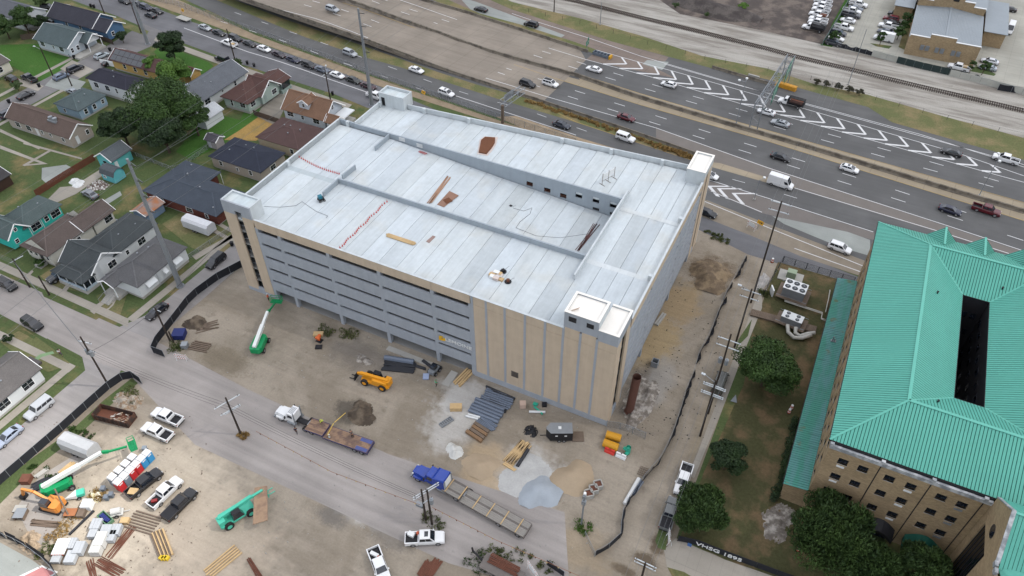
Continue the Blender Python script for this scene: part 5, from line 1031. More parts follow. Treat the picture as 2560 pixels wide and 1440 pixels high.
def tuft(px,py,rx,ry,label,m=WEED,n=300,h=0.5,size=0.3,name='weed_patch',z0=0.0):
    q=G(px,py);rg=np.random.default_rng(int(px+py*3));cs=[((rg.random()-0.5)*2*rx,(rg.random()-0.5)*2*ry,h*0.3) for _ in range(14)]
    o=leaves(name,m,cs,[max(0.2,min(rx,ry)*0.5)]*14,n,size,None,flat=h/max(0.3,min(rx,ry)),spiky=0.5,rng=rg);o.location=(q.x,q.y,z0);return tag(o,label,'weeds',None,'stuff')
for a in ((1455,1320,1.2,1.0,'bright weeds round the foot of the street camera pole',LEAF_LIGHT),(1078,1309,2.0,1.2,'weeds round the twin timber poles',WEED),(608,1090,0.8,0.6,'dry weeds at the foot of the crossarm pole',DRYW),(812,830,1.5,1.2,'weeds left of the concrete mixer by the garage',WEED),(872,835,1.7,1.2,'weeds right of the concrete mixer by the garage',WEED),
          (440,868,1.5,1.4,'weeds at the fence corner behind the timber stack',WEED),(330,985,2.2,1.6,'weeds behind the fence by the debris skip',WEED),(1905,735,1.2,0.9,'palm like weeds at the foot of a leaning pole',WEED),(1250,1385,2.4,0.8,'weeds beside the flatbed trailer at the bottom edge',WEED),(1195,1405,1.7,1.6,'lush weeds left of the trailer tongue',LEAF_OAK),
          (1800,600,2.2,0.8,'weeds at the kerb behind the orange arrow board',WEED),(1335,1405,3.0,0.8,'weeds along the pavement right of the sign stack',WEED),(120,1185,4.0,0.7,'grass clumps along the inside of the left fence',LEAF_OAK),(215,1090,4.0,0.7,'grass clumps inside the fence near the trailer body',LEAF_OAK),(1785,585,2.0,0.5,'weeds along the kerb near the garage rear corner',WEED),
          (150,1330,1.2,1.5,'dry weeds between the crates and the gravel yard',DRYW),(180,1295,1.3,2.0,'yellow weeds along the low concrete wall',DRYW),(115,1380,1.0,1.2,'yellow weeds at the foot of the fallen post',WEED),(245,1238,1.1,0.9,'yellow weeds beside the grey waste bins',DRYW)):tuft(a[0],a[1],a[2],a[3],a[4],a[5])
for pts,lab in (([(1320,252),(1420,283),(1540,325),(1640,362)],'dry straw coloured weeds along the near highway barrier'),([(1640,362),(1700,380),(1740,398)],'dry straw weeds on the ramp verge behind the garage corner')):
    P_=path_px(pts);cs=[];rg=np.random.default_rng(4)
    for k in range(60):p=poly_at(P_,k/59);cs.append((p.x+rg.normal()*0.3,p.y+rg.normal()*0.35-0.6,0.15))
    tag(leaves('dry_weeds',DRYW,cs,[0.5]*60,2600,0.4,None,flat=0.8,spiky=0.5,rng=rg),lab,'weeds',None,'stuff')
# clipped hedge along the annex
q0,q1=G(1938,1255),G(2003,1060);b=thing('hedge','narrow clipped hedge along the left wall of the brick annex','hedge',(q0.x,q0.y,0));rg=np.random.default_rng(8)
leaves('foliage',LEAF_DARK,[(rg.normal()*0.25,t*(q1.y-q0.y),0.6) for t in np.linspace(0,1,44)],[0.62]*44,5200,0.26,b,rng=rg)
m_=MB();m_.bar((0,0,0.1),(0,q1.y-q0.y,0.1),0.3,0.2);m_.build('stem',BARK,b)
# ------------------------------------------------------------------ vehicles
BLACK,WHT,SILV,DGREY,NAVY,DRED,GREY,LBLUE=C(30,30,34),C(238,239,240),C(170,175,180),C(66,68,74),C(34,38,62),C(96,28,38),C(120,124,130),C(150,168,190)
def bil(A,B_,Cc,D,u,v):return A.lerp(B_,u).lerp(D.lerp(Cc,u),v)
def pane(b,A,B_,Cc,D,u0,u1,v0,v1,off=0.015):
    n=(B_-A).cross(D-A).normalized()*off;b.quad(*[tuple(bil(A,B_,Cc,D,u,v)+n) for u,v in ((u0,v0),(u1,v0),(u1,v1),(u0,v1))])
def body_loft(b,st,zb=0.32):
    secs=[]
    for x,zt,w in st:
        zt_=max(zt,zb+0.2);secs.append([(x,-w*0.94,zb),(x,w*0.94,zb),(x,w,zb+0.16),(x,w*1.0,zt_-0.16),(x,w*0.9,zt_-0.02),(x,w*0.55,zt_+0.02),(x,-w*0.55,zt_+0.02),(x,-w*0.9,zt_-0.02),(x,-w,zt_-0.16),(x,-w,zb+0.16)])
    b.loft(secs)
STY={
 'sedan':dict(L=4.8,st=[(-2.40,.82,.72),(-2.28,1.0,.84),(-1.5,1.02,.9),(0,.96,.91),(1.0,.96,.91),(1.8,.88,.88),(2.25,.74,.8),(2.4,.58,.66)],cab=(-1.95,1.2,-1.05,0.3),zc=(.94,1.45),w=(.83,.62),wh=(-1.42,1.45,.33),panes=2),
 'suv':dict(L=4.8,st=[(-2.38,.98,.80),(-2.3,1.1,.92),(-1.5,1.1,.95),(0,1.06,.95),(1.1,1.06,.95),(1.9,.98,.92),(2.3,.82,.84),(2.4,.65,.72)],cab=(-2.32,1.3,-2.0,0.45),zc=(1.04,1.74),w=(.88,.70),wh=(-1.42,1.45,.37),panes=3),
 'boxsuv':dict(L=5.0,st=[(-2.48,1.0,.88),(-2.44,1.14,.96),(-1.5,1.14,.97),(0,1.12,.97),(1.1,1.12,.97),(2.2,1.06,.94),(2.45,.9,.9),(2.5,.7,.82)],cab=(-2.45,1.1,-2.36,0.62),zc=(1.1,1.86),w=(.92,.80),wh=(-1.5,1.5,.38),panes=3),
 'hatch':dict(L=4.4,st=[(-2.18,.9,.78),(-2.1,1.02,.86),(-1.3,1.02,.9),(0,.98,.9),(0.9,.97,.9),(1.7,.86,.86),(2.08,.72,.78),(2.2,.56,.66)],cab=(-2.1,1.25,-1.35,0.2),zc=(.95,1.5),w=(.83,.62),wh=(-1.32,1.32,.33),panes=2),
 'pickup':dict(L=5.9,st=[(-0.95,1.18,.96),(0,1.16,.97),(1.3,1.16,.97),(2.3,1.12,.95),(2.8,.98,.92),(2.95,.7,.84)],cab=(-0.92,1.55,-0.72,0.82),zc=(1.14,1.9),w=(.92,.76),wh=(-1.75,1.95,.41),panes=2,bed=(-2.95,-0.97)),
 'van':dict(L=5.7,st=[(-2.85,1.2,.94),(-2.8,1.25,.99),(0,1.25,.99),(1.6,1.25,.99),(2.3,1.14,.96),(2.7,.95,.9),(2.85,.65,.8)],cab=(-2.84,2.1,-2.72,1.45),zc=(1.22,2.15),w=(.97,.84),wh=(-1.6,1.75,.38),panes=0),
 'hivan':dict(L=6.0,st=[(-3.0,1.2,.98),(-2.95,1.25,1.02),(0,1.25,1.02),(1.7,1.25,1.02),(2.5,1.12,.98),(2.85,.95,.92),(3.0,.65,.84)],cab=(-2.98,2.2,-2.88,1.4),zc=(1.22,2.7),w=(1.0,.86),wh=(-1.8,1.85,.38),panes=0)}
def build_vehicle(style,label,cat,color,group=None,lid=False,sunroof=False,bare_bed=False,work=None,darkroof=False):
    s=STY[style];t=thing('car' if cat == 'car' else cat.replace(' ','_'),label,cat,(0,0,0),0,group,color);L,(zb,zr),(wb,wr)=s['L'],s['zc'],s['w']
    b=MB();body_loft(b,s['st']);c0,c1,r0,r1=s['cab']
    base=[Vector((c0,-wb,zb)),Vector((c1,-wb,zb)),Vector((c1,wb,zb)),Vector((c0,wb,zb))];top=[Vector((r0,-wr,zr)),Vector((r1,-wr,zr)),Vector((r1,wr,zr)),Vector((r0,wr,zr))]
    crown=[Vector((r0+0.15,-wr*0.75,zr+0.04)),Vector((r1-0.15,-wr*0.75,zr+0.04)),Vector((r1-0.15,wr*0.75,zr+0.04)),Vector((r0+0.15,wr*0.75,zr+0.04))]
    b.loft([base,top,crown])
    for sd in (-1,1):b.box(c1-0.35,sd*(wb+0.1)-0.09,zb+0.02,c1-0.17,sd*(wb+0.1)+0.09,zb+0.2)
    if style == 'pickup':
        x0,x1=s['bed']
        for sd in (-1,1):b.box(x0,sd*0.9-0.08,0.45,x1,sd*0.9+0.08,1.18)
        b.box(x0,-0.82,0.45,x0+0.1,0.82,1.16);b.box(x1-0.06,-0.82,0.5,x1,0.82,1.16)
    b.build('body',PAINT,t,smooth=False)
    b=MB();b.box(-L/2+0.12,-0.8,0.2,L/2-0.15,0.8,0.36);b.box(-L/2-0.02,-0.8,0.36,-L/2+0.1,0.8,0.58);b.box(L/2-0.12,-0.74,0.34,L/2+0.03,0.74,0.52);b.build('bumper_and_floor',DARK,t)
    F=(base[1],base[2],top[2],top[1]);R_=(base[3],base[0],top[0],top[3])
    b=MB();pane(b,*F,0.06,0.94,0.08,0.94);b.build('windshield',GLASS,t)
    if style not in ('van','hivan'):b=MB();pane(b,*R_,0.1,0.9,0.25,0.92);b.build('rear_window',GLASS,t)
    for A,B_,Cc,D in ((base[0],base[1],top[1],top[0]),(base[2],base[3],top[3],top[2])):
        n=s['panes']
        if n == 0:b=MB();u=(0.80,0.97) if A.y<0 else (0.03,0.20);pane(b,A,B_,Cc,D,*u,0.2 if style == 'van' else 0.12,0.85 if style == 'van' else 0.55);b.build('side_window',GLASS,t);continue
        for k in range(n):b=MB();pane(b,A,B_,Cc,D,0.05+0.9*k/n+0.015,0.05+0.9*(k+1)/n-0.015,0.2,0.88);b.build('side_window',GLASS,t)
    wr_=s['wh'][2];W=s['st'][3][2] if style != 'pickup' else 0.97
    for x in s['wh'][:2]:
        for sd in (-1,1):
            b=MB();y=sd*(W-0.1);b.tube([(0,-0.12,0),(0,0.12,0)],wr_,12);w=b.build('wheel',TYRE,t,(x,y,wr_));b=MB();b.tube([(0,sd*0.1,0),(0,sd*0.135,0)],wr_*0.62,10);b.build('rim',RIM,w)
    xf,xr=L/2,-L/2
    for sd in (-1,1):
        b=MB();z=s['st'][-2][1];b.box(xf-0.28,sd*0.62-0.16,z-0.2,xf-0.06,sd*0.62+0.16,z-0.04);b.build('headlight',LAMP_W,t)
        b=MB();z=0.8 if style != 'pickup' else 0.85;b.box(xr-0.02,sd*(0.7 if style != 'pickup' else 0.88)-0.1,z,xr+0.12,sd*(0.7 if style != 'pickup' else 0.88)+0.1,z+0.2);b.build('taillight',LAMP_R,t)
    if style == 'pickup':
        x0,x1=s['bed']
        b=MB();
        if lid:b.box(x0+0.05,-0.84,1.12,x1-0.02,0.84,1.2);[b.box(x0+0.4+0.42*k,-0.84,1.2,x0+0.43+0.42*k,0.84,1.22) for k in range(4)];b.build('bed_cover',DARK,t)
        else:b.box(x0+0.1,-0.82,0.62,x1-0.06,0.82,0.7);b.build('bed_floor',DARK,t)
    if sunroof:Q('sunroof',GLASS,t,r0*0.3+r1*0.7-0.35,-0.42,zr+0.02,r0*0.3+r1*0.7+0.2,0.42,zr+0.06)
    if darkroof:Q('black_roof',DARK,t,r0+0.1,-wr*0.8,zr+0.02,r1-0.1,wr*0.8,zr+0.055)
    for o in t.children_recursive:
        if o.name.split('.')[0]!= 'body':o['tint']=0
    return freeze(t)
PROTO={}
def veh(style,px,py,deg,color,label,cat=None,group=None,z=None,zref=0.75,**kw):
    cat=cat or {'pickup':'pickup truck','van':'van','hivan':'van','suv':'car','boxsuv':'car'}.get(style,'car');key=(style,cat,tuple(sorted(kw.items())))
    q=G(px,py,zref) if z is None else G(px,py,z+zref);loc=(q.x,q.y,z or 0.03);rz=rad(deg)
    if key not in PROTO:
        t=build_vehicle(style,label,cat,color,group,**kw);t.location=loc;t.rotation_euler=(0,0,rz);PROTO[key]=t;return t
    return dup(PROTO[key],loc,rz,label,group,color)
def head(a,c):p,q=G(*a),G(*c);return math.degrees(math.atan2(q.y-p.y,q.x-p.x))
HR_,HL_=-6.8,173.2
gh='cars driving on the highway'
q=GH(831,22);veh('suv',831,22,HR_-1,SILV,'silver four wheel drive car alone on the elevated concrete lanes',group=gh,z=q.z+0.02)
veh('suv',875,132,HR_-2,SILV,'silver car on the lower road under the elevated deck',group=gh)
veh('sedan',1041,174,HR_-1,WHT,'white saloon on the lower road right of the tall lattice free pole',group=gh)
veh('suv',1116,232,HR_-2,WHT,'white car with two black roof panels right of the garage rear stairhouse',group=gh,sunroof=True)
veh('suv',1319,209,HR_-1,BLACK,'black large car at the end of the concrete lanes, left of a white car',group=gh)
veh('suv',1376,208,HR_,WHT,'white car with black roof where the concrete lanes turn to asphalt',group=gh,darkroof=True)
veh('sedan',1566,293,HR_,DRED,'dark red saloon on the highway behind the garage',group=gh)
veh('sedan',1404,311,HR_-1,C(48,54,66),'dark blue grey saloon on the ramp directly behind the garage parapet',group=gh)
veh('boxsuv',1564,344,HR_-1,WHT,'boxy old white car on the ramp behind the garage parapet',group=gh)
veh('hatch',1774,437,HR_-2,WHT,'white car partly hidden by the rear corner tower of the garage',group=gh)
veh('sedan',1952,392,HR_,BLACK,'black saloon in the middle of the near lanes',group=gh)
veh('hatch',2124,421,HR_,WHT,'white hatchback close to the median beside the pale road stain',group=gh,sunroof=True)
veh('hivan',1952,456,HR_,WHT,'white panel van on the grey shoulder strip of the highway',group=gh,zref=1.0)
veh('sedan',2376,524,HR_,NAVY,'navy saloon behind the dark red pickup',group=gh)
veh('pickup',2466,524,HR_,DRED,'dark red crew cab pickup at the right edge of the near lanes',group=gh)
veh('suv',2100,619,HR_-2,WHT,'white car on the ramp just left of the green roof',group=gh)
veh('sedan',1485,172,HL_,WHT,'white saloon at the start of the asphalt in the far lanes',group=gh)
veh('hatch',1672,210,HL_,WHT,'white hatchback over the chevron markings',group=gh)
veh('sedan',1916,279,HL_,WHT,'white saloon under the overhead sign gantry',group=gh,sunroof=True)
veh('sedan',1951,307,HL_,SILV,'silver saloon right of the sign gantry',group=gh,sunroof=True)
veh('sedan',2379,380,HL_-1,BLACK,'black saloon in the far right lane',group=gh)
veh('pickup',2515,397,HL_-1,WHT,'white crew cab pickup in the far lanes at the right edge',group=gh)
veh('sedan',1202,22,HL_,BLACK,'black saloon on the upper ramp at the top of the picture',group=gh)
veh('suv',1328,60,HL_,BLACK,'black car on the upper ramp near the pale concrete patch',group=gh)
gf='cars parked along the fence of the frontage road'
for px,py,st,c,lab in ((310,2,'sedan',BLACK,'black saloon parked highest up along the frontage fence'),(345,9,'sedan',DGREY,'dark saloon parked second highest along the frontage fence'),(365,18,'suv',NAVY,'navy car parked above the driving black saloon'),(392,26,'sedan',BLACK,'black saloon parked left of the flat trailer'),
    (512,68,'sedan',SILV,'silver saloon parked right of the flat trailer'),(547,81,'sedan',BLACK,'black saloon right of the silver one along the fence'),(588,95,'suv',BLACK,'black car parked just above the white loaded pickup'),(624,108,'sedan',BLACK,'black low car parked left of the first white saloon'),(660,121,'sedan',WHT,'white saloon parked by the fence, leftmost of the two white ones'),(697,135,'sedan',C(50,38,46),'dark maroon saloon right of the left white saloon'),
    (733,148,'sedan',NAVY,'navy saloon third right of the left white saloon'),(772,162,'suv',BLACK,'black car left of the grey car under the street lamp'),(805,173,'sedan',C(96,104,118),'blue grey saloon partly behind the street lamp'),(843,187,'sedan',WHT,'white saloon parked right of the street lamp'),(883,199,'sedan',C(40,44,42),'dark green black saloon parked left of the tall steel pole'),(921,214,'sedan',C(60,28,36),'dark red saloon parked at the tall steel pole')):
    veh(st,px,py,HR_-1,c,lab,group=gf)
veh('pickup',940,240,HR_-1,WHT,'white pickup half hidden behind the garage rear stairhouse')
veh('sedan',376,37,HL_-1,BLACK,'black saloon driving along the frontage road beside the parked row')
veh('pickup',573,108,HL_-1,WHT,'white pickup with load driving along the frontage road');veh('boxsuv',555,147,172,BLACK,'black boxy car parked on the verge above the grey roofed house')
gs='cars on the residential streets'
for st,px,py,d,c,lab in (('suv',120,18,28,BLACK,'black car in the driveway at the very top left'),('hatch',253,138,82,C(176,186,192),'pale silver hatchback on the far street by the white porch house'),('sedan',274,154,82,BLACK,'black saloon behind the white fence panel on the far street'),('suv',188,171,82,C(42,44,54),'dark car right of the blue grey car on the far street'),('hatch',152,190,82,C(108,122,144),'blue grey hatchback parked by the street pole'),
    ('pickup',72,195,172,C(58,60,62),'dark grey pickup on the left driveway beside the bright lawn'),('suv',27,196,172,BLACK,'black car left of the dark grey pickup'),('sedan',64,237,86,BLACK,'black saloon driving on the far street at the left'),('suv',22,283,86,C(54,58,68),'dark grey car at the left end of the long tan house'),('sedan',182,228,172,C(150,156,162),'silver car tucked behind the pale blue house')):
    veh(st,px,py,d,c,lab,group=gs)
veh('suv',17,710,-5,BLACK,'black car on the dusty cross street at the left edge',group=gs);veh('suv',80,808,-5,C(28,30,34),'black car driving on the cross street toward the crossing',group=gs)
veh('sedan',391,777,head((412,762),(370,795)),BLACK,'black saloon parked at the crossing below the steel pole',group=gs);veh('suv',539,651,head((558,636),(520,669)),C(30,32,38),'black car parked beside the left garage tower',group=gs)
veh('boxsuv',97,1021,head((125,1000),(68,1046)),C(186,190,194),'silver boxy car parked on the street at the lower left',group=gs);veh('sedan',20,1090,head((45,1070),(-5,1112)),C(160,170,188),'pale blue silver saloon at the left edge of the street',group=gs)
veh('pickup',153,684,-100,C(44,48,54),'dark pickup in the driveway of the screened porch house',group=gs);veh('sedan',224,484,172,C(124,128,134),'dull grey old saloon in the junk filled back yard',group=gs)
veh('sedan',1766,530,-8,BLACK,'black saloon on the frontage road at the garage rear corner',group=gs)
# pickups on the site
gp_='pickups parked on the construction site'
veh('pickup',417,1040,head((455,1056),(380,1025)),WHT,'white pickup with open black bed, upper of the two beside the skip',group=gp_,zref=0.9);veh('pickup',392,1078,head((432,1096),(352,1061)),WHT,'white pickup with toolbox, lower of the two beside the skip',group=gp_,zref=0.9)
veh('pickup',360,1206,head((317,1242),(402,1174)),BLACK,'black pickup with loaded bed beside the portable toilets',group=gp_,zref=0.9);veh('pickup',412,1229,head((377,1266),(447,1199)),WHT,'white pickup between the two black pickups',group=gp_,zref=0.9)
veh('pickup',449,1259,head((410,1302),(487,1224)),BLACK,'black pickup with closed bed cover right of the white one',group=gp_,zref=0.9,lid=True)
veh('pickup',1062,1344,head((1006,1354),(1117,1348)),WHT,'white crew cab pickup with orange cooler in its bed below the twin poles',group=gp_,zref=0.9,sunroof=True);veh('pickup',948,1412,head((932,1374),(962,1452)),WHT,'white pickup with loaded bed cut by the bottom edge',group=gp_,zref=0.9)
veh('pickup',1709,1196,head((1720,1166),(1700,1230)),WHT,'white pickup with black bed parked on the dirt street at the right',group='pickups parked on the right dirt street',zref=0.9);veh('pickup',1674,1282,head((1664,1316),(1686,1246)),C(118,120,120),'grey pickup with black bed cover under the spiky tree',group='pickups parked on the right dirt street',zref=0.9,lid=True)
veh('van',1800,955,head((1786,995),(1814,920)),C(74,76,72),'dark delivery van under the transformer pole',zref=1.0)
# trucks and cars at the warehouse lots
gl='vehicles parked beside the warehouse'
for st,px,py,d,c,lab in (('pickup',2058,3,175,WHT,'white truck at the top of the dark lot row'),('pickup',2056,14,175,WHT,'second white truck from the top of the dark lot row'),('pickup',2053,24,175,WHT,'third white truck from the top of the dark lot row'),('pickup',2046,36,175,WHT,'fourth white truck from the top, with rusty load, in the dark lot row'),('pickup',2046,48,175,WHT,'white pickup with cap in the dark lot row'),('pickup',2044,56,175,WHT,'white pickup below the capped one in the dark lot row'),
    ('pickup',2146,10,-5,WHT,'white truck at the top of the left car park column'),('sedan',2140,20,-5,C(96,104,116),'blue grey car below the top truck of the left column'),('pickup',2130,27,-5,WHT,'white pickup in the middle of the left car park column'),('pickup',2128,37,-5,DGREY,'dark grey pickup below the white one in the left column'),('sedan',2120,50,175,WHT,'white saloon in the left car park column'),('pickup',2110,68,-5,WHT,'white pickup above the two dark cars in the left column'),
    ('suv',2096,82,-5,C(52,56,66),'dark car second from the bottom of the left column'),('sedan',2091,95,-5,WHT,'white car half under the tree at the lot corner'),('suv',2084,107,-5,C(58,62,68),'dark grey car at the bottom of the left column'),('suv',2240,34,175,BLACK,'black car at the top of the right car park column'),('suv',2228,46,175,C(110,34,44),'dark red car in the right car park column'),('sedan',2230,55,175,BLACK,'black car below the dark red one'),
    ('pickup',2221,65,175,WHT,'white pickup above the white panel van'),('sedan',2214,78,175,C(84,88,100),'grey car between the white pickup and the panel van'),('pickup',2290,12,175,WHT,'white truck beside the left roof of the warehouse'),('sedan',2522,22,178,C(50,46,48),'dark car on the street right of the warehouse'),('sedan',2475,152,175,C(220,222,226),'white car with dark roof right of the warehouse'),('sedan',2470,168,175,C(170,178,186),'silver car behind the small tree at the warehouse'),
    ('pickup',2397,168,173,WHT,'white pickup with loaded bed in front of the warehouse')):
    veh(st,px,py,d,c,lab,group=gl)
veh('hivan',2211,92,175,WHT,'white panel van at the bottom of the right car park column',group=gl,zref=1.2);veh('hivan',2526,70,-97,WHT,'white delivery van driving beside the warehouse',group=gl,zref=1.2)
def stake_truck(px,py,deg,label,load,cabc=WHT):
    q=G(px,py,0.8);t=thing('stake_truck',label,'truck',(q.x,q.y,L[0]),rad(deg),None,cabc)
    b=MB();body_loft(b,[(1.0,1.25,1.0),(1.9,1.22,1.0),(2.9,1.15,0.98),(3.4,1.0,0.94),(3.5,.7,.86)],0.45);base=[Vector((0.95,-.95,1.2)),Vector((2.3,-.95,1.2)),Vector((2.3,.95,1.2)),Vector((0.95,.95,1.2))];top=[Vector((1.0,-.8,2.05)),Vector((1.75,-.8,2.05)),Vector((1.75,.8,2.05)),Vector((1.0,.8,2.05))];b.loft([base,top]);b.build('cab',PAINT,t)
    b=MB();pane(b,base[1],base[2],top[2],top[1],.06,.94,.1,.92);b.build('windshield',GLASS,t)
    for A in ((base[0],base[1],top[1],top[0]),(base[2],base[3],top[3],top[2])):b=MB();pane(b,*A,.2,.85,.2,.88);b.build('side_window',GLASS,t)
    b=MB();b.box(-3.4,-1.15,0.85,0.85,1.15,1.05);b.box(-3.2,-0.4,0.5,3.2,0.4,0.8);b.build('flat_bed',DARK,t)
    for y in (-1.12,1.12):
        for k in range(4):Q('side_rail',DARK,t,-3.4,y-0.03,1.2+0.3*k,0.85,y+0.03,1.36+0.3*k)
    for k in range(4):Q('side_rail',DARK,t,-3.42,-1.1,1.2+0.3*k,-3.36,1.1,1.36+0.3*k)
    Q('headboard',DARK,t,0.8,-1.1,1.05,0.9,1.1,2.3);Q('load',load,t,-3.0,-0.9,1.06,0.4,0.9,1.6)
    for x,w in ((2.5,0),(-2.2,1)):
        for sd in (-1,1):b=MB();b.tube([(0,-0.13-0.12*w,0),(0,0.13+0.12*w,0)],0.42,12);wl_=b.build('wheel',TYRE,t,(x,sd*0.9,0.42));b=MB();b.tube([(0,sd*(0.12+0.12*w),0),(0,sd*(0.15+0.12*w),0)],0.25,10);b.build('rim',RIM,wl_)
stake_truck(1978,257,HL_,'white cab stake truck with black slatted bed and rusty load, right of the gantry',RUST);stake_truck(2034,70,175,'white truck with black dump bed nearest the railway in the dark lot',DARK)
def cargo(px,py,z,w,l,h,ang,label,m,cyl=False):
    q=G(px,py,z+h/2);b=MB();b.cyl(0,0,0,h,w/2,10) if cyl else b.box(-w/2,-l/2,0,w/2,l/2,h);o=b.build('drum_cooler' if cyl else 'toolbox',m,None,(q.x,q.y,z+0.02));o.rotation_euler.z=rad(ang);tag(o,label,'cooler' if cyl else 'box')
ORC=mat('cooler_orange',C(214,104,70),0.5,0.05,1)
cargo(1028,1336,.7,1.0,.7,.5,0,'white box in the bed of the white crew cab pickup',WHITE);cargo(1045,1334,.7,.5,.5,.6,0,'orange cooler in the bed of the white crew cab pickup',ORC,True);cargo(936,1386,.7,1.3,.5,.5,0,'white box in the pickup bed at the bottom edge',WHITE);cargo(946,1394,.7,.4,.4,.5,0,'orange cooler in the pickup bed at the bottom edge',ORC,True)
cargo(333,1229,.7,1.4,1.1,.35,20,'tan sacks in the bed of the upper black pickup',LUMBER);cargo(386,1252,.7,.9,.5,.3,40,'red box in the bed of the white pickup in the row',LAMP_R);cargo(394,1080,.7,.5,1.5,.35,-30,'grey toolbox across the bed of the lower white pickup',METAL);cargo(582,111,.7,1.0,.9,.5,0,'tan load in the bed of the white pickup on the frontage road',LUMBER);cargo(2057,38,.8,2.2,1.5,.6,-5,'rusty load on the fourth white truck in the dark lot',RUST);cargo(2411,166,.7,1.6,1.3,.4,-5,'pinkish load in the white pickup bed at the warehouse',LUMBER)
# ------------------------------------------------------------------ poles and wires
WIRE=mat('wire',C(120,122,124),0.6,0.05,1);INSUL=mat('insulator',C(70,66,66),0.5,0.1,2);ARM=mat('painted_crossarm',C(206,212,216),0.7,0.1,1)
def steel_pole(x,y,h,label,r=0.55):
    t=thing('steel_pole',label,'utility pole',(x,y,0),0,'tall galvanised steel poles');b=MB();b.tube([(0,0,0),(0,0,h*0.5),(0,0,h)],r,12,r2=r*0.45);b.build('shaft',METAL,t)
    b=MB();b.cyl(0,0,0,0.15,r*1.5,12);b.build('base_plate',METAL,t)
    for k in range(4):
        z=h-1.2-3.4*k;b=MB();b.tube([(0.2,0,z),(1.7,0,z+0.15)],0.09,6);b.build('post_insulator',INSUL,t);b=MB();b.bar((0.2,0,z+0.9),(1.6,0,z+0.2),0.05,0.05);b.build('brace',METAL,t)
    return t
SP=[(-94.7,71.0,26.7),(-89.8,-5.6,30.6),(-176.2,71.3,27.0)]
for (x,y,h),lab in zip(SP,('tall galvanised steel pole behind the garage beside the frontage road','tall galvanised steel pole in front of the white house at the crossing','tall galvanised steel pole at the far street corner, cut by the picture top')):steel_pole(x,y,h,lab)
def wire(label,pts,sag=1.2,r=0.022,group='overhead wires',n=14,m=None):
    b=MB()
    for i in range(len(pts)-1):
        A,B_=Vector(pts[i]),Vector(pts[i+1]);q=[]
        for k in range(n+1):t=k/n;p=A.lerp(B_,t);p.z -= sag*4*t*(1-t);q.append(p)
        b.tube(q,r,3,cap=False)
    o=b.build('power_line',m or WIRE);return tag(o,label,'wire',group)
for k in range(4):
    z=[26.7,30.6];pts=[(-100+1.6,160,27-3.4*k),(-94.7+1.7,71,25.6-3.4*k),(-89.8+1.7,-5.6,29.5-3.4*k),(-86.5,-95,30-3.4*k)]
    wire(('topmost','second','third','lowest')[k]+' wire strung between the two steel poles left of the garage',pts,1.6,0.03)
def wood_pole(base,h,label,arms=(),trans=0,lean=(0,0),m=POLEW,lamp=None,r=0.19,group='timber utility poles'):
    """arms: (z, length, direction in degrees, offset along arm)"""
    q=G(*base);t=thing('utility_pole',label,'utility pole',(q.x,q.y,0),0,group);b=MB();b.tube([(0,0,0),(lean[0],lean[1],h)],r,8,r2=r*0.7);b.build('shaft',m,t);T=Vector((lean[0],lean[1],0))
    for z,ln,dg,off in arms:
        d=Vector((math.cos(rad(dg)),math.sin(rad(dg)),0));c=T*(z/h)+Vector((0,0,z));b=MB();s=Vector((-d.y,d.x,0))*0.22;b.bar(c+s+d*(off-ln/2),c+s+d*(off+ln/2),0.12,0.14);a=b.build('crossarm',ARM,t)
        for k in range(3):p=c+s+d*(off+(k-1)*ln*0.42);b=MB();b.cyl(p.x,p.y,p.z+0.07,p.z+0.32,0.06,6);b.build('insulator',INSUL,a)
    for k in range(trans):b=MB();x=0.5*(-1 if k else 1);b.cyl(x,0,h*0.66,h*0.66+1.1,0.32,10);b.cyl(x,0,h*0.66+1.1,h*0.66+1.25,0.12,8);b.build('transformer',METAL,t)
    if lamp:d=Vector((math.cos(rad(lamp)),math.sin(rad(lamp)),0));b=MB();b.tube([(0,0,h-0.6),d*1.8+Vector((0,0,h))],0.05,6);la=b.build('lamp_arm',METAL,t);b=MB();e=d*2.1+Vector((0,0,h));b.bar(e-d*0.3,e+d*0.35,0.35,0.18);b.build('lamp_head',ARM,la)
    return Vector((q.x+lean[0],q.y+lean[1],h))
wood_pole((274,968),13.2,'timber pole with transformers at the dusty crossing, lower left',((11.6,2.6,10,0),(9.4,2.4,10,0)),2)
wood_pole((425,852),8.8,'timber pole inside the black fence corner near the blue bin',((8.0,1.8,0,0),));wood_pole((434,856),3.0,'short cut timber post beside the fence corner pole',())
wood_pole((75,718),7.8,'timber pole on the kerb strip in front of the cream house',((7.0,2.6,80,0.6),));wood_pole((124,738),5.2,'second thinner pole on the kerb strip near the dark pickup driveway',())
wood_pole((603,1087),10.0,'timber pole with a white crossarm standing alone between the two yards',((8.7,4.4,68,0),(6.6,3.4,68,0),(6.3,2.8,68,0.3)),0)
wood_pole((1065,1300),8.6,'left of the twin timber poles by the blue truck',((7.4,4.4,62,0.8),(6.8,4.4,62,0.8)));wood_pole((1080,1310),9.6,'right of the twin timber poles by the blue truck',((6.5,1.6,62,0),),1)
q=G(1050,1262,3.5);b=MB();b.box(-0.6,-0.3,-0.3,0.6,0.3,0.3);o=b.build('equipment_box',METAL,None,(q.x,q.y,q.z));tag(o,'grey equipment box fixed low on the twin poles','box')
wood_pole((1877,757),25.0,'tallest timber pole at the top of the right dirt street',((24.4,3.6,-2,0),(22.6,3.6,-2,0)),0)
wood_pole((1836,868),15.0,'timber pole with grey crossarms left of the cooling units',((14.2,3.4,-2,0),(12.6,3.4,-2,0)),0,lamp=178)
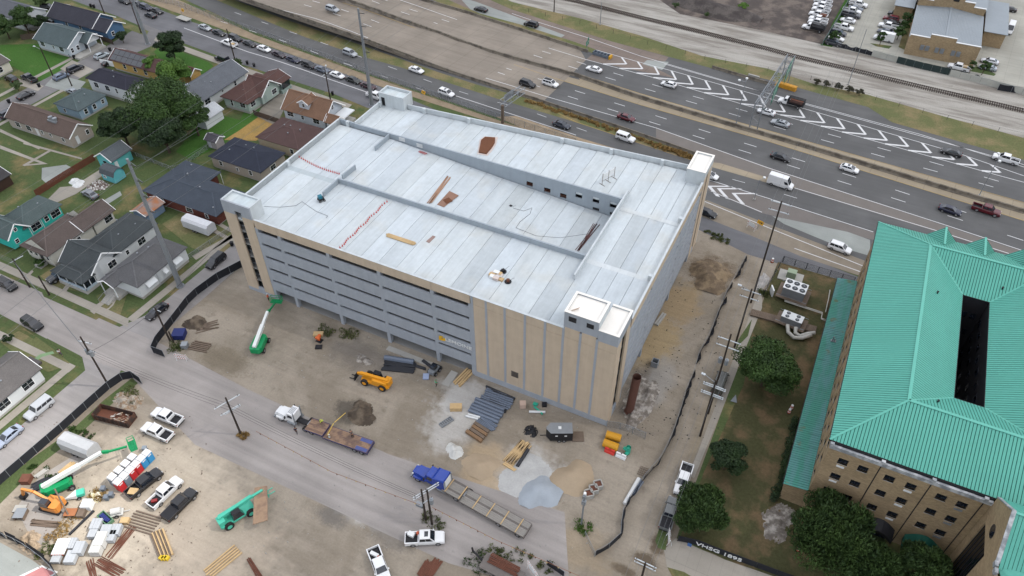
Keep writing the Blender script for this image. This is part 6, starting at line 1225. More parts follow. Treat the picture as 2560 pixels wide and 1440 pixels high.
wood_pole((1770,1034),20.0,'timber pole with two round transformers above the parked van',((18.4,3.6,-2,0),(16.8,3.6,-2,0)),2);wood_pole((1750,1090),14.6,'timber pole with stacked crossarms below the parked van',((13.0,3.6,-2,0),(12.6,3.6,-2,0),(11.0,3.6,-2,0),(10.6,3.6,-2,0)),lamp=170)
wood_pole((1590,1500),11.0,'timber pole whose white crossarms just enter at the bottom edge',((10.6,3.0,-2,0),(9.8,3.0,-2,0)))
wood_pole((135,195),9.2,'timber street pole with white lamp on the far street',(),lamp=185);wood_pole((180,215),4.4,'short leaning pole beside the silver car on the far street',())
wood_pole((830,270),11.2,'timber pole with lamp above the parked white saloon row',((9.8,2.0,80,0),),lamp=120);wood_pole((588,152),9.8,'timber pole at the end of the long grey roof',());wood_pole((261,34),8.5,'timber pole at the kerb above the slate blue house',());wood_pole((353,82),11.0,'dark timber pole right beside the far steel pole',(),lamp=120)
wood_pole((1385,30),6.5,'short dark timber pole at the railway verge, top of the picture',())
for k in range(4):
    zs=(24.0,22.6,21.0,19.5);x=(13.4,14.6,15.8,16.4)[k]
    wire(('left','second','third','right')[k]+' wire along the right dirt street',[(x+2.5,150,zs[k]+2),(x,40,zs[k]),(x-0.6,7.6,17.5-0.5*k),(x-0.8,-24,10.6-0.2*k),(x-1,-75,11)],1.0,0.02)
for k in range(3):wire(('upper','middle','lower')[k]+' black cable along the cross street',[(-82.2,-31+0.3*k,10.6-1.4*k),(-54.4,-28.6,8.4-0.9*k),(-18,-28.6,6.9-0.6*k)],0.7,0.02,m=DARK)
wire('black cable crossing the dusty crossing diagonally',[(-82.2,-31,9.4),(-81,-18,8.2),(-86,20,9)],0.6,0.03,m=DARK)
for k in range(4):wire(('highest','second','third','lowest')[k]+' service wire above the front gardens',[(-150,-17-k*0.4,7.6-0.4*k),(-117,-19.2,7.2-0.4*k),(-82.2,-31,9-0.3*k)],0.8,0.02)
for k in range(3):wire(('left','middle','right')[k]+' wire across the back gardens of the block',[(-131+9*k,-60,12+k),(-131+9*k,80,11+k)],2.0,0.02)
# tape lane marker with flags hung across the cross street
P_=[G(px,py,4.6) for px,py in ((640,1078),(830,1180),(1050,1262))]+[G(px,py,4.6) for px,py in ((1080,1268),(1240,1350),(1500,1462))]
b=MB()
for i in (0,1,3,4):b.tube([P_[i].lerp(P_[i+1],k/8) for k in range(9)],0.035,4)
fl=b.build('rope',mat('orange_rope',C(150,104,76),0.8),None);tag(fl,'orange flagged warning rope strung across the dusty cross street','rope')
for i in (0,1,3,4):
    for k in range(9):p=P_[i].lerp(P_[i+1],(k+0.5)/9);b=MB();b.add([(p.x-0.15,p.y,p.z),(p.x+0.15,p.y,p.z),(p.x,p.y-0.05,p.z-0.45),(p.x,p.y+0.03,p.z-0.4)],[(0,1,2),(0,3,1)]);b.build('flag',(mat('flag_yellow',C(226,206,150),0.7) if 'flag_yellow' not in bpy.data.materials else bpy.data.materials['flag_yellow']) if k % 3 else RUST,fl)
# lamp masts
def mast(base,h,label,heads=2,r=0.11,dirs=(160,-10)):
    q=G(*base);t=thing('lamp_mast',label,'street lamp',(q.x,q.y,0),0,'lamp masts of the highway');b=MB();b.tube([(0,0,0),(0,0,h)],r,8,r2=r*0.6);b.build('shaft',METAL,t);b=MB();b.cyl(0,0,0,0.4,0.3,8);b.build('footing',CONC,t)
    for k in range(heads):d=Vector((math.cos(rad(dirs[k])),math.sin(rad(dirs[k])),0));b=MB();b.tube([(0,0,h-0.2),d*1.5+Vector((0,0,h))],0.05,6);a=b.build('arm',METAL,t);b=MB();e=d*1.6+Vector((0,0,h));b.cyl(e.x,e.y,h-0.15,h+0.15,0.32,8);b.build('lamp_head',WHITE,a)
mast((1840,310),12.2,'twin headed lamp mast left of the sign gantry',dirs=(185,95));mast((2447,490),10.6,'lamp mast on the median at the right edge',2,dirs=(95,-85));mast((2120,212),16.2,'tall plain mast beside the railway track',0);mast((1500,62),7.5,'grey light pole at the railway verge above the green sign',0,0.14);mast((1885,500),5.6,'leaning lamp post in the grey gore behind the garage',1,0.1,dirs=(60,0));mast((2352,52+8),8.0,'thin dark mast right of the warehouse',0,0.1)
# camera pole
q=G(1453,1312);t=thing('camera_pole','grey steel camera pole in the weeds beside the sand heap','pole',(q.x,q.y,0));b=MB();b.cyl(0,0,0,8.7,0.14,8);b.build('shaft',METAL,t);b=MB();b.box(-0.3,-0.25,6.0,0.3,0.25,6.9);b.box(-0.22,-0.3,7.6,0.22,0.1,8.4);b.build('equipment_box',METAL,t);b=MB();b.cyl(0,0,8.7,9.0,0.22,8);b.build('camera',WHITE,t)
# ------------------------------------------------------------------ sign gantries, signs
SGREEN=mat('sign_green',C(16,118,92),0.4,0.05,0.5)
def truss(b,A,B_,w,h,n):
    A,B_=Vector(A),Vector(B_);d=(B_-A).normalized();s=Vector((-d.y,d.x,0))*w/2;u=Vector((0,0,h));L4=[s,-s,s+u,-s+u]
    for o in L4:b.tube([A+o,B_+o],0.10,6)
    for k in range(n):
        p,q=A.lerp(B_,k/n),A.lerp(B_,(k+1)/n)
        for o0,o1 in ((0,2),(1,3),(2,3),(0,1)):b.tube([p+L4[o0],q+L4[o1]] if k % 2 else [q+L4[o0],p+L4[o1]],0.05,5)
        for o0,o1 in ((0,2),(1,3),(0,1),(2,3)):b.tube([p+L4[o0],p+L4[o1]],0.04,4)
t=thing('sign_gantry','steel truss gantry with two green road signs over the far highway lanes','sign gantry',(0.6,103.0,0));A,B_=(0,0,6.4),(2.2,27.3,7.6)
b=MB();truss(b,A,B_,2.0,1.5,14);b.build('truss',METAL,t)
for (x,y),h in (((0,0),6.5),((2.2,27.3),7.7)):
    b=MB();[b.tube([(x+s,y,0),(x+s,y,h+1.4)],0.14,8) for s in (-1,1)]
    for k in range(5):b.tube([(x-1,y,h*k/5),(x+1,y,h*(k+1)/5)] if k % 2 else [(x+1,y,h*k/5),(x-1,y,h*(k+1)/5)],0.05,5)
    b.build('support',METAL,t)
for y0,y1,z0 in ((5.5,13.5,5.2),(16.5,25.5,5.8)):
    xx=1.35+2.2*((y0+y1)/2)/27.3;b=MB();b.box(xx,y0,z0,xx+0.1,y1,z0+3.6);s=b.build('sign_panel',SGREEN,t);b=MB()
    for z,a,c in ((2.7,0.8,6.4),(1.8,1.2,5.4),(0.8,0.7,4.2)):b.box(xx+0.1,y0+a,z0+z,xx+0.115,min(y1-0.4,y0+c),z0+z+0.16)
    b.build('legend_bar',WHITE,s);b=MB();z=z0+1.9;b.box(xx+0.1,y1-1.3,z,xx+0.115,y1-0.5,z+0.9);b.build('route_marker',WHITE,s)
P0,P1=G(1256,262,5.4),G(1307,226,5.4);t=thing('sign_gantry','cantilever truss sign arm on a brown post behind the garage roof','sign gantry',(P0.x,P0.y,0));b=MB();truss(b,(0,0,5.0),(P1.x-P0.x,P1.y-P0.y,5.0),1.6,1.5,6);b.build('truss',METAL,t);b=MB();b.cyl(0,0,0,5.2,0.4,10);b.build('post',WOOD,t);b=MB();d=(P1-P0).normalized();c=d*4.2+Vector((0,0,5.3));b.bar(c-d*2+Vector((-0.9,0,0.6)),c+d*2+Vector((-0.9,0,0.6)),0.08,2.0);b.build('sign_panel',METAL,t)
q=G(1467,129);t=thing('exit_sign','small green exit sign on a post at the tip of the grass strip','sign',(q.x,q.y,0));b=MB();b.cyl(0,0,0,2.2,0.07,6);b.build('post',METAL,t);b=MB();b.box(0,-1.0,2.1,0.08,1.0,3.6);b.box(0.0,0.1,3.62,0.08,1.0,4.2);s=b.build('sign_panel',SGREEN,t);b=MB();b.bar((0.1,-0.7,2.4),(0.1,0.5,3.3),0.02,0.14);b.build('legend_bar',WHITE,s)
def crash_cushion(px0,px1,label,m,n,cells=True):
    A,B_=G(*px0),G(*px1);d=(B_-A);Lg=d.length;t=thing('crash_cushion',label,'crash cushion',(A.x,A.y,MK),math.atan2(d.y,d.x))
    for k in range(n):
        x0,x1=Lg*k/n,Lg*(k+0.94)/n;b=MB()
        if cells:
            for y in (-0.75,0.65):b.box(x0,y,0,x1,y+0.1,0.9)
            b.box(x0,-0.65,0,x0+0.15,0.65,0.9);b.box(x0+0.15,-0.65,0,x1,0.65,0.2)
        else:b.box(x0,-0.7,0,x1,0.7,1.15);b.box(x0+0.1,-0.5,1.15,x1-0.1,0.5,1.22)
        b.build('cushion_bay',m,t)
    b=MB();b.box(Lg,-0.8,0,Lg+0.5,0.8,0.95);b.build('nose',mat('nose_yellow',C(214,160,40),0.6) if 'nose_yellow' not in bpy.data.materials else bpy.data.materials['nose_yellow'],t)
crash_cushion((1484,134),(1524,146),'grey crash cushion with yellow nose at the exit gore',mat('cushion_grey',C(110,120,132),0.6,0.1),5)
crash_cushion((1989,228),(1943,214),'row of yellow crash cushion boxes under the gantry right leg',mat('cushion_yellow',C(206,150,52),0.6,0.1),5,False)
def arrow_sign(px,py,label,arrow=True):
    q=G(px,py);t=thing('arrow_sign',label,'sign',(q.x,q.y,0),rad(-20));b=MB();b.cyl(0,0,0,1.2,0.05,6);b.build('post',METAL,t);b=MB();b.box(-0.75,-0.05,1.1,0.75,0.05,1.9);s=b.build('sign_panel',mat('sign_orange',C(222,166,40),0.5) if 'sign_orange' not in bpy.data.materials else bpy.data.materials['sign_orange'],t);s.rotation_euler.x=rad(-25)
    b=MB();b.box(-0.5,-0.08,1.45,0.2,-0.05,1.57);b.add([(0.2,-0.08,1.3),(0.55,-0.08,1.51),(0.2,-0.08,1.72)],[(0,1,2)]);b.build('arrow',DARK,s)
arrow_sign(1894,572,'orange sign with black arrow at the frontage road kerb');arrow_sign(1055,244,'yellow arrow sign on the fence strip right of the garage stairhouse');arrow_sign(455,37,'yellow arrow sign on the fence strip above the flat trailer')
STRIPE_O=mat('stripe_orange',C(214,96,62),0.6)
def barricade(px,py,rz,label,rows=3,board=False,w=2.4):
    q=G(px,py);t=thing('barricade',label,'barricade',(q.x,q.y,0),rad(rz))
    for s in (-1,1):b=MB();b.bar((s*w*0.4,-0.35,0),(s*w*0.4,0,1.7),0.06,0.06);b.bar((s*w*0.4,0.35,0),(s*w*0.4,0,1.7),0.06,0.06);b.build('leg',WHITE,t)
    for k in range(rows):
        b=MB();z=0.5+0.45*k;b.box(-w/2,-0.14,z,w/2,-0.1,z+0.22);bd=b.build('board',WHITE,t)
        for j in range(6):x=-w/2+w*j/6;b=MB();b.add([(x+0.05,-0.145,z),(x+0.22,-0.145,z),(x+0.36,-0.145,z+0.22),(x+0.19,-0.145,z+0.22)],[(0,1,2,3)]);b.build('stripe',STRIPE_O,bd)
    if board:Q('notice_board',WHITE,t,-0.65,-0.2,0.7,0.65,-0.16,1.75)
barricade(457,900,18,'orange and white striped barricade at the site fence corner');barricade(1878,572,-25,'striped barricade with white notice board beside the orange arrow',3,True);barricade(1672,1352,-70,'red and white striped barricade on the pavement beside the black campus fence',4,True,2.0);barricade(1332,1432,-30,'striped barricade with notice board at the bottom edge',4,True)
q=G(1335,80);b=MB();[b.box(-1.6,-0.25-k*0.0,0,1.6,0.25,0.5) for k in range(1)];q=G(1884,192);o=b.build('kerb_block',CONC,None,(q.x,q.y,0.02));o.rotation_euler.z=HA;tag(o,'loose pale concrete block lying on the verge left of the gantry','block')
# ------------------------------------------------------------------ railway
P_=path_px([(1400,-5),(1435,2),(1600,44),(1750,80),(1920,123),(1990,142),(2120,173),(2300,217),(2430,247),(2570,280)]);Lr=sum((P_[i+1]-P_[i]).length for i in range(len(P_)-1))
t=thing('railway_track','single railway track on pale ballast beyond the highway','railway track',tuple(P_[0]));n=min(290,int(Lr/0.56));sm=None
for k in range(n):
    p=poly_at(P_,(k+0.5)/n);q=poly_at(P_,min(1,(k+1)/n));a=math.atan2(q.y-p.y,q.x-p.x)
    if sm is None:b=MB();b.box(-0.12,-1.3,0,0.12,1.3,0.16);o=b.build('sleeper',mat('tarred_sleeper',C(70,60,54),0.9,0.25,0.8),t);sm=o.data
    else:o=link('sleeper',sm,t)
    o.location=p-P_[0];o.rotation_euler=(0,0,a)
for s in (-0.72,0.72):
    b=MB();pts=[Vector(p-P_[0]) for p in P_];q=[]
    for i,p in enumerate(pts):d=(pts[min(i+1,len(pts)-1)]-pts[max(i-1,0)]).normalized();q.append(p+Vector((-d.y*s,d.x*s,0.24)))
    for i in range(len(q)-1):b.bar(q[i],q[i+1],0.09,0.16)
    b.build('rail',mat('rail_steel',C(88,76,70),0.5,0.2,0.6,metal=0.3) if 'rail_steel' not in bpy.data.materials else bpy.data.materials['rail_steel'],t)
# ------------------------------------------------------------------ fences
def meshmat():
    t=NT('chain_link');tr=t.n.new('ShaderNodeBsdfTransparent');df=t.n.new('ShaderNodeBsdfDiffuse');df.inputs[0].default_value=(*C(150,154,158),1);mx=t.n.new('ShaderNodeMixShader');mx.inputs[0].default_value=0.2
    t.l.new(tr.outputs[0],mx.inputs[1]);t.l.new(df.outputs[0],mx.inputs[2]);t.l.new(mx.outputs[0],t.n['Material Output'].inputs['Surface']);return t.m
LINK=meshmat();SCREEN=mat('black_windscreen',C(40,42,48),0.85,0.2,0.8);TGREEN=mat('green_screen_fabric',C(86,112,104),0.8,0.15,0.6)
def fence(label,px,h,post=3.0,panel=LINK,pm=METAL,lean=0.0,pr=0.045,name='fence',world=False,top=0.04,low=0.05,sag=0.0,grp=None,th=0.015,gap=0.0):
    pts=[Vector((*p,0)) for p in px] if world else path_px(px);t=thing(name,label,'fence',tuple(pts[0]),0,grp);Lt=sum((pts[i+1]-pts[i]).length for i in range(len(pts)-1));n=max(1,round(Lt/post));o=pts[0];rg=random.Random(len(label))
    for k in range(n+1):
        p=poly_at(pts,k/n)-o;b=MB();b.cyl(p.x,p.y,0,h+0.05,pr,6);b.build('post',pm,t)
        if k == n:break
        q=poly_at(pts,(k+1)/n)-o;d=(q-p).normalized();s=Vector((-d.y,d.x,0))
        if panel is not None and rg.random()>= gap:
            b=MB();N=4;sec=[];l0,l1=lean*rg.uniform(0.2,1),sag*rg.random()
            for j in range(N+1):tt=j/N;c=p.lerp(q,tt);w=math.sin(math.pi*tt)*l1;zt=h-w*0.8;sec.append([c+s*(l0*0.2-th)+Vector((0,0,low)),c+s*(l0*0.2+th)+Vector((0,0,low)),c+s*(l0+w*0.5+th)+Vector((0,0,zt)),c+s*(l0+w*0.5-th)+Vector((0,0,zt))])
            b.loft(sec);b.build('fence_panel',panel,t)
        if top:b=MB();b.bar(p+Vector((0,0,h)),q+Vector((0,0,h)),top,top);b.build('rail',pm,t)
    return t
fence('chain link fence between the parked row and the lower highway road',[(330,-10),(440,14),(640,84),(930,190),(1250,300),(1440,362)],1.9,3.0)
fence('low wire fence between the highway verge and the railway',[(1280,22),(1460,62),(1640,118),(1760,148),(1920,178),(2000,192),(2200,254),(2400,308),(2560,345)],1.3,6.2,None,DARK,top=0.02)
fence('black screened site fence along the left street, upper run',[(606,668),(545,700),(480,748),(440,800),(415,832),(378,880),(413,893)],1.9,2.6,SCREEN,lean=0.05)
fence('black screened site fence beside the skip at the lower left',[(356,960),(325,938),(272,974),(155,1080),(60,1162),(-10,1222)],1.9,2.6,SCREEN)
fence('black screened fence curving at the bottom left corner',[(-8,1336),(60,1367),(110,1402),(140,1432),(150,1450)],1.7,2.2,SCREEN,lean=0.4)
fence('sagging black fabric fence along the right dirt street, upper run',[(1862,648),(1840,690),(1815,735),(1790,795),(1772,842),(1745,890),(1735,930),(1712,985),(1700,1030)],1.2,2.4,SCREEN,lean=0.5,sag=0.9,gap=0.12)
fence('sagging black fabric fence along the right dirt street, lower run',[(1700,1030),(1680,1090),(1652,1150),(1612,1195),(1560,1268),(1553,1300),(1550,1345)],1.4,2.2,SCREEN,lean=0.3,sag=0.7)
fence('open grey gate frame leaning at the lower site entrance',[(1550,1345),(1527,1368),(1488,1390)],1.6,2.4,SCREEN,sag=0.3,name='gate_fence');fence('thin chain link gate swung open beside the camera pole',[(1462,1340),(1486,1392)],1.4,2.4,LINK)
fence('short black screen panel at the bottom edge',[(1367,1412),(1410,1442)],1.6,2.4,SCREEN);fence('temporary chain link panels beside the rubble at the garage corner',[(1516,1068),(1560,1075),(1612,1098)],1.8,2.6,LINK)
fence('black railings with dark screen around the cooling units, street side',[(1957,655),(2000,668),(2050,684),(2133,708)],1.6,2.2,LINK,DARK,pr=0.07);fence('black railings around the cooling units, left side',[(1955,655),(1935,690),(1908,738)],1.6,2.2,LINK,DARK,pr=0.06)
t=fence('black campus fence with white VHSG 1895 lettering at the pavement',[(1694,1352),(1740,1362),(1800,1386),(1860,1408),(1925,1432),(1990,1456)],1.5,2.7,SCREEN,DARK,pr=0.08)
A,B_=G(1738,1362),G(1852,1406);d=B_-A;o=letter_obj('VHSG 1895',1.15,WHITE,(A.x+d.y*0-t.location.x,A.y-0.12-t.location.y,0.35),(rad(90),0,math.atan2(d.y,d.x)),d.length,parent=t)
b=MB();q=G(1722,1368)-Vector(t.location);b.box(q.x-0.3,q.y-0.15,0.5,q.x+0.3,q.y-0.1,1.3);b.build('blue_notice',mat('notice_blue',C(70,110,170),0.6),t)
WFEN=mat('red_brown_fence_boards',C(112,66,50),0.9,0.2,0.8);GFEN=mat('grey_brown_fence_boards',C(92,80,72),0.9,0.2,0.8)
def boardfence(label,px,h,m):
    pts=path_px(px);t=thing('timber_fence',label,'fence',tuple(pts[0]));Lt=sum((pts[i+1]-pts[i]).length for i in range(len(pts)-1));n=int(Lt/0.3);me=None
    for k in range(n):
        p=poly_at(pts,k/n)-pts[0];q=poly_at(pts,(k+1)/n)-pts[0]
        if me is None:b=MB();b.box(0,-0.015,0.03,0.27,0.015,h);o=b.build('fence_board',m,t);me=o.data
        else:o=link('fence_board',me,t)
        o.location=(p.x,p.y,random.uniform(-0.03,0.03));o.rotation_euler.z=math.atan2(q.y-p.y,q.x-p.x)
boardfence('red brown timber fence along the junk filled back yard',[(92,492),(165,445),(240,400)],1.8,WFEN);boardfence('dark timber fence between the grey roofed and the green house',[(520,268),(560,246)],1.8,GFEN);boardfence('dark timber fence at the end of the green house drive',[(635,288),(700,310)],1.6,GFEN);boardfence('weathered timber fence behind the white porch house',[(55,100),(95,96),(160,70)],1.7,GFEN);boardfence('dark timber fence between blue and white porch houses',[(212,85),(285,112)],1.6,GFEN)
fence('chain link fence across the back gardens',[(300,375),(440,430),(560,345)],1.2,3.0,LINK);fence('chain link garden fence below the white trailer',[(470,650),(580,575)],1.2,3.0,LINK)
b=MB();p=G(275,165);b.box(-3.2,-0.08,0.1,3.2,0.08,1.6);o=b.build('panel_fence',WHITE,None,(p.x,p.y,0));o.rotation_euler.z=rad(6);tag(o,'white solid fence panel behind the black saloon on the far street','fence')
# wall of panels along the warehouse lot, with the mural panel
def panelwall(label,pxs,h,m,n,name='panel_wall'):
    pts=path_px(pxs);t=thing(name,label,'wall',tuple(pts[0]))
    for k in range(n):p,q=poly_at(pts,k/n)-pts[0],poly_at(pts,(k+0.985)/n)-pts[0];b=MB();b.bar(p+Vector((0,0,h/2)),q+Vector((0,0,h/2)),0.08,h);b.build('wall_panel',m,t)
    return t,pts
WPAN=mat('pale_wall_panels',C(186,186,178),0.85,0.1,0.5);panelwall('pale panel wall along the railway, left of the mural',[(2178,140),(2240,156)],1.9,WPAN,4);t,pts=panelwall('dark green mural wall with pale shapes in front of the warehouse',[(2240,157),(2300,172),(2371,188)],2.0,mat('mural_dark_green',C(48,62,62),0.8,0.1),6,'mural_wall');panelwall('pale panel wall along the railway, right of the mural',[(2372,189),(2440,206),(2510,225),(2580,243)],1.9,WPAN,8)
d=(pts[2]-pts[0]);a=math.atan2(d.y,d.x);LAV=mat('mural_lavender',C(150,150,172),0.8,0.1);PNK=mat('mural_mauve',C(128,108,112),0.8,0.15);rg=random.Random(3)
b=MB();pr=[(3.6+0.42*k,1.0+0.55*math.sin(min(1,(17-k)/6)*1.5)*(1 if k % 2 else 0.75)) for k in range(17)]+[(3.6+0.42*k,0.95-0.5*(0.6 if k % 2 else 1)*min(1,(17-k)/6)) for k in range(16,-1,-1)];b.prism(pr,0.045,0.06);o=b.build('mural_shape',LAV,t);o.rotation_euler=(rad(90),0,a)
b=MB();b.prism([(1.5+0.75*math.cos(k*0.5236),1.0+0.75*math.sin(k*0.5236)) for k in range(12)],0.045,0.06);o=b.build('mural_shape',PNK,t);o.rotation_euler=(rad(90),0,a)
fence('torn dark green screen along the top of the lot edge',[(2062,110),(2110,122),(2180,140),(2240,157)],1.5,3.0,SCREEN,sag=1.0,gap=0.2);fence('green fabric screened fence dividing the truck lot from the car park',[(2054,116),(2088,62),(2128,-6)],1.9,2.6,TGREEN)
fence('torn black screen at the right end of the warehouse wall',[(2372,186),(2450,205),(2490,225),(2560,236)],1.9,3.2,SCREEN,sag=1.4,gap=0.2)
# ------------------------------------------------------------------ construction machines and materials
MG=mat('machine_green',C(20,150,92),0.4,0.06,1);MW=mat('boom_white',C(232,236,234),0.4,0.04,1);MO=mat('machine_orange_yellow',C(236,160,40),0.4,0.06,1);MT=mat('machine_teal',C(84,200,172),0.45,0.1,1);EXO=mat('excavator_orange',C(224,146,70),0.45,0.08,1)
def wheels(t,pts,r,w=0.35,rim=RIM):
    for x,y in pts:b=MB();b.tube([(0,-w/2,0),(0,w/2,0)],r,14);wl_=b.build('wheel',TYRE,t,(x,y,r));b=MB();s=1 if y>0 else -1;b.tube([(0,s*w*0.42,0),(0,s*w*0.54,0)],r*0.55,10);b.build('rim',rim,wl_)
def at(px,py,px2,py2):
    a,c=G(px,py),G(px2,py2);d=c-a;return (a.x,a.y,0.0),math.atan2(d.y,d.x),d.length
def boomlift(px,py,ang,label,bl,el,jib=True):
    q=G(px,py,1.0);t=thing('boom_lift',label,'boom lift',(q.x,q.y,0),ang);Q('chassis',MG,t,-1.6,-0.9,0.5,1.6,0.9,0.95);wheels(t,((-1.3,-1.05),(1.3,-1.05),(-1.3,1.05),(1.3,1.05)),0.5,0.4)
    b=MB();b.prism([(-2.3,-0.9),(-1.9,-1.15),(1.2,-1.05),(1.5,-0.6),(1.5,-0.15),(-2.2,-0.15)],1.0,2.0);b.prism([(-2.3,0.9),(-1.9,1.15),(1.0,1.1),(1.3,0.6),(1.3,0.25),(-2.2,0.25)],1.0,1.9);b.prism([(-2.6,-0.8),(-2.2,-1.0),(-2.2,1.0),(-2.6,0.8)],1.0,2.1);b.build('turntable',MG,t)
    e=rad(el);A=Vector((-2.2,0.05,2.2));B_=A+Vector((math.cos(e),0,math.sin(e)))*bl;b=MB();b.bar(A,A.lerp(B_,0.62),0.62,0.7);b.build('boom',MW,t);b=MB();b.bar(A.lerp(B_,0.6),B_,0.46,0.52);b.build('boom_extension',MW,t)
    C1=B_+Vector((0.9,0,-0.5));b=MB();b.bar(B_,C1,0.35,0.5);C2=C1+Vector((2.6,0,-0.6));b.bar(C1,C2,0.26,0.3);b.build('jib',MG,t)
    b=MB();K=C2+Vector((0.3,0,-0.4))
    for dz in (0.0,0.55,1.1):
        for p0,p1 in (((0,-1.1),(1.0,-1.1)),((1.0,-1.1),(1.0,1.1)),((1.0,1.1),(0,1.1)),((0,1.1),(0,-1.1))):b.bar(K+Vector((*p0,dz)),K+Vector((*p1,dz)),0.07,0.07)
    for p0 in ((0,-1.1),(1,-1.1),(1,0),(1,1.1),(0,1.1),(0,0)):b.bar(K+Vector((*p0,0)),K+Vector((*p0,1.1)),0.06,0.06)
    b.box(K.x,K.y-1.1,K.z-0.06,K.x+1.0,K.y+1.1,K.z);b.build('basket',MG,t);return t
a=at(650,862,690,775);boomlift(650,858,a[1],'green boom lift with raised white boom in front of the garage',8.2,8)
a=at(140,1215,290,1150);boomlift(152,1212,a[1],'green boom lift with long white boom beside the portable toilets',9.6,12)
def telehandler(px,py,ang,label,m,load=False):
    q=G(px,py,1.0);t=thing('telehandler',label,'telehandler',(q.x,q.y,0),ang);b=MB();b.prism([(-2.9,-0.75),(-2.6,-1.0),(2.4,-0.95),(2.6,-0.5),(2.6,0.5),(2.4,0.95),(-2.6,1.0),(-2.9,0.75)],0.65,1.15);b.build('chassis',m,t);wheels(t,((-1.75,-1.05),(1.75,-1.05),(-1.75,1.05),(1.75,1.05)),0.72,0.45,m)
    b=MB();b.prism([(-2.8,0.15),(-2.4,1.0),(0.2,1.0),(0.4,0.3)],1.15,1.9);b.prism([(-2.9,-0.8),(-2.9,0.6),(-1.9,0.7),(-1.9,-0.8)],1.15,2.1);b.build('engine_cover',m,t)
    b=MB();b.loft([[(-0.9,-1.0,1.15),(0.9,-1.0,1.15),(0.9,-0.15,1.15),(-0.9,-0.15,1.15)],[(-0.7,-0.95,2.4),(0.5,-0.95,2.4),(0.5,-0.2,2.4),(-0.7,-0.2,2.4)]]);b.build('cab',GLASS,t);Q('cab_roof',DARK,t,-0.75,-1.0,2.4,0.55,-0.15,2.48)
    A,B_=Vector((-2.6,0.2,2.1)),Vector((2.9,0.2,1.9 if not load else 2.6));b=MB();b.bar(A,B_,0.5,0.55);b.build('boom',m,t);b=MB();b.bar(A.lerp(B_,0.7),B_+Vector((0.6 if not load else 1.8,0,-0.2)),0.36,0.4);b.build('boom_extension',m,t)
    E=B_+Vector((0.6 if not load else 1.8,0,-0.3));b=MB();b.bar(E,E+Vector((0.5,0,-1.0)),0.5,0.5);b.box(E.x+0.3,-0.6,E.z-1.4,E.x+0.45,1.0,E.z-0.6)
    for y in (-0.2,0.6):b.box(E.x+0.45,y,E.z-1.4,E.x+1.6,y+0.12,E.z-1.32)
    b.build('fork_carriage',DARK if not load else m,t);return t
a=at(968,955,905,935);telehandler(940,950,a[1],'orange yellow telehandler in front of the garage',MO)
a=at(535,1315,640,1250);telehandler(592,1284,a[1],'teal telehandler holding a brown plywood platform',MT,True)
P_=[G(636,1219,2.4),G(668,1214,2.4),G(669,1300,2.4),G(632,1311,2.4)];c=sum(P_,Vector())/4;b=MB();b.prism([(p.x-c.x,p.y-c.y) for p in P_],-0.12,0.0);o=b.build('plywood_platform',mat('worn_plywood',C(170,142,116),0.85,0.2,0.8,two=C(142,116,98)),None,(c.x,c.y,2.4));tag(o,'brown plywood platform carried on the teal telehandler forks','platform')
# excavator
q=G(136,1268);t=thing('excavator','small orange excavator with its arm stretched left in the sunny yard','excavator',(q.x,q.y,0),rad(head((136,1268),(60,1248))))
for s in (-1,1):b=MB();b.tube([(-1.5,s*0.9-0.22,0.35),(-1.5,s*0.9+0.22,0.35)],0.35,10);b.tube([(1.5,s*0.9-0.22,0.35),(1.5,s*0.9+0.22,0.35)],0.35,10);b.box(-1.5,s*0.9-0.22,0.02,1.5,s*0.9+0.22,0.68);b.build('track',DARK,t)
b=MB();b.prism([(-1.9,-0.9),(-1.6,-1.15),(0.9,-1.15),(0.9,1.15),(-1.6,1.15),(-1.9,0.9)],0.75,1.5);b.prism([(-1.9,-0.9),(-1.6,-1.1),(-0.6,-1.1),(-0.6,1.1),(-1.6,1.1),(-1.9,0.9)],1.5,2.0);b.build('upper_body',EXO,t)
b=MB();b.loft([[(-0.5,0.1,1.5),(1.2,0.1,1.5),(1.2,1.1,1.5),(-0.5,1.1,1.5)],[(-0.4,0.15,2.7),(0.8,0.15,2.7),(0.8,1.05,2.7),(-0.4,1.05,2.7)]]);b.build('cab',GLASS,t)
b=MB();b.bar((0.8,-0.3,1.4),(2.6,-0.3,2.9),0.35,0.5);b.bar((2.6,-0.3,2.9),(4.8,-0.3,2.7),0.32,0.42);b.build('boom',EXO,t);b=MB();b.bar((4.7,-0.3,2.7),(5.5,-0.3,0.8),0.28,0.36);b.build('stick',EXO,t);b=MB();b.prism([(5.2,-0.8),(6.0,-0.8),(6.0,0.2),(5.2,0.2)],0.1,0.8);b.build('bucket',DARK,t)
q=G(178,1300);b=MB();b.tube([(0,0,0),(-3.6,1.8,3.6)],0.12,8);o=b.build('leaning_post',WOOD,None,(q.x,q.y,0));tag(o,'grey timber post leaning over the orange excavator','post')
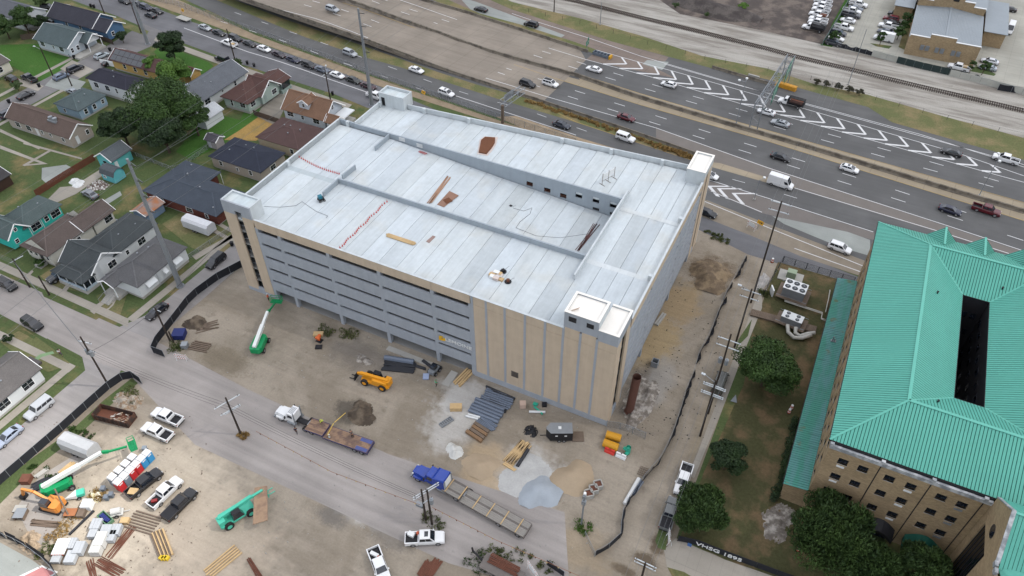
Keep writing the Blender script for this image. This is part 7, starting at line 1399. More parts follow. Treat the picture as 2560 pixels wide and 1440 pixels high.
# tractor units and trailers
def tractor(px,py,px2,py2,color,label,sleeper):
    f,r_=G(px,py,1.2),G(px2,py2,1.2);d=f-r_;t=thing('tractor_unit',label,'truck',(f.x,f.y,0),math.atan2(d.y,d.x),None,color);x=lambda v:-v
    b=MB();b.loft([[(x(2.5),-1.05,0.7),(x(2.5),1.05,0.7),(x(2.5),0.95,1.85),(x(2.5),-0.95,1.85)],[(x(0.9),-1.0,0.7),(x(0.9),1.0,0.7),(x(0.9),0.75,1.75),(x(0.9),-0.75,1.75)],[(x(0.1),-0.8,0.6),(x(0.1),0.8,0.6),(x(0.1),0.6,1.5),(x(0.1),-0.6,1.5)]]);b.box(x(1.9),-1.2,0.75,x(0.5),-0.9,1.15);b.box(x(1.9),0.9,0.75,x(0.5),1.2,1.15);b.build('hood',PAINT,t)
    b=MB();H=2.9;base=[Vector((x(4.2),-1.08,1.1)),Vector((x(2.5),-1.08,1.1)),Vector((x(2.5),1.08,1.1)),Vector((x(4.2),1.08,1.1))];md=[Vector((x(4.2),-1.05,1.9)),Vector((x(2.5),-1.05,1.9)),Vector((x(2.5),1.05,1.9)),Vector((x(4.2),1.05,1.9))];top=[Vector((x(4.2),-0.95,H)),Vector((x(2.95),-0.95,H)),Vector((x(2.95),0.95,H)),Vector((x(4.2),0.95,H))];b.loft([base,md,top]);b.build('cab',PAINT,t)
    b=MB();pane(b,md[1],md[2],top[2],top[1],.06,.94,.08,.85);b.build('windshield',GLASS,t)
    for A in ((md[0],md[1],top[1],top[0]),(md[2],md[3],top[3],top[2])):b=MB();pane(b,*A,.25,.85,.05,.7);b.build('side_window',GLASS,t)
    e=4.2
    if sleeper:b=MB();b.loft([[(x(6.3),-1.2,1.0),(x(4.2),-1.2,1.0),(x(4.2),1.2,1.0),(x(6.3),1.2,1.0)],[(x(6.3),-1.18,3.3),(x(4.15),-1.12,3.1),(x(4.15),1.12,3.1),(x(6.3),1.18,3.3)],[(x(6.2),-1.0,3.55),(x(4.5),-0.95,3.3),(x(4.5),0.95,3.3),(x(6.2),1.0,3.55)]]);b.build('sleeper',PAINT,t);b=MB();b.box(x(6.36),-1.1,1.2,x(6.31),1.1,3.2);b.build('sleeper_back',WHITE,t);e=6.3
    else:b=MB();[b.box(x(3.9-0.25*k),-0.7,H,x(3.8-0.25*k),0.7,H+0.04) for k in range(4)];b.build('roof_rib',METAL,t)
    b=MB();b.box(x(e+4.6),-0.45,0.75,x(0.6),0.45,1.0);b.build('frame',DARK,t);b=MB();b.box(x(e+3.2),-0.5,1.0,x(e+2.2),0.5,1.2);b.build('fifth_wheel',METAL,t)
    for s in (-1,1):b=MB();b.tube([(x(e+0.2),s*0.95,0.75),(x(e-1.4),s*0.95,0.75)],0.32,10);b.build('fuel_tank',METAL,t);b=MB();b.tube([(x(e+0.1),s*0.95,1.0),(x(e+0.1),s*0.95,3.5)],0.09,8);b.build('exhaust_stack',METAL,t);b=MB();b.box(x(2.75),s*1.35-0.14,1.8,x(2.65),s*1.35+0.14,2.4);b.build('mirror',DARK,t)
    wheels(t,[(x(1.25),-1.0),(x(1.25),1.0)],0.5,0.3);wheels(t,[(x(e+k),s*0.95) for k in (2.1,3.4) for s in (-1,1)],0.5,0.6)
    for s in (-1,1):b=MB();b.box(x(0.35),s*0.8-0.12,1.1,x(0.12),s*0.8+0.12,1.35);b.build('headlight',LAMP_W,t)
    b=MB();b.box(x(0.12),-1.15,0.45,x(-0.05),1.15,0.8);b.build('bumper',METAL,t)
tractor(694,1024,762,1052,WHT,'white day cab truck coupled to the brown drop deck trailer',False);tractor(1036,1172,1110,1208,C(22,62,160),'blue sleeper cab truck coupled to the grey drop deck trailer',True)
def trailer(px,py,px2,py2,label,m,up,edge,ramp=None,bars=0,split=False):
    A,B_=G(px,py,1.2),G(px2,py2,1.0);d=B_-A;Lg=d.length;t=thing('drop_deck_trailer',label,'trailer',(A.x,A.y,0),math.atan2(d.y,d.x));n=8;w=2.55;rg=random.Random(px)
    for k in range(n):
        y0=-w/2+w*k/n;b=MB();b.box(0,y0+0.015,1.42,up,y0+w/n-0.015,1.5+rg.uniform(-0.01,0.01));b.build('deck_plank',m[k % len(m)],t)
        b=MB();b.box(up+0.05,y0+0.015,0.95,Lg,y0+w/n-0.015,1.02+rg.uniform(-0.01,0.01));b.build('deck_plank',(m if not (ramp and 0<k<7 and k in (1,2,5,6)) else m)[(k*3)% len(m)],t)
    b=MB();b.box(0,-0.5,1.0,up,0.5,1.4);b.box(up,-0.6,0.65,Lg,0.6,0.93);b.box(up-0.02,-w/2,0.95,up+0.04,w/2,1.5);b.build('frame',edge,t)
    for s in (-1,1):b=MB();b.box(0,s*w/2-0.04,1.3,up,s*w/2+0.04,1.53);b.box(up,s*w/2-0.04,0.82,Lg,s*w/2+0.04,1.05);b.build('side_rail',edge,t)
    Q('tail_beam',edge,t,Lg,-w/2,0.5,Lg+0.12,w/2,1.04)
    for k in range(bars):x=lerp(0.6,Lg-1.4,k/(bars-1));z=1.53 if x<up else 1.05;Q('cross_bar',LUMBER,t,x-0.07,-w/2,z,x+0.07,w/2,z+0.1)
    if ramp:
        for y in (-0.85,0.85):Q('ramp_plate',ramp,t,Lg-2.2,y-0.32,1.03,Lg-0.1,y+0.32,1.06)
    wheels(t,[(Lg-xx,s*1.0) for xx in ((1.0,2.3) if not split else (1.0,4.4)) for s in (-1,1)],0.45,0.5)
DK1=mat('brown_deck_wood',C(128,104,92),0.9,0.25,0.8);DK2=mat('tan_deck_wood',C(158,130,108),0.9,0.25,0.8,two=C(116,96,86));DK3=mat('grey_deck_aluminium',C(146,142,136),0.7,0.15,0.8);DK4=mat('dark_grey_deck',C(112,106,102),0.8,0.2,0.8)
trailer(772,1062,925,1118,'brown timber drop deck trailer with yellow strap behind the white truck',(DK2,DK1,DK2),3.4,mat('purple_blue_frame',C(66,62,96),0.6,0.2,1),mat('blue_ramp',C(82,92,146),0.6,0.2,1))
trailer(1116,1212,1318,1326,'long grey drop deck trailer with pale cross bars behind the blue truck',(DK3,DK3,DK4,DK3,DK3),3.2,DK4,None,6,True)
p0,p1=G(818,1088,1.1),G(864,1032,0.3);b=MB();b.bar(p0,G(834,1058,1.1),0.12,0.03);b.bar(G(836,1056,1.0),p1,0.12,0.03);o=b.build('strap',mat('strap_yellow',C(226,192,96),0.7),None);tag(o,'yellow ratchet strap trailing from the brown trailer to the ground','strap')
q=G(461,51);t=thing('flat_trailer','small pale flat trailer parked in the fence row','trailer',(q.x,q.y,0),HA);Q('deck',CONC,t,-2.6,-1.1,0.7,2.6,1.1,0.82);b=MB();b.bar((2.6,0,0.7),(3.6,0,0.6),0.1,0.1);b.build('drawbar',METAL,t);wheels(t,[(0.3,-1.0),(0.3,1.0),(-0.5,-1.0),(-0.5,1.0)],0.34,0.22)
def boxtrailer(loc,rz,label,Lg,w,z0,z1,m,roof,nose=0.0,nm='enclosed_trailer',ramp=False,cham=0.0):
    t=thing(nm,label,'trailer',loc,rz);b=MB();pr=[(-Lg/2,-w/2),(Lg/2-nose,-w/2),(Lg/2,-w*0.1 if nose else -w/2),(Lg/2,w*0.1 if nose else w/2),(Lg/2-nose,w/2),(-Lg/2,w/2)]
    if cham:b.loft([[(x,-w/2,z0),(x,w/2,z0),(x,w/2,z1-cham),(x,w*0.3,z1),(x,-w*0.3,z1),(x,-w/2,z1-cham)] for x in (-Lg/2,Lg/2)])
    else:b.prism(pr,z0,z1)
    b.build('body',m,t)
    if roof:b=MB();b.prism([(p[0]*0.995,p[1]*0.985) for p in pr],z1,z1+0.05);b.build('roof',roof,t)
    wheels(t,[(-0.4+k,s*(w/2-0.08)) for k in (-0.4,0.4) for s in (-1,1)],0.34,0.22);b=MB();b.bar((Lg/2,0,0.55),(Lg/2+1.0,0,0.5),0.1,0.1);b.build('drawbar',DARK,t)
    if ramp:Q('ramp_door',WOOD,t,-Lg/2-2.0,-w/2+0.1,0.1,-Lg/2,w/2-0.1,0.18)
    return t
q=G(1398,1082,1.2);t=boxtrailer((q.x,q.y,0),rad(head((1440,1085),(1356,1085))),'black enclosed trailer with grey roof and lowered ramp by the garage corner',4.3,2.2,0.5,2.5,DARK,METAL,0.7,ramp=True)
for x in (-1.2,0.3):Q('side_lamp',WHITE,t,x,1.09,1.7,x+0.4,1.12,1.95)
Q('roof_vent',WHITE,t,-0.3,-0.25,2.55,0.2,0.25,2.68)
boxtrailer((-98.7,9.9,0),0.0,'white enclosed trailer with chamfered roof parked beside the brick house',7.2,2.6,0.6,2.9,mat('worn_white_trailer',C(206,208,212),0.6,0.12,0.8),None,0,cham=0.5)
q=G(200,1118,1.2);boxtrailer((q.x,q.y,0),rad(head((165,1100),(240,1130))),'grey white covered tank trailer with chamfered top by the fence',6.2,2.5,0.6,3.0,mat('worn_grey_trailer',C(186,188,190),0.6,0.12,0.8),None,0,cham=0.6,nm='tank_trailer')
# roll-off skip
P0,P1=G(243,1040),G(330,1062);d=P1-P0;t=thing('skip','rusty black roll off skip half full of debris beside the fence','skip',(P0.x,P0.y,0),math.atan2(d.y,d.x));Lg,w,h=d.length,2.4,1.5;SK=mat('rusty_skip_steel',C(66,54,50),0.8,0.3,0.8,two=C(96,66,52));ym=0.4
for a in ((0,ym-w/2,0.2,Lg,ym-w/2+0.08,h),(0,ym+w/2-0.08,0.2,Lg,ym+w/2,h),(0,ym-w/2,0.2,0.08,ym+w/2,h),(Lg-0.08,ym-w/2,0.2,Lg,ym+w/2,h)):Q('skip_wall',SK,t,*a)
Q('skip_floor',RUST,t,0,ym-w/2,0.1,Lg,ym+w/2,0.3)
for k in range(8):b=MB();x=Lg*(k+0.5)/8;b.box(x-0.05,ym-w/2-0.08,0.2,x+0.05,ym-w/2,h);b.build('skip_rib',SK,t)
rg=random.Random(9)
b=MB()
for k in range(40):x,y=rg.uniform(Lg*0.45,Lg-0.3),ym+rg.uniform(-0.9,0.9);s=rg.uniform(0.1,0.4);b.bar((x-s,y-s*rg.random(),0.35+0.6*rg.random()),(x+s,y+s*rg.random(),0.4+0.6*rg.random()),rg.uniform(0.05,0.25),0.04)
o=b.build('debris',mat('mixed_debris',C(168,142,118),0.9,0.4,2.0,two=C(190,186,180)),None,(P0.x,P0.y,0));o.rotation_euler.z=math.atan2(d.y,d.x);tag(o,'broken boards and scraps inside the roll off skip','debris',None,'stuff')
# portable toilets
DOORC=dict(red=mat('toilet_red',C(206,52,58),0.45,0.05,1),blue=mat('toilet_blue',C(58,150,206),0.45,0.05,1),grey=mat('toilet_grey',C(128,138,150),0.45,0.05,1));RW=mat('toilet_roof_white',C(236,236,236),0.5,0.03,1)
P0=G(300,1213,1.1);P1=G(371,1141,1.1);d=(P1-P0);a=math.atan2(d.y,d.x);u=d.normalized();nn=Vector((u.y,-u.x,0))
cnt=('nearest','second','third','fourth','fifth','farthest')
for row in (0,1):
    for k in range(6 if row == 0 else 4):
        c=('red','grey','red','red','blue','blue')[k] if row == 0 else 'grey';p=P0+u*(d.length*k/5 if row == 0 else d.length*(k*1.15+0.2)/5)-nn*(1.5*row);t=thing('portable_toilet',(c+' portable toilet, '+cnt[k]+' in the front row facing the pickups') if row == 0 else ('portable toilet in the rear row behind the front row, '+cnt[k]+' one from the bins'),'toilet',(p.x,p.y,0),a,'portable toilets')
        b=MB();b.box(-0.55,-0.55,0.1,0.55,0.58,2.15);b.build('cabin',DOORC[c],t);b=MB();b.loft([[(-0.6,-0.6,2.15),(0.6,-0.6,2.15),(0.6,0.6,2.15),(-0.6,0.6,2.15)],[(-0.5,-0.5,2.38),(0.5,-0.5,2.38),(0.5,0.5,2.38),(-0.5,0.5,2.38)]]);b.build('roof',RW,t);b=MB();b.box(-0.42,-0.585,0.2,0.42,-0.55,2.05);dr=b.build('door',DOORC[c],t);Q('door_sign',RW,dr,-0.3,-0.6,1.7,0.3,-0.585,1.95)
def bin_(px,py,label,color,m=FLAT,s=1.0):
    q=G(px,py);t=thing('waste_bin',label,'bin',(q.x,q.y,0),rad(30),'waste bins',color);b=MB();b.loft([[(-.24*s,-.24*s,0.08),(.24*s,-.24*s,0.08),(.24*s,.28*s,0.08),(-.24*s,.28*s,0.08)],[(-.32*s,-.32*s,1.0*s),(.32*s,-.32*s,1.0*s),(.32*s,.36*s,1.0*s),(-.32*s,.36*s,1.0*s)]]);b.build('bin_body',m,t);Q('lid',m,t,-.34*s,-.36*s,1.0*s,.34*s,.38*s,1.08*s);b=MB();b.tube([(-.26*s,.36*s,.12),(.26*s,.36*s,.12)],0.12,8);b.build('axle',DARK,t)
for px,py,lab,c in ((262,1228,'grey waste bin left of the nearest toilet',C(118,126,136)),(270,1250,'grey waste bin at the lower end of the yellow weeds',C(118,126,136)),(282,1243,'grey waste bin right next to the nearest toilet',C(118,126,136)),(365,1128,'grey wash stand behind the blue toilets',C(150,160,170)),(24,258,'dark wheelie bin at the far street kerb, lower left',BLACK),(99,218,'dark wheelie bin at the driveway kerb of the far street',BLACK),(276,128,'dark wheelie bin right of the pale silver hatchback',BLACK),(228,18,'dark wheelie bin on the frontage pavement, left of a pair',BLACK),(236,20,'dark wheelie bin on the frontage pavement, right of a pair',BLACK),
    (619,161,'dark wheelie bin on the pavement by the maroon roofed house, left one',BLACK),(636,167,'dark wheelie bin on the pavement by the maroon roofed house, right one',BLACK),(832,238,'dark wheelie bin at the cottage kerb',BLACK),(581,615,'dark bin at the kerb behind the left garage tower',BLACK),(178,143,'blue bin at the white porch house corner',C(40,60,110)),(187,147,'black bin at the white porch house corner',BLACK)):bin_(px,py,lab,c)
# ------------------------------------------------------------------ stacks, bundles, pipes
def pal(px,py,w,l,h,ang,label,m,layers=4,cols=3,wrap=None,group='pallet stacks in the sunny yard'):
    q=G(px,py,h);t=thing('block_stack',label,'pallet stack',(q.x,q.y,0),rad(ang),group);Q('pallet',WOOD,t,-w/2,-l/2,0.02,w/2,l/2,0.14)
    for k in range(layers):
        for i in range(cols):
            b=MB();z0,z1=0.15+(h-0.15)*k/layers,0.15+(h-0.15)*(k+0.96)/layers;x0,x1=-w/2+w*i/cols,-w/2+w*(i+0.96)/cols;b.box(x0+random.uniform(-.02,.02),-l/2,z0,x1,l/2,z1);b.build('block',m,t)
BLK=mat('white_grey_block',C(212,212,208),0.85,0.08,1);BLG=mat('light_grey_block',C(186,190,194),0.8,0.1,1)
PS=[(239,1308,1.5,1.7,1.1),(263,1325,1.5,1.9,1.2),(289,1322,1.3,1.7,1.0),(276,1338,1.3,1.7,1.0),(231,1331,1.2,1.4,1.0),(249,1345,1.5,2.2,1.5),(239,1365,1.5,2.0,1.4),(177,1357,1.3,1.7,0.8),(196,1367,1.4,1.9,1.2),(176,1390,1.5,1.9,1.0),(140,1393,1.3,1.5,0.7)]
plab=['grey block stack below the green trough','grey block stack in the middle of the upper row','grey block stack at the right end of the upper row','grey block stack next to the rusty rods','low grey block stack at the left of the middle row','tall white block stack in the middle row','tall white block stack at the lower right beside the rods','low block stack behind the striped sheet','block stack right of the striped sheet','block stack in front of the striped sheet','flat pale block stack at the lower left']
for (px,py,w,l,h),lab in zip(PS,plab):pal(px,py,w,l,h,27,lab,BLK if h>1.3 else BLG)
q=G(152,1366,0.9);t=thing('covered_stack','white sheeted stack with red and white striped edge','stack',(q.x,q.y,0),rad(27));Q('stack_body',WOOD,t,-0.9,-1.2,0,0.9,1.2,0.85);Q('sheet',WHITE,t,-0.95,-1.25,0.85,0.95,1.25,0.92)
for k in range(5):Q('stripe',STRIPE_O,t,-0.9+0.38*k,-1.28,0.55,-0.72+0.38*k,-1.25,0.9)
for px,py,lab,w,l,h,m in ((219,1263,'white wrapped cube beside the grey bins',1.4,1.4,1.2,WHITE),(205,1283,'grey slatted crate below the white cube',1.0,1.5,0.8,WOOD),(178,1283,'brown plywood topped bench in the yard',1.8,1.3,0.7,mat('brown_plywood',C(170,112,76),0.8,0.12,1)),(52,1286,'grey metal topped work table left of the excavator',1.6,1.7,0.9,METAL),(50,1272,'pale sheet lying behind the grey work table',1.8,1.2,0.3,CONC),(313,1303,'small crate with a brown top near the mixer',1.2,0.9,0.7,LUMBER),(1140,1019,'wooden crate full of scraps beside the grey pipe stack',2.0,1.1,0.9,LUMBER),(1307,1012,'pink topped carton pallet beside the grey pipes',1.0,1.0,1.0,mat('pink_carton',C(206,180,164),0.8,0.08,1)),(1361,1012,'dark square box near the garage wall',0.8,0.8,0.4,DARK),(1065,942,'pale blue tote lid lying near the small loader',1.0,1.2,0.3,mat('pale_blue_tote',C(166,180,210),0.6,0.05,1)),(448,836,'blue fabric covered bin behind the fence corner',2.2,2.0,1.2,mat('navy_cover',C(34,46,104),0.6,0.1,1)),(462,864,'pale grey tank at the timber stack',1.1,1.1,1.0,METAL),(66,1199,'rusty red open box by the weedy fence',1.4,1.4,1.0,RUST),(796,836,'brown carton pallet by the concrete mixer',1.8,1.0,0.5,LUMBER),(797,868,'small dark mixing tray in front of the concrete mixer',1.2,0.9,0.25,DARK),(1930,728,'white notice board lying left of the large cooling unit',0.2,1.6,1.8,WHITE)):
    q=G(px,py,h*0.5);t=thing('crate' if 'crate' in lab else ('bench' if 'bench' in lab or 'table' in lab else 'box'),lab,'bench' if 'bench' in lab or 'table' in lab else 'box',(q.x,q.y,0),rad(27));leg='bench' in lab or 'table' in lab;b=MB()
    if leg:b.box(-w/2,-l/2,h-0.08,w/2,l/2,h)
    else:b.box(-w/2,-l/2,0.06,w/2,l/2,h)
    b.build('top' if leg else 'body',m,t)
    for sx in (-1,1):
        b=MB()
        if leg:b.box(sx*(w/2-0.1)-0.05,-l/2,0,sx*(w/2-0.1)+0.05,l/2,h-0.08)
        else:b.box(sx*(w/2-0.12)-0.08,-l/2,0,sx*(w/2-0.12)+0.08,l/2,0.07)
        b.build('leg' if leg else 'skid',WOOD,t)
    if not leg:Q('lid',m,t,-w/2-0.03,-l/2-0.03,h,w/2+0.03,l/2+0.03,h+0.05)
def bundle(label,a,c,n,r,m,wid,jitter=0.12,name='rod_bundle',part_='rod',cat='bundle',z=0.0,square=False,ends=0.4,layers=1):
    A,B_=G(*a),G(*c);d=B_-A;Lg=d.length;t=thing(name,label,cat,(A.x,A.y,z),math.atan2(d.y,d.x));rg=random.Random(int(a[0]*3+c[1]))
    for k in range(n):
        y=wid*((k//layers+0.5)/(math.ceil(n/layers))-0.5);zz=r+(k % layers)*2*r;j=rg.uniform(-jitter,jitter);e0,e1=rg.uniform(0,ends),rg.uniform(0,ends);b=MB()
        if square:b.bar((e0,y+j*0.3,zz),(Lg-e1,y-j*0.3,zz),r*1.9,r*1.9)
        else:b.tube([(e0,y+j*0.3,zz),(Lg-e1,y-j*0.3,zz)],r,8)
        b.build(part_,m[k % len(m)] if isinstance(m,tuple) else m,t)
    return t
PGREY=mat('grey_pvc_pipe',C(112,122,138),0.4,0.06,0.8);PBLK=mat('black_pipe',C(48,50,56),0.5,0.1,0.8);PWHT=mat('white_pvc_pipe',C(226,228,228),0.4,0.04,0.8)
bundle('large grey pipe on top of the black pipe bundle',(962,898),(1038,910),1,0.5,PGREY,0.5,name='pipe',part_='pipe',cat='pipe')
bundle('bundle of black pipes below the large grey pipe',(958,912),(1040,922),12,0.16,PBLK,2.6,0.5,'pipe_bundle','pipe');bundle('two loose black pipes left of the small loader',(1038,915),(1066,925),2,0.18,PBLK,0.5,0.2,'pipe_bundle','pipe');bundle('black ribbed pipe leaning toward the small loader',(1056,902),(1088,926),2,0.2,PBLK,0.5,0.1,'pipe_bundle','pipe')
bundle('row of thin grey pipes nearest the garage wall',(1206,985),(1282,1012),7,0.19,PGREY,3.1,0.08,'pipe_bundle','pipe');bundle('long black pipe closest to the garage wall',(1214,968),(1288,1000),2,0.2,PBLK,0.5,0.05,'pipe_bundle','pipe');bundle('short black pipes between the two grey pipe rows',(1220,1006),(1270,1027),4,0.18,PBLK,1.5,0.05,'pipe_bundle','pipe')
bundle('row of thick grey pipes in front of the thin ones',(1178,1012),(1256,1044),5,0.32,PGREY,3.4,0.06,'pipe_bundle','pipe');bundle('grey conduit fan beside the timber mats',(1196,1046),(1240,1075),6,0.14,PGREY,1.6,0.4,'pipe_bundle','pipe')
bundle('pair of white pipes across the end of the grey pipes',(1164,1038),(1200,1048),2,0.2,PWHT,0.9,0.1,'pipe_bundle','pipe');bundle('single white pipe near the garage corner',(1322,1031),(1368,1032),1,0.22,PWHT,0.4,name='pipe',part_='pipe',cat='pipe')
bundle('long white pipe lying against the lower right fence',(1560,1262),(1599,1196),1,0.32,PWHT,0.6,name='pipe',part_='pipe',cat='pipe');bundle('grey pipes beside the long white pipe at the fence',(1578,1240),(1606,1200),3,0.18,PGREY,0.8,0.1,'pipe_bundle','pipe')
bundle('brown crane mats beside the grey conduit fan',(1176,1070),(1216,1096),4,0.3,(mat('brown_mat',C(140,112,86),0.9,0.15,0.8),WOOD),2.8,0.03,'timber_mat','timber',square=True)
bundle('fan of fresh long boards between the sand heaps',(1268,1162),(1318,1104),12,0.09,LUMBER,2.0,0.8,'board_stack','board',square=True);bundle('black wrapped roll beside the fresh long boards',(1290,1172),(1322,1124),1,0.3,PBLK,0.6,name='roll',part_='roll',cat='roll');bundle('two sawn planks under the fan of boards',(1258,1158),(1292,1180),2,0.14,LUMBER,0.6,0.1,'board_stack','board',square=True)
bundle('yellow beams and a plank leaning at the garage tan wall',(1140,965),(1178,924),4,0.16,LUMBER,1.8,0.3,'board_stack','board',square=True);bundle('rusty rods lying at the right side of the block stacks',(268,1398),(336,1314),12,0.05,RUST,1.3,0.5);bundle('rusty bars in front of the block stacks at the bottom',(240,1400),(306,1436),10,0.07,RUST,1.6,0.6);bundle('brown bars bent at the bottom edge',(222,1400),(238,1450),7,0.06,RUST,1.0,0.5)
bundle('weathered planks below the excavator',(76,1306),(152,1314),7,0.09,WOOD,1.0,0.3,'board_stack','board',square=True);bundle('fresh planks beside the long white boom',(150,1192),(190,1158),8,0.1,LUMBER,1.8,0.2,'board_stack','board',square=True);bundle('black pipes under the tail of the sunny boom lift',(78,1225),(134,1194),8,0.13,PBLK,1.7,0.4,'pipe_bundle','pipe');bundle('pale channel lying left of the black pipes',(87,1198),(124,1172),2,0.2,CONC,0.8,0.0,'channel','channel',square=True)
bundle('timber mats flat on the ground beside the black pickup',(322,1296),(396,1318),7,0.1,WOOD,3.2,0.1,'timber_mat','timber',square=True);bundle('stack of long planks with yellow strapped ends',(392,1328),(418,1396),8,0.16,(WOOD,LUMBER),1.9,0.05,'board_stack','board',square=True);bundle('dark beam leaning against the strapped planks',(382,1336),(404,1392),1,0.14,WOOD,0.3,name='beam',part_='beam',cat='beam',square=True)
for k in range(3):q=G(405+7*k,1397);b=MB();b.box(-0.3,-0.3,0,0.3,0.3,0.5);o=b.build('strap_block',mat('block_yellow',C(222,190,50),0.6) if 'block_yellow' not in bpy.data.materials else bpy.data.materials['block_yellow'],None,(q.x,q.y,0));tag(o,('left','middle','right')[k]+' yellow end block at the strapped planks','block','yellow end blocks')
bundle('long pale planks at the bottom edge, left bundle',(515,1440),(596,1372),5,0.1,LUMBER,2.2,0.3,'board_stack','board',square=True);bundle('rusty bars at the bottom edge right of the long planks',(620,1395),(655,1452),4,0.09,RUST,0.7,0.4);bundle('rusty steel bars at the bottom left of the trailer weeds',(1046,1445),(1074,1400),5,0.12,RUST,1.0,0.1);bundle('second set of rusty steel bars at the bottom',(1066,1445),(1098,1398),7,0.12,RUST,1.4,0.1)
bundle('grey broken timber mats at the fence corner',(476,862),(525,872),6,0.12,WOOD,2.4,0.15,'timber_mat','timber',square=True);bundle('loose splintered boards above the timber mats',(490,822),(548,812),9,0.07,WOOD,2.2,1.4,'board_stack','board',square=True);bundle('low dark concrete wall through the sunny yard',(174,1338),(236,1278),1,0.16,PBLK,0.3,name='low_wall',part_='wall_block',cat='wall',square=True,ends=0)
bundle('steel bars on the flat trailer at the bottom edge',(1222,1400),(1300,1440),8,0.09,RUST,1.6,0.2,z=0.9);q=G(1255,1425,0.8);t=thing('flat_trailer','flat trailer carrying steel bars at the bottom edge','trailer',(q.x,q.y,0),rad(head((1222,1400),(1300,1440))));Q('deck',DK4,t,-3.2,-1.2,0.7,3.2,1.2,0.86);b=MB();b.bar((-3.2,0,0.7),(-5.2,0.6,0.7),0.2,0.25);b.bar((-5.2,0.6,0.7),(-5.3,0.6,1.6),0.2,0.2);b.build('drawbar',DARK,t);wheels(t,[(0.5,-1.2),(0.5,1.2),(-0.5,-1.2),(-0.5,1.2)],0.4,0.28)
# corrugated culverts, barriers, manhole parts
CY=mat('culvert_yellow',C(222,164,46),0.5,0.06,1)
for k,(a,c,lab) in enumerate((((1516,1086),(1552,1097),'yellow corrugated culvert pipe, rear one of two'),((1509,1106),(1545,1120),'yellow corrugated culvert pipe, front one of two'))):
    A,B_=G(*a,0.7),G(*c,0.7);d=B_-A;t=thing('culvert_pipe',lab,'pipe',(A.x,A.y,0),math.atan2(d.y,d.x),'yellow culvert pipes');n=12
    for j in range(n):x=d.length*j/n;b=MB();b.tube([(x,0,0.72),(x+d.length*0.5/n,0,0.72)],0.72,16);b.tube([(x+d.length*0.5/n,0,0.72),(x+d.length/n,0,0.72)],0.65,16);b.build('corrugation',CY,t)
for a,lab,m in ((1524,'red plastic water barrier beside the culverts',mat('barrier_red',C(214,62,52),0.5,0.05,1)),(1552,'white plastic water barrier beside the red one',WHITE)):
    q=G(a,1131+(a-1524)*0.42);t=thing('water_barrier',lab,'barrier',(q.x,q.y,0),rad(-3));b=MB();b.loft([[(x,-0.35,0),(x,0.35,0),(x,0.28,0.35),(x,0.14,0.5),(x,0.12,0.95),(x,-0.12,0.95),(x,-0.14,0.5),(x,-0.28,0.35)] for x in (-0.85,0.85)]);b.build('shell',m,t);b=MB();b.cyl(0,0,0.95,1.0,0.1,8);b.build('filler_cap',DARK,t)
q=G(1569,1132);t=thing('pipe_fitting','turquoise branched pipe fitting standing by the water barriers','pipe fitting',(q.x,q.y,0));TQ=mat('turquoise_pvc',C(56,178,150),0.45,0.05,1);b=MB();b.tube([(0,0,0),(0,0,1.6)],0.42,12,cap=False);b.tube([(0,0,0.02),(0,0,1.2)],0.36,12);b.build('barrel',TQ,t);b=MB();b.tube([(0,0,0.5),(-0.8,0.1,0.9)],0.28,10);b.tube([(0,0,0.4),(-0.1,-0.8,0.45)],0.3,10);b.build('branch',TQ,t)
q=G(1335,1018);b=MB();b.tube([(0,0,0.2),(1.4,-0.5,0.2),(2.0,-0.9,0.25)],0.16,8);b.box(-0.4,0.3,0,0.4,0.9,0.3);o=b.build('drain_fitting',TQ,None,(q.x,q.y,0));tag(o,'green plastic drain fittings scattered by the garage base','pipe fitting')
for px,py,lab in ((1496,1208,'concrete catch basin, rear of three'),(1485,1219,'concrete catch basin, middle of three'),(1473,1231,'concrete catch basin, front of three')):
    q=G(px,py,1.0);t=thing('catch_basin',lab+' beside the camera pole','catch basin',(q.x,q.y,0),rad(40),'concrete catch basins');b=MB();o4=[(-.6,-.6),(.6,-.6),(.6,.6),(-.6,.6)]
    for i in range(4):A,B_=Vector((*o4[i],0)),Vector((*o4[(i+1)% 4],0));b.bar(A+Vector((0,0,0.5)),B_+Vector((0,0,0.5)),0.16,1.0)
    b.build('basin_wall',CONC,t);Q('grate',RUST,t,-.5,-.5,0.7,.5,.5,0.78)
q=G(1573,1028);t=thing('casing_pipe','tall rusty casing pipe standing upright at the garage corner','pipe',(q.x,q.y,0));b=MB();b.tube([(0,0,0),(0.3,0.1,9.3)],0.72,20,cap=False);b.tube([(0.3,0.1,9.3),(0.02,0,0.3)],0.66,20,cap=False);CP=mat('rust_brown_casing',C(104,72,62),0.85,0.2,0.6);b.build('shell',CP,t);b=MB();b.tube([(0,0,0),(0,0,0.1)],0.9,16);b.build('foot_ring',CP,t)
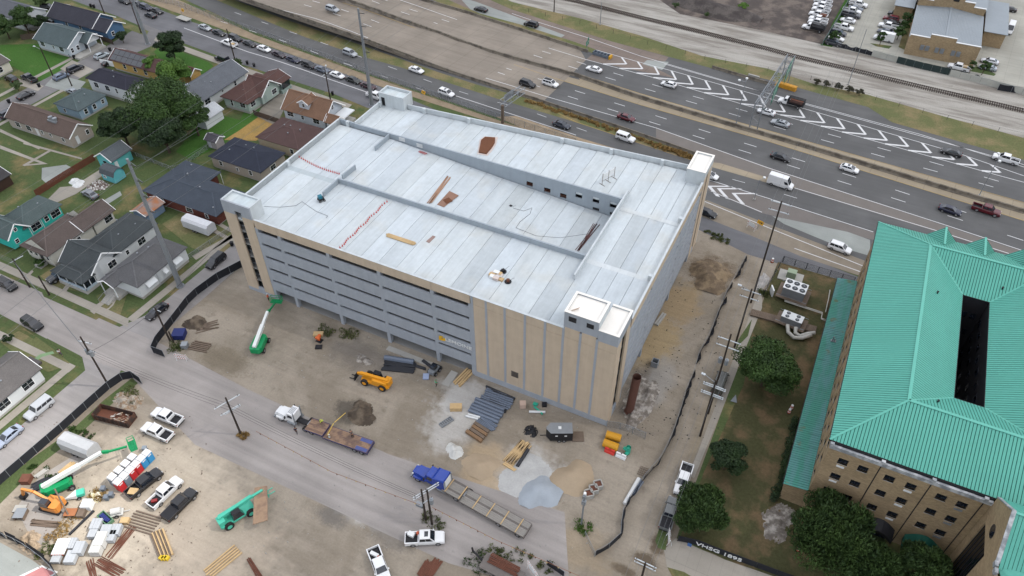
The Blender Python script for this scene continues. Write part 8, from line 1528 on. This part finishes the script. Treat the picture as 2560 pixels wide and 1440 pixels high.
# heaps
def heap(name,label,px,py,rx,ry,h,m,cat='heap',seed=1,rough=0.25,rot=0.0):
    q=G(px,py);n=22;vs,fs=[],[];rg=np.random.default_rng(seed);ph=rg.uniform(0,6.28,8)
    for i in range(n+1):
        for j in range(n+1):
            u,v=2*i/n-1,2*j/n-1;r=math.hypot(u,v);a=math.atan2(v,u);e=1+0.16*math.sin(2*a+ph[0])+0.12*math.sin(3*a+ph[1])+0.06*math.sin(5*a+ph[2]);rr=r/e;z=h*max(0,1-rr**1.5)**1.1*(1+rough*math.sin(6*u+ph[3])*math.cos(5*v+ph[4]))+rough*h*0.18*rg.normal()*(rr<0.98);vs.append((u*rx,v*ry,z-0.04 if rr<1 else -0.12))
    for i in range(n):
        for j in range(n):a=i*(n+1)+j;fs.append((a,a+n+1,a+n+2,a+1))
    b=MB();b.v,b.f,b.m=vs,fs,[0]*len(fs);o=b.build(name,m,None,(q.x,q.y,0.02),smooth=True);o.rotation_euler.z=rot;return tag(o,label,cat,None,'stuff')
GHM=mat('blue_grey_gravel',C(166,174,182),0.95,0.12,0.5,bump=0.4,fine=14);SHM=mat('tan_sand',C(172,154,130),0.95,0.12,0.4,bump=0.3,fine=12);RUB=mat('broken_rubble',C(122,114,106),0.95,0.45,0.9,bump=1.0,two=C(164,158,150),fine=5)
heap('gravel_heap','blue grey gravel heap beside the sand',1352,1232,3.2,3.4,1.6,GHM,seed=3,rough=0.1);heap('gravel_spread','flattened pale gravel spread behind the gravel heap',1315,1190,4.4,4.2,0.35,mat('dusty_gravel',C(184,184,182),0.95,0.2,0.5,bump=0.5),seed=9);heap('sand_heap','tan sand heap right of the gravel heap',1432,1196,3.4,3.6,1.3,SHM,seed=4,rough=0.1);heap('sand_heap','low sand heap left of the fresh boards',1200,1165,3.4,2.4,0.6,SHM,seed=5)
heap('spoil_heap','round spoil heap with dark clods right of the white truck',905,1035,2.8,2.4,1.1,MUD,seed=6,rough=0.5);heap('spoil_heap','brown spoil bank beside the garage rear corner',1775,690,4.6,5.0,1.4,mat('brown_spoil',C(116,100,82),0.95,0.35,0.5,bump=0.9,two=C(140,122,98)),seed=7,rough=0.4);heap('rubble_heap','grey rubble around the tall rusty casing pipe',1600,1000,2.6,7.0,0.8,RUB,seed=8,rough=0.7);heap('rubble_heap','pale rubble patch beside the right street kerb',1905,705,1.2,3.0,0.5,mat('pale_rubble',C(176,172,168),0.95,0.3,1.0,bump=0.9),seed=10,rough=0.6)
heap('ballast_heap','long dark ballast heap along the truck lot',1790,28,15,5.5,3.0,DARKSOIL,seed=12,rough=0.2,rot=-0.1);heap('ash_heap','grey ash patch on the campus lawn by the brick wall',1945,1305,2.6,3.6,0.35,RUB,seed=13,rough=0.7);heap('dirt_heap','brush and soil heap at the site fence corner',488,808,2.6,1.8,0.8,MUD,seed=14,rough=0.5);heap('debris_heap','mixed timber and sheet debris behind the skip',318,1005,3.4,2.0,0.6,mat('mixed_scrap',C(176,168,156),0.9,0.6,1.4,two=C(132,112,92),fine=3),seed=15,rough=0.9);heap('debris_heap','splintered timber heap in the sunny yard',75,1355,2.2,1.6,0.7,mat('splintered_wood',C(184,164,140),0.9,0.5,2.0,two=C(140,124,104),fine=4),seed=16,rough=0.9)
heap('junk_heap','colourful household junk heap in the back yard',245,465,2.6,2.0,0.9,mat('household_junk',C(120,104,98),0.9,0.7,2.2,two=C(206,206,202),fine=2),seed=17,rough=0.9);heap('tarp_heap','white tarpaulin covered pile in the junk filled back yard',193,458,2.0,1.6,1.1,WHITE,seed=18,rough=0.5);heap('bag_heap','torn white bulk bag of gravel near the blue truck',1136,1128,1.6,1.5,0.7,BLK,seed=19,rough=0.5);heap('scrap_heap','black scrap and hoses beside the enclosed trailer',1328,1078,1.2,1.4,0.5,DARK,seed=20,rough=1.0);heap('debris_heap','yellow and white rubbish by the toilets',240,1240,1.6,1.0,0.4,mat('yellow_rubbish',C(214,204,160),0.9,0.5,2.0,two=C(236,232,222)),seed=21,rough=0.9)
heap('debris_heap','clods and dark fabric scraps left of the black pipes',910,900,1.8,1.2,0.25,RUB,seed=22,rough=0.9)
q=G(1117,1056);t=thing('steel_grid','stack of galvanised grid steps beside the timber mats','grid',(q.x,q.y,0),rad(66))
for k in range(7):Q('grid_bar',METAL,t,-1.3+0.38*k,-0.45,0.05,-1.1+0.38*k,0.45,0.3)
for s in (-1,1):Q('side_bar',METAL,t,-1.3,s*0.45-0.04,0.05,1.2,s*0.45+0.04,0.34)
q=G(1607,1180);t=thing('wire_rack','dark wire rack lying near the sagging fence','rack',(q.x,q.y,0))
for k in range(5):b=MB();b.bar((-0.7,-0.8+0.4*k,0.2),(0.7,-0.8+0.4*k,0.2),0.06,0.06);b.bar((-0.6+0.3*k,-0.8,0.26),(-0.6+0.3*k,0.8,0.26),0.06,0.06);b.build('rack_bar',WOOD,t)
q=G(799,852);t=thing('concrete_mixer','orange drum concrete mixer near the garage weeds','mixer',(q.x,q.y,0));b=MB();b.tube([(0,-0.5,0.9),(0,0.1,1.1),(0,0.5,1.3)],0.55,12,r2=0.25);b.build('drum',mat('mixer_orange',C(226,110,58),0.5,0.05,1),t);b=MB();b.bar((-0.5,0,0),(-0.4,0,0.9),0.08,0.08);b.bar((0.5,0,0),(0.4,0,0.9),0.08,0.08);b.box(-0.6,-0.5,0,0.6,0.5,0.1);b.build('frame',DARK,t)
q=G(295,1285);t=thing('mortar_mixer','dusty white towable mortar mixer beside the green trough','mixer',(q.x,q.y,0),rad(40));b=MB();b.tube([(-0.7,0,0.9),(0.7,0,0.9)],0.5,12);b.build('drum',BLK,t);b=MB();b.box(-0.9,-0.6,0.3,0.9,0.6,0.5);b.bar((0.9,0,0.4),(1.9,0,0.4),0.1,0.1);b.build('frame',BLK,t);wheels(t,[(0,-0.7),(0,0.7)],0.32,0.2)
q=G(263,1295,0.6);t=thing('trough','green steel trough filled with blue bags','trough',(q.x,q.y,0),rad(-10));GT=mat('trough_green',C(110,148,118),0.6,0.1,1)
for a in ((-1.3,-0.6,0.1,1.3,-0.5,0.8),(-1.3,0.5,0.1,1.3,0.6,0.8),(-1.3,-0.5,0.1,-1.2,0.5,0.8),(1.2,-0.5,0.1,1.3,0.5,0.8),(-1.2,-0.5,0.1,1.2,0.5,0.2)):Q('trough_side',GT,t,*a)
b=MB();[b.box(-1.0+0.33*k,-0.4+0.1*(k % 3),0.2,-0.72+0.33*k,0.3,0.75) for k in range(6)];o=b.build('bag',mat('blue_bags',C(44,54,120),0.6,0.1,1),None,(q.x,q.y,0));o.rotation_euler.z=rad(-10);tag(o,'dark blue bags lying inside the green trough','bags')
q=G(193,1242);t=thing('boat_trailer_mixer','white fairing trailer with teal engine near the weeds','trailer',(q.x,q.y,0),rad(50));b=MB();b.loft([[(-1.6,-0.1,0.4),(-1.6,0.1,0.4),(-1.6,0.05,0.5),(-1.6,-0.05,0.5)],[(0.2,-0.7,0.4),(0.2,0.7,0.4),(0.2,0.6,1.1),(0.2,-0.6,1.1)]]);b.build('fairing',WHITE,t);Q('engine',MT,t,0.2,-0.55,0.4,1.3,0.55,1.0);wheels(t,[(0.4,-0.75),(0.4,0.75)],0.32,0.2)
q=G(1086,930);t=thing('skid_loader','small grey black skid loader at the end of the ribbed pipe','loader',(q.x,q.y,0),rad(85));Q('body',METAL,t,-1.1,-0.6,0.4,0.9,0.6,1.1);Q('cab',GLASS,t,-0.5,-0.45,1.1,0.5,0.45,1.9);wheels(t,[(x,s*0.75) for x in (-0.6,0.6) for s in (-1,1)],0.38,0.26);Q('bucket',DARK,t,0.9,-0.8,0.1,1.4,0.8,0.6)
# small ground litter, counted as stuff
lit=np.random.default_rng(77);b=MB()
for k in range(900):
    px,py=[(lit.uniform(560,1500),lit.uniform(780,1400)),(lit.uniform(20,520),lit.uniform(1040,1440)),(lit.uniform(1560,1800),lit.uniform(640,1100))][k % 3]
    q=G(px,py);
    if -77<q.x<0.5 and 0<q.y<55:continue
    s=lit.uniform(0.05,0.2);a=lit.uniform(0,3.1);c,d=math.cos(a)*s,math.sin(a)*s;b.add([(q.x-c,q.y-d,L[0]+0.01),(q.x+d*0.5,q.y-c*0.5,L[0]+0.02),(q.x+c,q.y+d,L[0]+0.01),(q.x-d*0.5,q.y+c*0.5,L[0]+0.03),(q.x,q.y,L[0]+0.03+s*0.6)],[(0,1,4),(1,2,4),(2,3,4),(3,0,4)],k % 3)
tag(b.build('litter',[CONC,WOOD,DARK]),'clods, chips and scraps scattered over the site ground','litter',None,'stuff')
# ------------------------------------------------------------------ things on the garage deck
def deckpt(px,py):return G(px,py,ZD)
def on_deck(name,label,cat,px,py,rz=0,z=ZD):q=G(px,py,z);return thing(name,label,cat,(q.x,q.y,z+0.004),rz)
SOIL=mat('rust_brown_soil',C(112,72,50),0.95,0.2,0.8,bump=0.4);TARP=mat('pinkish_sheet',C(214,200,192),0.8,0.08,1)
A=[(1197,382),(1203,352),(1213,344),(1238,346),(1237,358),(1228,372),(1216,386)]
def decksheet(name,label,px,m,z,cat='sheet',th=0.05):
    P_=[G(a,c,z) for a,c in px];c=sum(P_,Vector())/len(P_);b=MB();b.prism([(p.x-c.x,p.y-c.y) for p in P_],0.0,th);o=b.build(name,m,None,(c.x,c.y,z+0.006));return tag(o,label,cat)
decksheet('tarp','pale sheet under the brown soil on the rear deck',[(1193,385),(1199,350),(1210,341),(1245,343),(1240,362),(1230,378),(1218,390)],TARP,ZD,'tarp',0.04);decksheet('soil_bed','rust brown soil spread on the pale sheet of the rear deck',A,SOIL,ZD+0.04,'soil',0.25)
zr=ramp_z(-43)
decksheet('plywood_sheet','brown plywood covering on the ramp deck',[(1085,510),(1122,477),(1147,489),(1110,518)],mat('stained_plywood',C(150,116,98),0.85,0.15,1),zr+0.02);decksheet('plywood_sheet','smaller dark brown plywood square on top of the covering',[(1107,500),(1122,494),(1132,503),(1116,509)],SOIL,zr+0.09)
decksheet('plywood_sheet','small brown plywood square on the front deck',[(1065,604),(1082,589),(1089,592),(1073,608)],mat('stained_plywood_b',C(156,132,124),0.85,0.15,1),ZD)
def deckbundle(label,a,c,n,r,m,wid,za,zb=None,name='board_stack',part_='board',jit=0.1):
    A,B_=G(*a,za),G(*c,za if zb is None else zb);d=B_-A;t=thing(name,label,'bundle',(A.x,A.y,A.z+0.04),math.atan2(d.y,d.x));rg=random.Random(int(a[0]));sl=(B_.z-A.z)/math.hypot(d.x,d.y);Lg=math.hypot(d.x,d.y)
    for k in range(n):y=wid*((k+0.5)/n-0.5);e=rg.uniform(0,0.5);j=rg.uniform(-jit,jit);b=MB();b.bar((e,y+j,r+e*sl),(Lg-e,y-j,r+(Lg-e)*sl),r*1.8,r*1.8);b.build(part_,m,t)
deckbundle('stack of tan planks on the front deck',(964,587),(1040,612),5,0.09,LUMBER,0.9,ZD);deckbundle('brown boards leaning long on the ramp deck beside the covering',(1072,510),(1124,442),5,0.08,mat('tan_board',C(176,140,116),0.85,0.15,1),0.9,ramp_z(-45),jit=0.3);deckbundle('dark red brown bars at the low end of the ramp',(1443,629),(1493,560),7,0.06,mat('dark_red_bar',C(96,62,60),0.7,0.15,1),0.8,ramp_z(-14),jit=0.35,name='rod_bundle',part_='rod');deckbundle('red slats lying by the ramp wall openings',(1046,379),(1068,386),3,0.05,mat('red_slat',C(190,110,110),0.7,0.1,1),0.7,ramp_z(-56),jit=0.1)
RC=mat('cone_red',C(206,80,72),0.6,0.05,1);b=MB()
def cone(px,py,z,label,grp):
    q=G(px,py,z);t=thing('marker_flag',label,'marker',(q.x,q.y,z+0.02),0,grp);b=MB();b.cyl(0,0,0,0.05,0.16,6);b.build('foot',RC,t);b=MB();b.tube([(0,0,0.05),(0,0,0.5)],0.10,6,r2=0.02);b.build('body',RC,t);return t
r0=cone(850,620,ZD,'small red marker in the dotted line across the front deck','red markers across the front deck');freeze(r0)
for k in range(1,27):q=G(lerp(850,966,k/26)+2*math.sin(k),lerp(620,505,k/26),ZD);dup(r0,(q.x,q.y,ZD+0.02),0)
r1=cone(738,387,ZD,'small red marker in the dotted line across the left end of the deck','red markers at the left end of the deck');freeze(r1)
for k in range(1,22):q=G(lerp(738,848,k/21),lerp(387,435,(k/21))+6*math.sin(k/21*3.1),ZD);dup(r1,(q.x,q.y,ZD+0.02),0)
t=on_deck('power_trowel','teal and black power washer on the front deck','machine',804,502,rad(60));Q('frame',DARK,t,-0.6,-0.45,0.35,0.5,0.45,0.7);b=MB();b.box(-0.5,-0.35,0.7,0.2,0.35,1.3);b.build('tank',mat('teal_tank',C(46,120,140),0.5,0.05,1),t);wheels(t,[(-0.4,-0.5),(-0.4,0.5),(0.4,-0.5),(0.4,0.5)],0.22,0.15)
for k,(px,py,zz,lab) in enumerate(((1277,520,ramp_z(-24.5),'dark ride on trowel machine on the ramp deck'),(1270,705,ZD,'red black trowel machine in front of the white sacks'),(1258,680,ZD,'black trowel machine behind the white sacks'))):
    t=on_deck('trowel_machine',lab,'machine',px,py,0.4*k,zz);b=MB();b.cyl(0,0,0.05,0.15,0.6,12);b.build('blade_ring',DARK,t);b=MB();b.box(-0.25,-0.25,0.15,0.25,0.25,0.6);b.build('engine',RUST if k == 1 else DARK,t);b=MB();b.bar((0.2,0,0.4),(1.1,0,1.0),0.05,0.05);b.build('handle',METAL,t)
t=on_deck('material_pile','pile of white boxes and tan sheeting on the front deck','pile',1243,690)
for k in range(9):a=k*0.7;b=MB();x,y=math.cos(a)*(0.4+0.1*k),math.sin(a)*(0.3+0.08*k);b.box(x-0.5,y-0.35,0,x+0.5,y+0.35,0.3+0.07*(k % 4));b.build('box',WHITE if k % 3 == 0 else (TARP if k % 3 == 1 else LUMBER),t)
q0,q1=G(1505,462,ZD),G(1535,445,ZD);d=q1-q0;t=thing('whiteboard_stand','twin panel white board on thin steel legs on the rear deck','board stand',(q0.x,q0.y,ZD),math.atan2(d.y,d.x));Lg=d.length
for x in (0,Lg/2,Lg):b=MB();b.bar((x,0,0),(x,0,2.6),0.07,0.07);b.bar((x,-0.7,0.04),(x,0.7,0.04),0.07,0.07);b.build('leg',WOOD,t)
for x in (0.1,Lg/2+0.1):Q('panel',WHITE,t,x,-0.03,1.2,x+Lg/2-0.2,0.03,2.4);b=MB();b.bar((x,0,0.8),(x+Lg/2-0.2,0,0.8),0.04,0.04);b.build('brace',WOOD,t)
b=MB();pts=[G(px,py,ramp_z(G(px,py,17).x)) for px,py in ((1283,521),(1310,528),(1330,520),(1325,535),(1300,555),(1290,570),(1340,590),(1400,595),(1470,585))];b.tube([p+Vector((0,0,0.05)) for p in pts],0.035,4);o=b.build('hose',DARK,None);tag(o,'thin dark hose winding over the ramp deck','hose')
b=MB();pts=[G(px,py,ZD+0.05) for px,py in ((660,516),(700,518),(740,514),(755,504),(790,528),(820,540),(815,545))];b.tube(pts,0.03,4);o=b.build('hose',DARK,None);tag(o,'thin dark hose from the left tower over the front deck','hose')
# ------------------------------------------------------------------ plant court beside the institution
def fanunit(q,rz,label,w,l,h,nx,ny,z0,mm=CONC):
    t=thing('cooling_unit',label,'cooling unit',(q.x,q.y,0),rz);Q('casing',METAL,t,-w/2,-l/2,z0,w/2,l/2,z0+h);Q('top_plate',WHITE,t,-w/2-0.05,-l/2-0.05,z0+h,w/2+0.05,l/2+0.05,z0+h+0.08)
    for i in range(nx):
        for j in range(ny):
            x,y=-w/2+w*(i+0.5)/nx,-l/2+l*(j+0.5)/ny;r=min(w/nx,l/ny)*0.4;b=MB();b.cyl(x,y,z0+h+0.08,z0+h+0.12,r,14);f=b.build('fan_guard',DARK,t);b=MB()
            for k in range(4):a=k*0.785;b.bar((x-r*math.cos(a),y-r*math.sin(a),z0+h+0.14),(x+r*math.cos(a),y+r*math.sin(a),z0+h+0.14),0.05,0.02)
            b.cyl(x,y,z0+h+0.12,z0+h+0.2,r*0.3,8);b.build('fan_blade',METAL,f)
    for sx in (-1,1):
        for sy in (-1,1):b=MB();b.box(sx*(w/2-0.15)-0.1,sy*(l/2-0.15)-0.1,0,sx*(w/2-0.15)+0.1,sy*(l/2-0.15)+0.1,z0);b.build('leg',METAL,t)
    for s in (-1,1):b=MB();b.bar((-w/2-0.8,s*(l/2+0.7),z0+0.5),(w/2+0.8,s*(l/2+0.7),z0+0.5),0.06,0.06);b.bar((-w/2-0.8,s*(l/2+0.7),z0-0.1),(w/2+0.8,s*(l/2+0.7),z0-0.1),0.06,0.06);b.build('guard_rail',METAL,t)
    Q('platform',WOOD,t,-w/2-0.9,-l/2-0.8,z0-0.15,w/2+0.9,l/2+0.8,z0-0.02)
fanunit(G(1990,716,3.0),rad(-4),'large cooling unit with six roof fans in the plant court',4.2,3.0,2.0,3,2,1.0);fanunit(G(1983,790,2.4),rad(-6),'smaller cooling unit with four roof fans above the white ducts',3.8,1.9,1.2,2,2,1.0)
q=G(1980,682,1.2);t=thing('transformer','pale green pad transformer north of the large cooling unit','transformer',(q.x,q.y,0));b=MB();b.box(-0.9,-0.7,0.2,0.9,0.7,1.7);b.build('cabinet',mat('pad_green',C(150,166,140),0.6,0.06,1),t);Q('pad',CONC,t,-2.4,-1.6,0,2.4,1.6,0.2)
q0,q1=G(1876,783),G(2040,828);d=q1-q0;t=thing('boardwalk','grey timber boardwalk across the plant court','boardwalk',(q0.x,q0.y,0),math.atan2(d.y,d.x));n=int(d.length/0.3);me=None
for k in range(n):
    if me is None:b=MB();b.box(0,-0.9,0.4,0.27,0.9,0.46);o=b.build('board',WOOD,t);me=o.data
    else:o=link('board',me,t)
    o.location.x=k*0.3
b=MB();b.box(0,-0.8,0,d.length,-0.7,0.39);b.box(0,0.7,0,d.length,0.8,0.39);b.build('joist',WOOD,t)
def duct(label,pts,r):b=MB();b.tube([G(*p[:2],p[2]) for p in pts],r,10);o=b.build('duct',mat('insulated_duct',C(196,194,186),0.6,0.06,1) if 'insulated_duct' not in bpy.data.materials else bpy.data.materials['insulated_duct'],None,smooth=True);tag(o,label,'duct','insulated ducts and pipes')
duct('left white insulated duct bending toward the annex',((1969,812,1.4),(1970,830,0.9),(1985,844,0.7),(2005,845,0.7),(2028,838,0.9)),0.36);duct('right white insulated duct bending toward the annex',((1990,818,1.4),(1988,832,0.9),(2000,840,0.7),(2020,834,0.8),(2038,832,1.0)),0.36)
for k in range(2):duct(('upper','lower')[k]+' thin white pipe running from the large cooling unit to the annex',((1961,750+3*k,0.7),(2010,766+3*k,0.7),(2056,781+3*k,0.7),(2053,795+2*k,0.7),(2066,800+3*k,0.7)),0.09)
duct('thin white pipe dropping along the annex corner',((2075,725,0.5),(2072,745,0.5),(2064,780,0.5)),0.1)
for px,py,lab in ((1978,1022,'orange and white traffic drum on the campus lawn, rear one'),(1972,1032,'orange and white traffic drum on the campus lawn, front one'),(1994,1375,'orange traffic drum beside the large campus tree'),(1930,655,'orange traffic drum at the plant court corner')):
    q=G(px,py);t=thing('traffic_drum',lab,'traffic drum',(q.x,q.y,0),0,'orange traffic drums')
    for k in range(4):b=MB();b.cyl(0,0,0.05+0.24*k,0.05+0.24*(k+1),0.27-0.02*k,12);b.build('band',STRIPE_O if k % 2 == 0 else WHITE,t)
    b=MB();b.cyl(0,0,0,0.06,0.38,12);b.build('base',DARK,t)
q=G(1835,1000);b=MB();b.prism([(-0.5,-0.6),(0.6,-0.5),(0.0,1.2)],0.05,0.12);o=b.build('metal_sheet',METAL,None,(q.x,q.y,0.05));tag(o,'bent triangular metal sheet on the pavement by the dense tree','sheet')
q=G(1638,905,0.8);t=thing('valve_chamber','square metal lined chamber in the sand beside the garage','chamber',(q.x,q.y,0));b=MB()
for a in ((-0.6,-0.6,0,0.6,-0.5,1.2),(-0.6,0.5,0,0.6,0.6,1.2),(-0.6,-0.5,0,-0.5,0.5,1.2),(0.5,-0.5,0,0.6,0.5,1.2)):b.box(*a)
b.build('chamber_wall',METAL,t);Q('chamber_floor',DARK,t,-0.5,-0.5,0,0.5,0.5,0.3)
q=G(1651,800);t=thing('concrete_bench','pale concrete beam pieces lying beside the garage wall','beam',(q.x,q.y,0),rad(82))
for k in range(2):Q('beam',CONC,t,-1.8,-0.35+0.45*k,0,1.8,0.0+0.45*k,0.4)
# ------------------------------------------------------------------ people: one skinned body each, head, hair, helmet and clothes as children
def person(px,py,label,shirt,pants,rz=0.0,pose='stand',z=0.0,hat=None,skin=C(130,92,72)):
    q=G(px,py,z);t=thing('person',label,'person',(q.x,q.y,z),rz)
    if pose == 'walk':J=dict(pel=(0,0,.95),ch=(0.03,0,1.32),nk=(.05,0,1.5),hd=(.08,0,1.66),kL=(.2,.1,.52),fL=(.28,.1,.07),tL=(.42,.1,.05),kR=(.02,-.1,.5),fR=(-.28,-.1,.12),tR=(-.16,-.1,.05),sL=(.04,.2,1.42),eL=(-.08,.25,1.14),hL=(.0,.26,.9),sR=(.04,-.2,1.42),eR=(.12,-.25,1.14),hR=(.3,-.24,.96))
    elif pose == 'bend':J=dict(pel=(0,0,.92),ch=(.35,0,1.1),nk=(.5,0,1.18),hd=(.62,0,1.2),kL=(.06,.12,.48),fL=(0,.12,.07),tL=(.15,.12,.05),kR=(.06,-.12,.48),fR=(0,-.12,.07),tR=(.15,-.12,.05),sL=(.42,.2,1.1),eL=(.48,.24,.82),hL=(.58,.16,.58),sR=(.42,-.2,1.1),eR=(.48,-.24,.82),hR=(.58,-.16,.58))
    else:J=dict(pel=(0,0,.95),ch=(0,0,1.32),nk=(.01,0,1.5),hd=(.03,0,1.66),kL=(.03,.11,.5),fL=(0,.12,.07),tL=(.16,.13,.05),kR=(.03,-.11,.5),fR=(0,-.12,.07),tR=(.16,-.13,.05),sL=(0,.2,1.42),eL=(.02,.27,1.14),hL=(.16,.24,.92),sR=(0,-.2,1.42),eR=(.02,-.27,1.14),hR=(.16,-.24,.92))
    nm=list(J);ed=[('pel','ch'),('ch','nk'),('nk','hd'),('pel','kL'),('kL','fL'),('fL','tL'),('pel','kR'),('kR','fR'),('fR','tR'),('ch','sL'),('sL','eL'),('eL','hL'),('ch','sR'),('sR','eR'),('eR','hR')]
    R_=dict(pel=.15,ch=.16,nk=.06,hd=.10,kL=.075,kR=.075,fL=.05,fR=.05,tL=.04,tR=.04,sL=.075,sR=.075,eL=.05,eR=.05,hL=.038,hR=.038)
    def skin_mesh(name,keys,edges,grow,m,par):
        me=bpy.data.meshes.new(name);ids={k:i for i,k in enumerate(keys)};me.from_pydata([J[k] for k in keys],[(ids[a],ids[c]) for a,c in edges],[]);o=link(name,me,par);sk=o.modifiers.new('s','SKIN');o.modifiers.new('d','SUBSURF').levels=1
        for i,k in enumerate(keys):v=me.skin_vertices[0].data[i];v.radius=(R_[k]*grow,)*2;v.use_root=(i == 0)
        dg=bpy.context.evaluated_depsgraph_get();m2=bpy.data.meshes.new_from_object(o.evaluated_get(dg));o.modifiers.clear();o.data=m2;m2.materials.clear();m2.materials.append(m);return o
    sm=mat('skin',C(150,112,90),0.6,0.05,2) if 'skin' not in bpy.data.materials else bpy.data.materials['skin'];cm=lambda n,c:bpy.data.materials.get(n) or mat(n,c,0.8,0.1,2)
    skin_mesh('body',nm,ed,1.0,sm,t)
    skin_mesh('shirt',['pel','ch','sL','eL','sR','eR'],[('pel','ch'),('ch','sL'),('sL','eL'),('ch','sR'),('sR','eR')],1.16,cm('cloth_%d_%d_%d' % tuple(int(v*99) for v in shirt),shirt),t)
    skin_mesh('trousers',['pel','kL','fL','kR','fR'],[('pel','kL'),('kL','fL'),('pel','kR'),('kR','fR')],1.14,cm('cloth_%d_%d_%d' % tuple(int(v*99) for v in pants),pants),t)
    h=Vector(J['hd']);b=MB();b.loft([[(h.x+r*math.cos(a*math.pi/5),h.y+r*math.sin(a*math.pi/5),h.z+dz) for a in range(10)] for r,dz in ((.115,.03),(.118,.09),(.08,.15),(.02,.175))]);b.build('helmet' if hat else 'hair',cm('hat_%d' % int(hat[0]*99),hat) if hat else DARK,t)
HV=C(206,226,70);person(742,1084,'person in dark clothes walking below the white truck',C(52,50,66),C(44,46,60),2.2,'walk');person(826,1102,'person in pale blue shirt beside the brown trailer',C(196,214,216),C(40,48,62),1.0,hat=C(236,236,236));person(803,1058,'person in yellow green vest bending on the trailer deck',HV,C(58,60,64),-0.4,'bend',1.5,hat=HV);person(882,1093,'person in dark clothes bending at the trailer ramps',C(60,66,60),C(38,42,40),2.6,'bend',1.05);person(1091,966,'person in green vest beside the small loader',C(96,180,140),C(50,60,56),1.4,'walk',hat=C(60,140,90));person(153,888,'person in white shirt walking on the pavement at the lower left',C(226,226,230),C(84,72,92),-0.2,'walk')
person(672,742+9,'person in orange vest on the boom basket rail by the tower',C(226,104,70),C(60,52,50),0.3,'stand',3.2,hat=C(236,236,236))
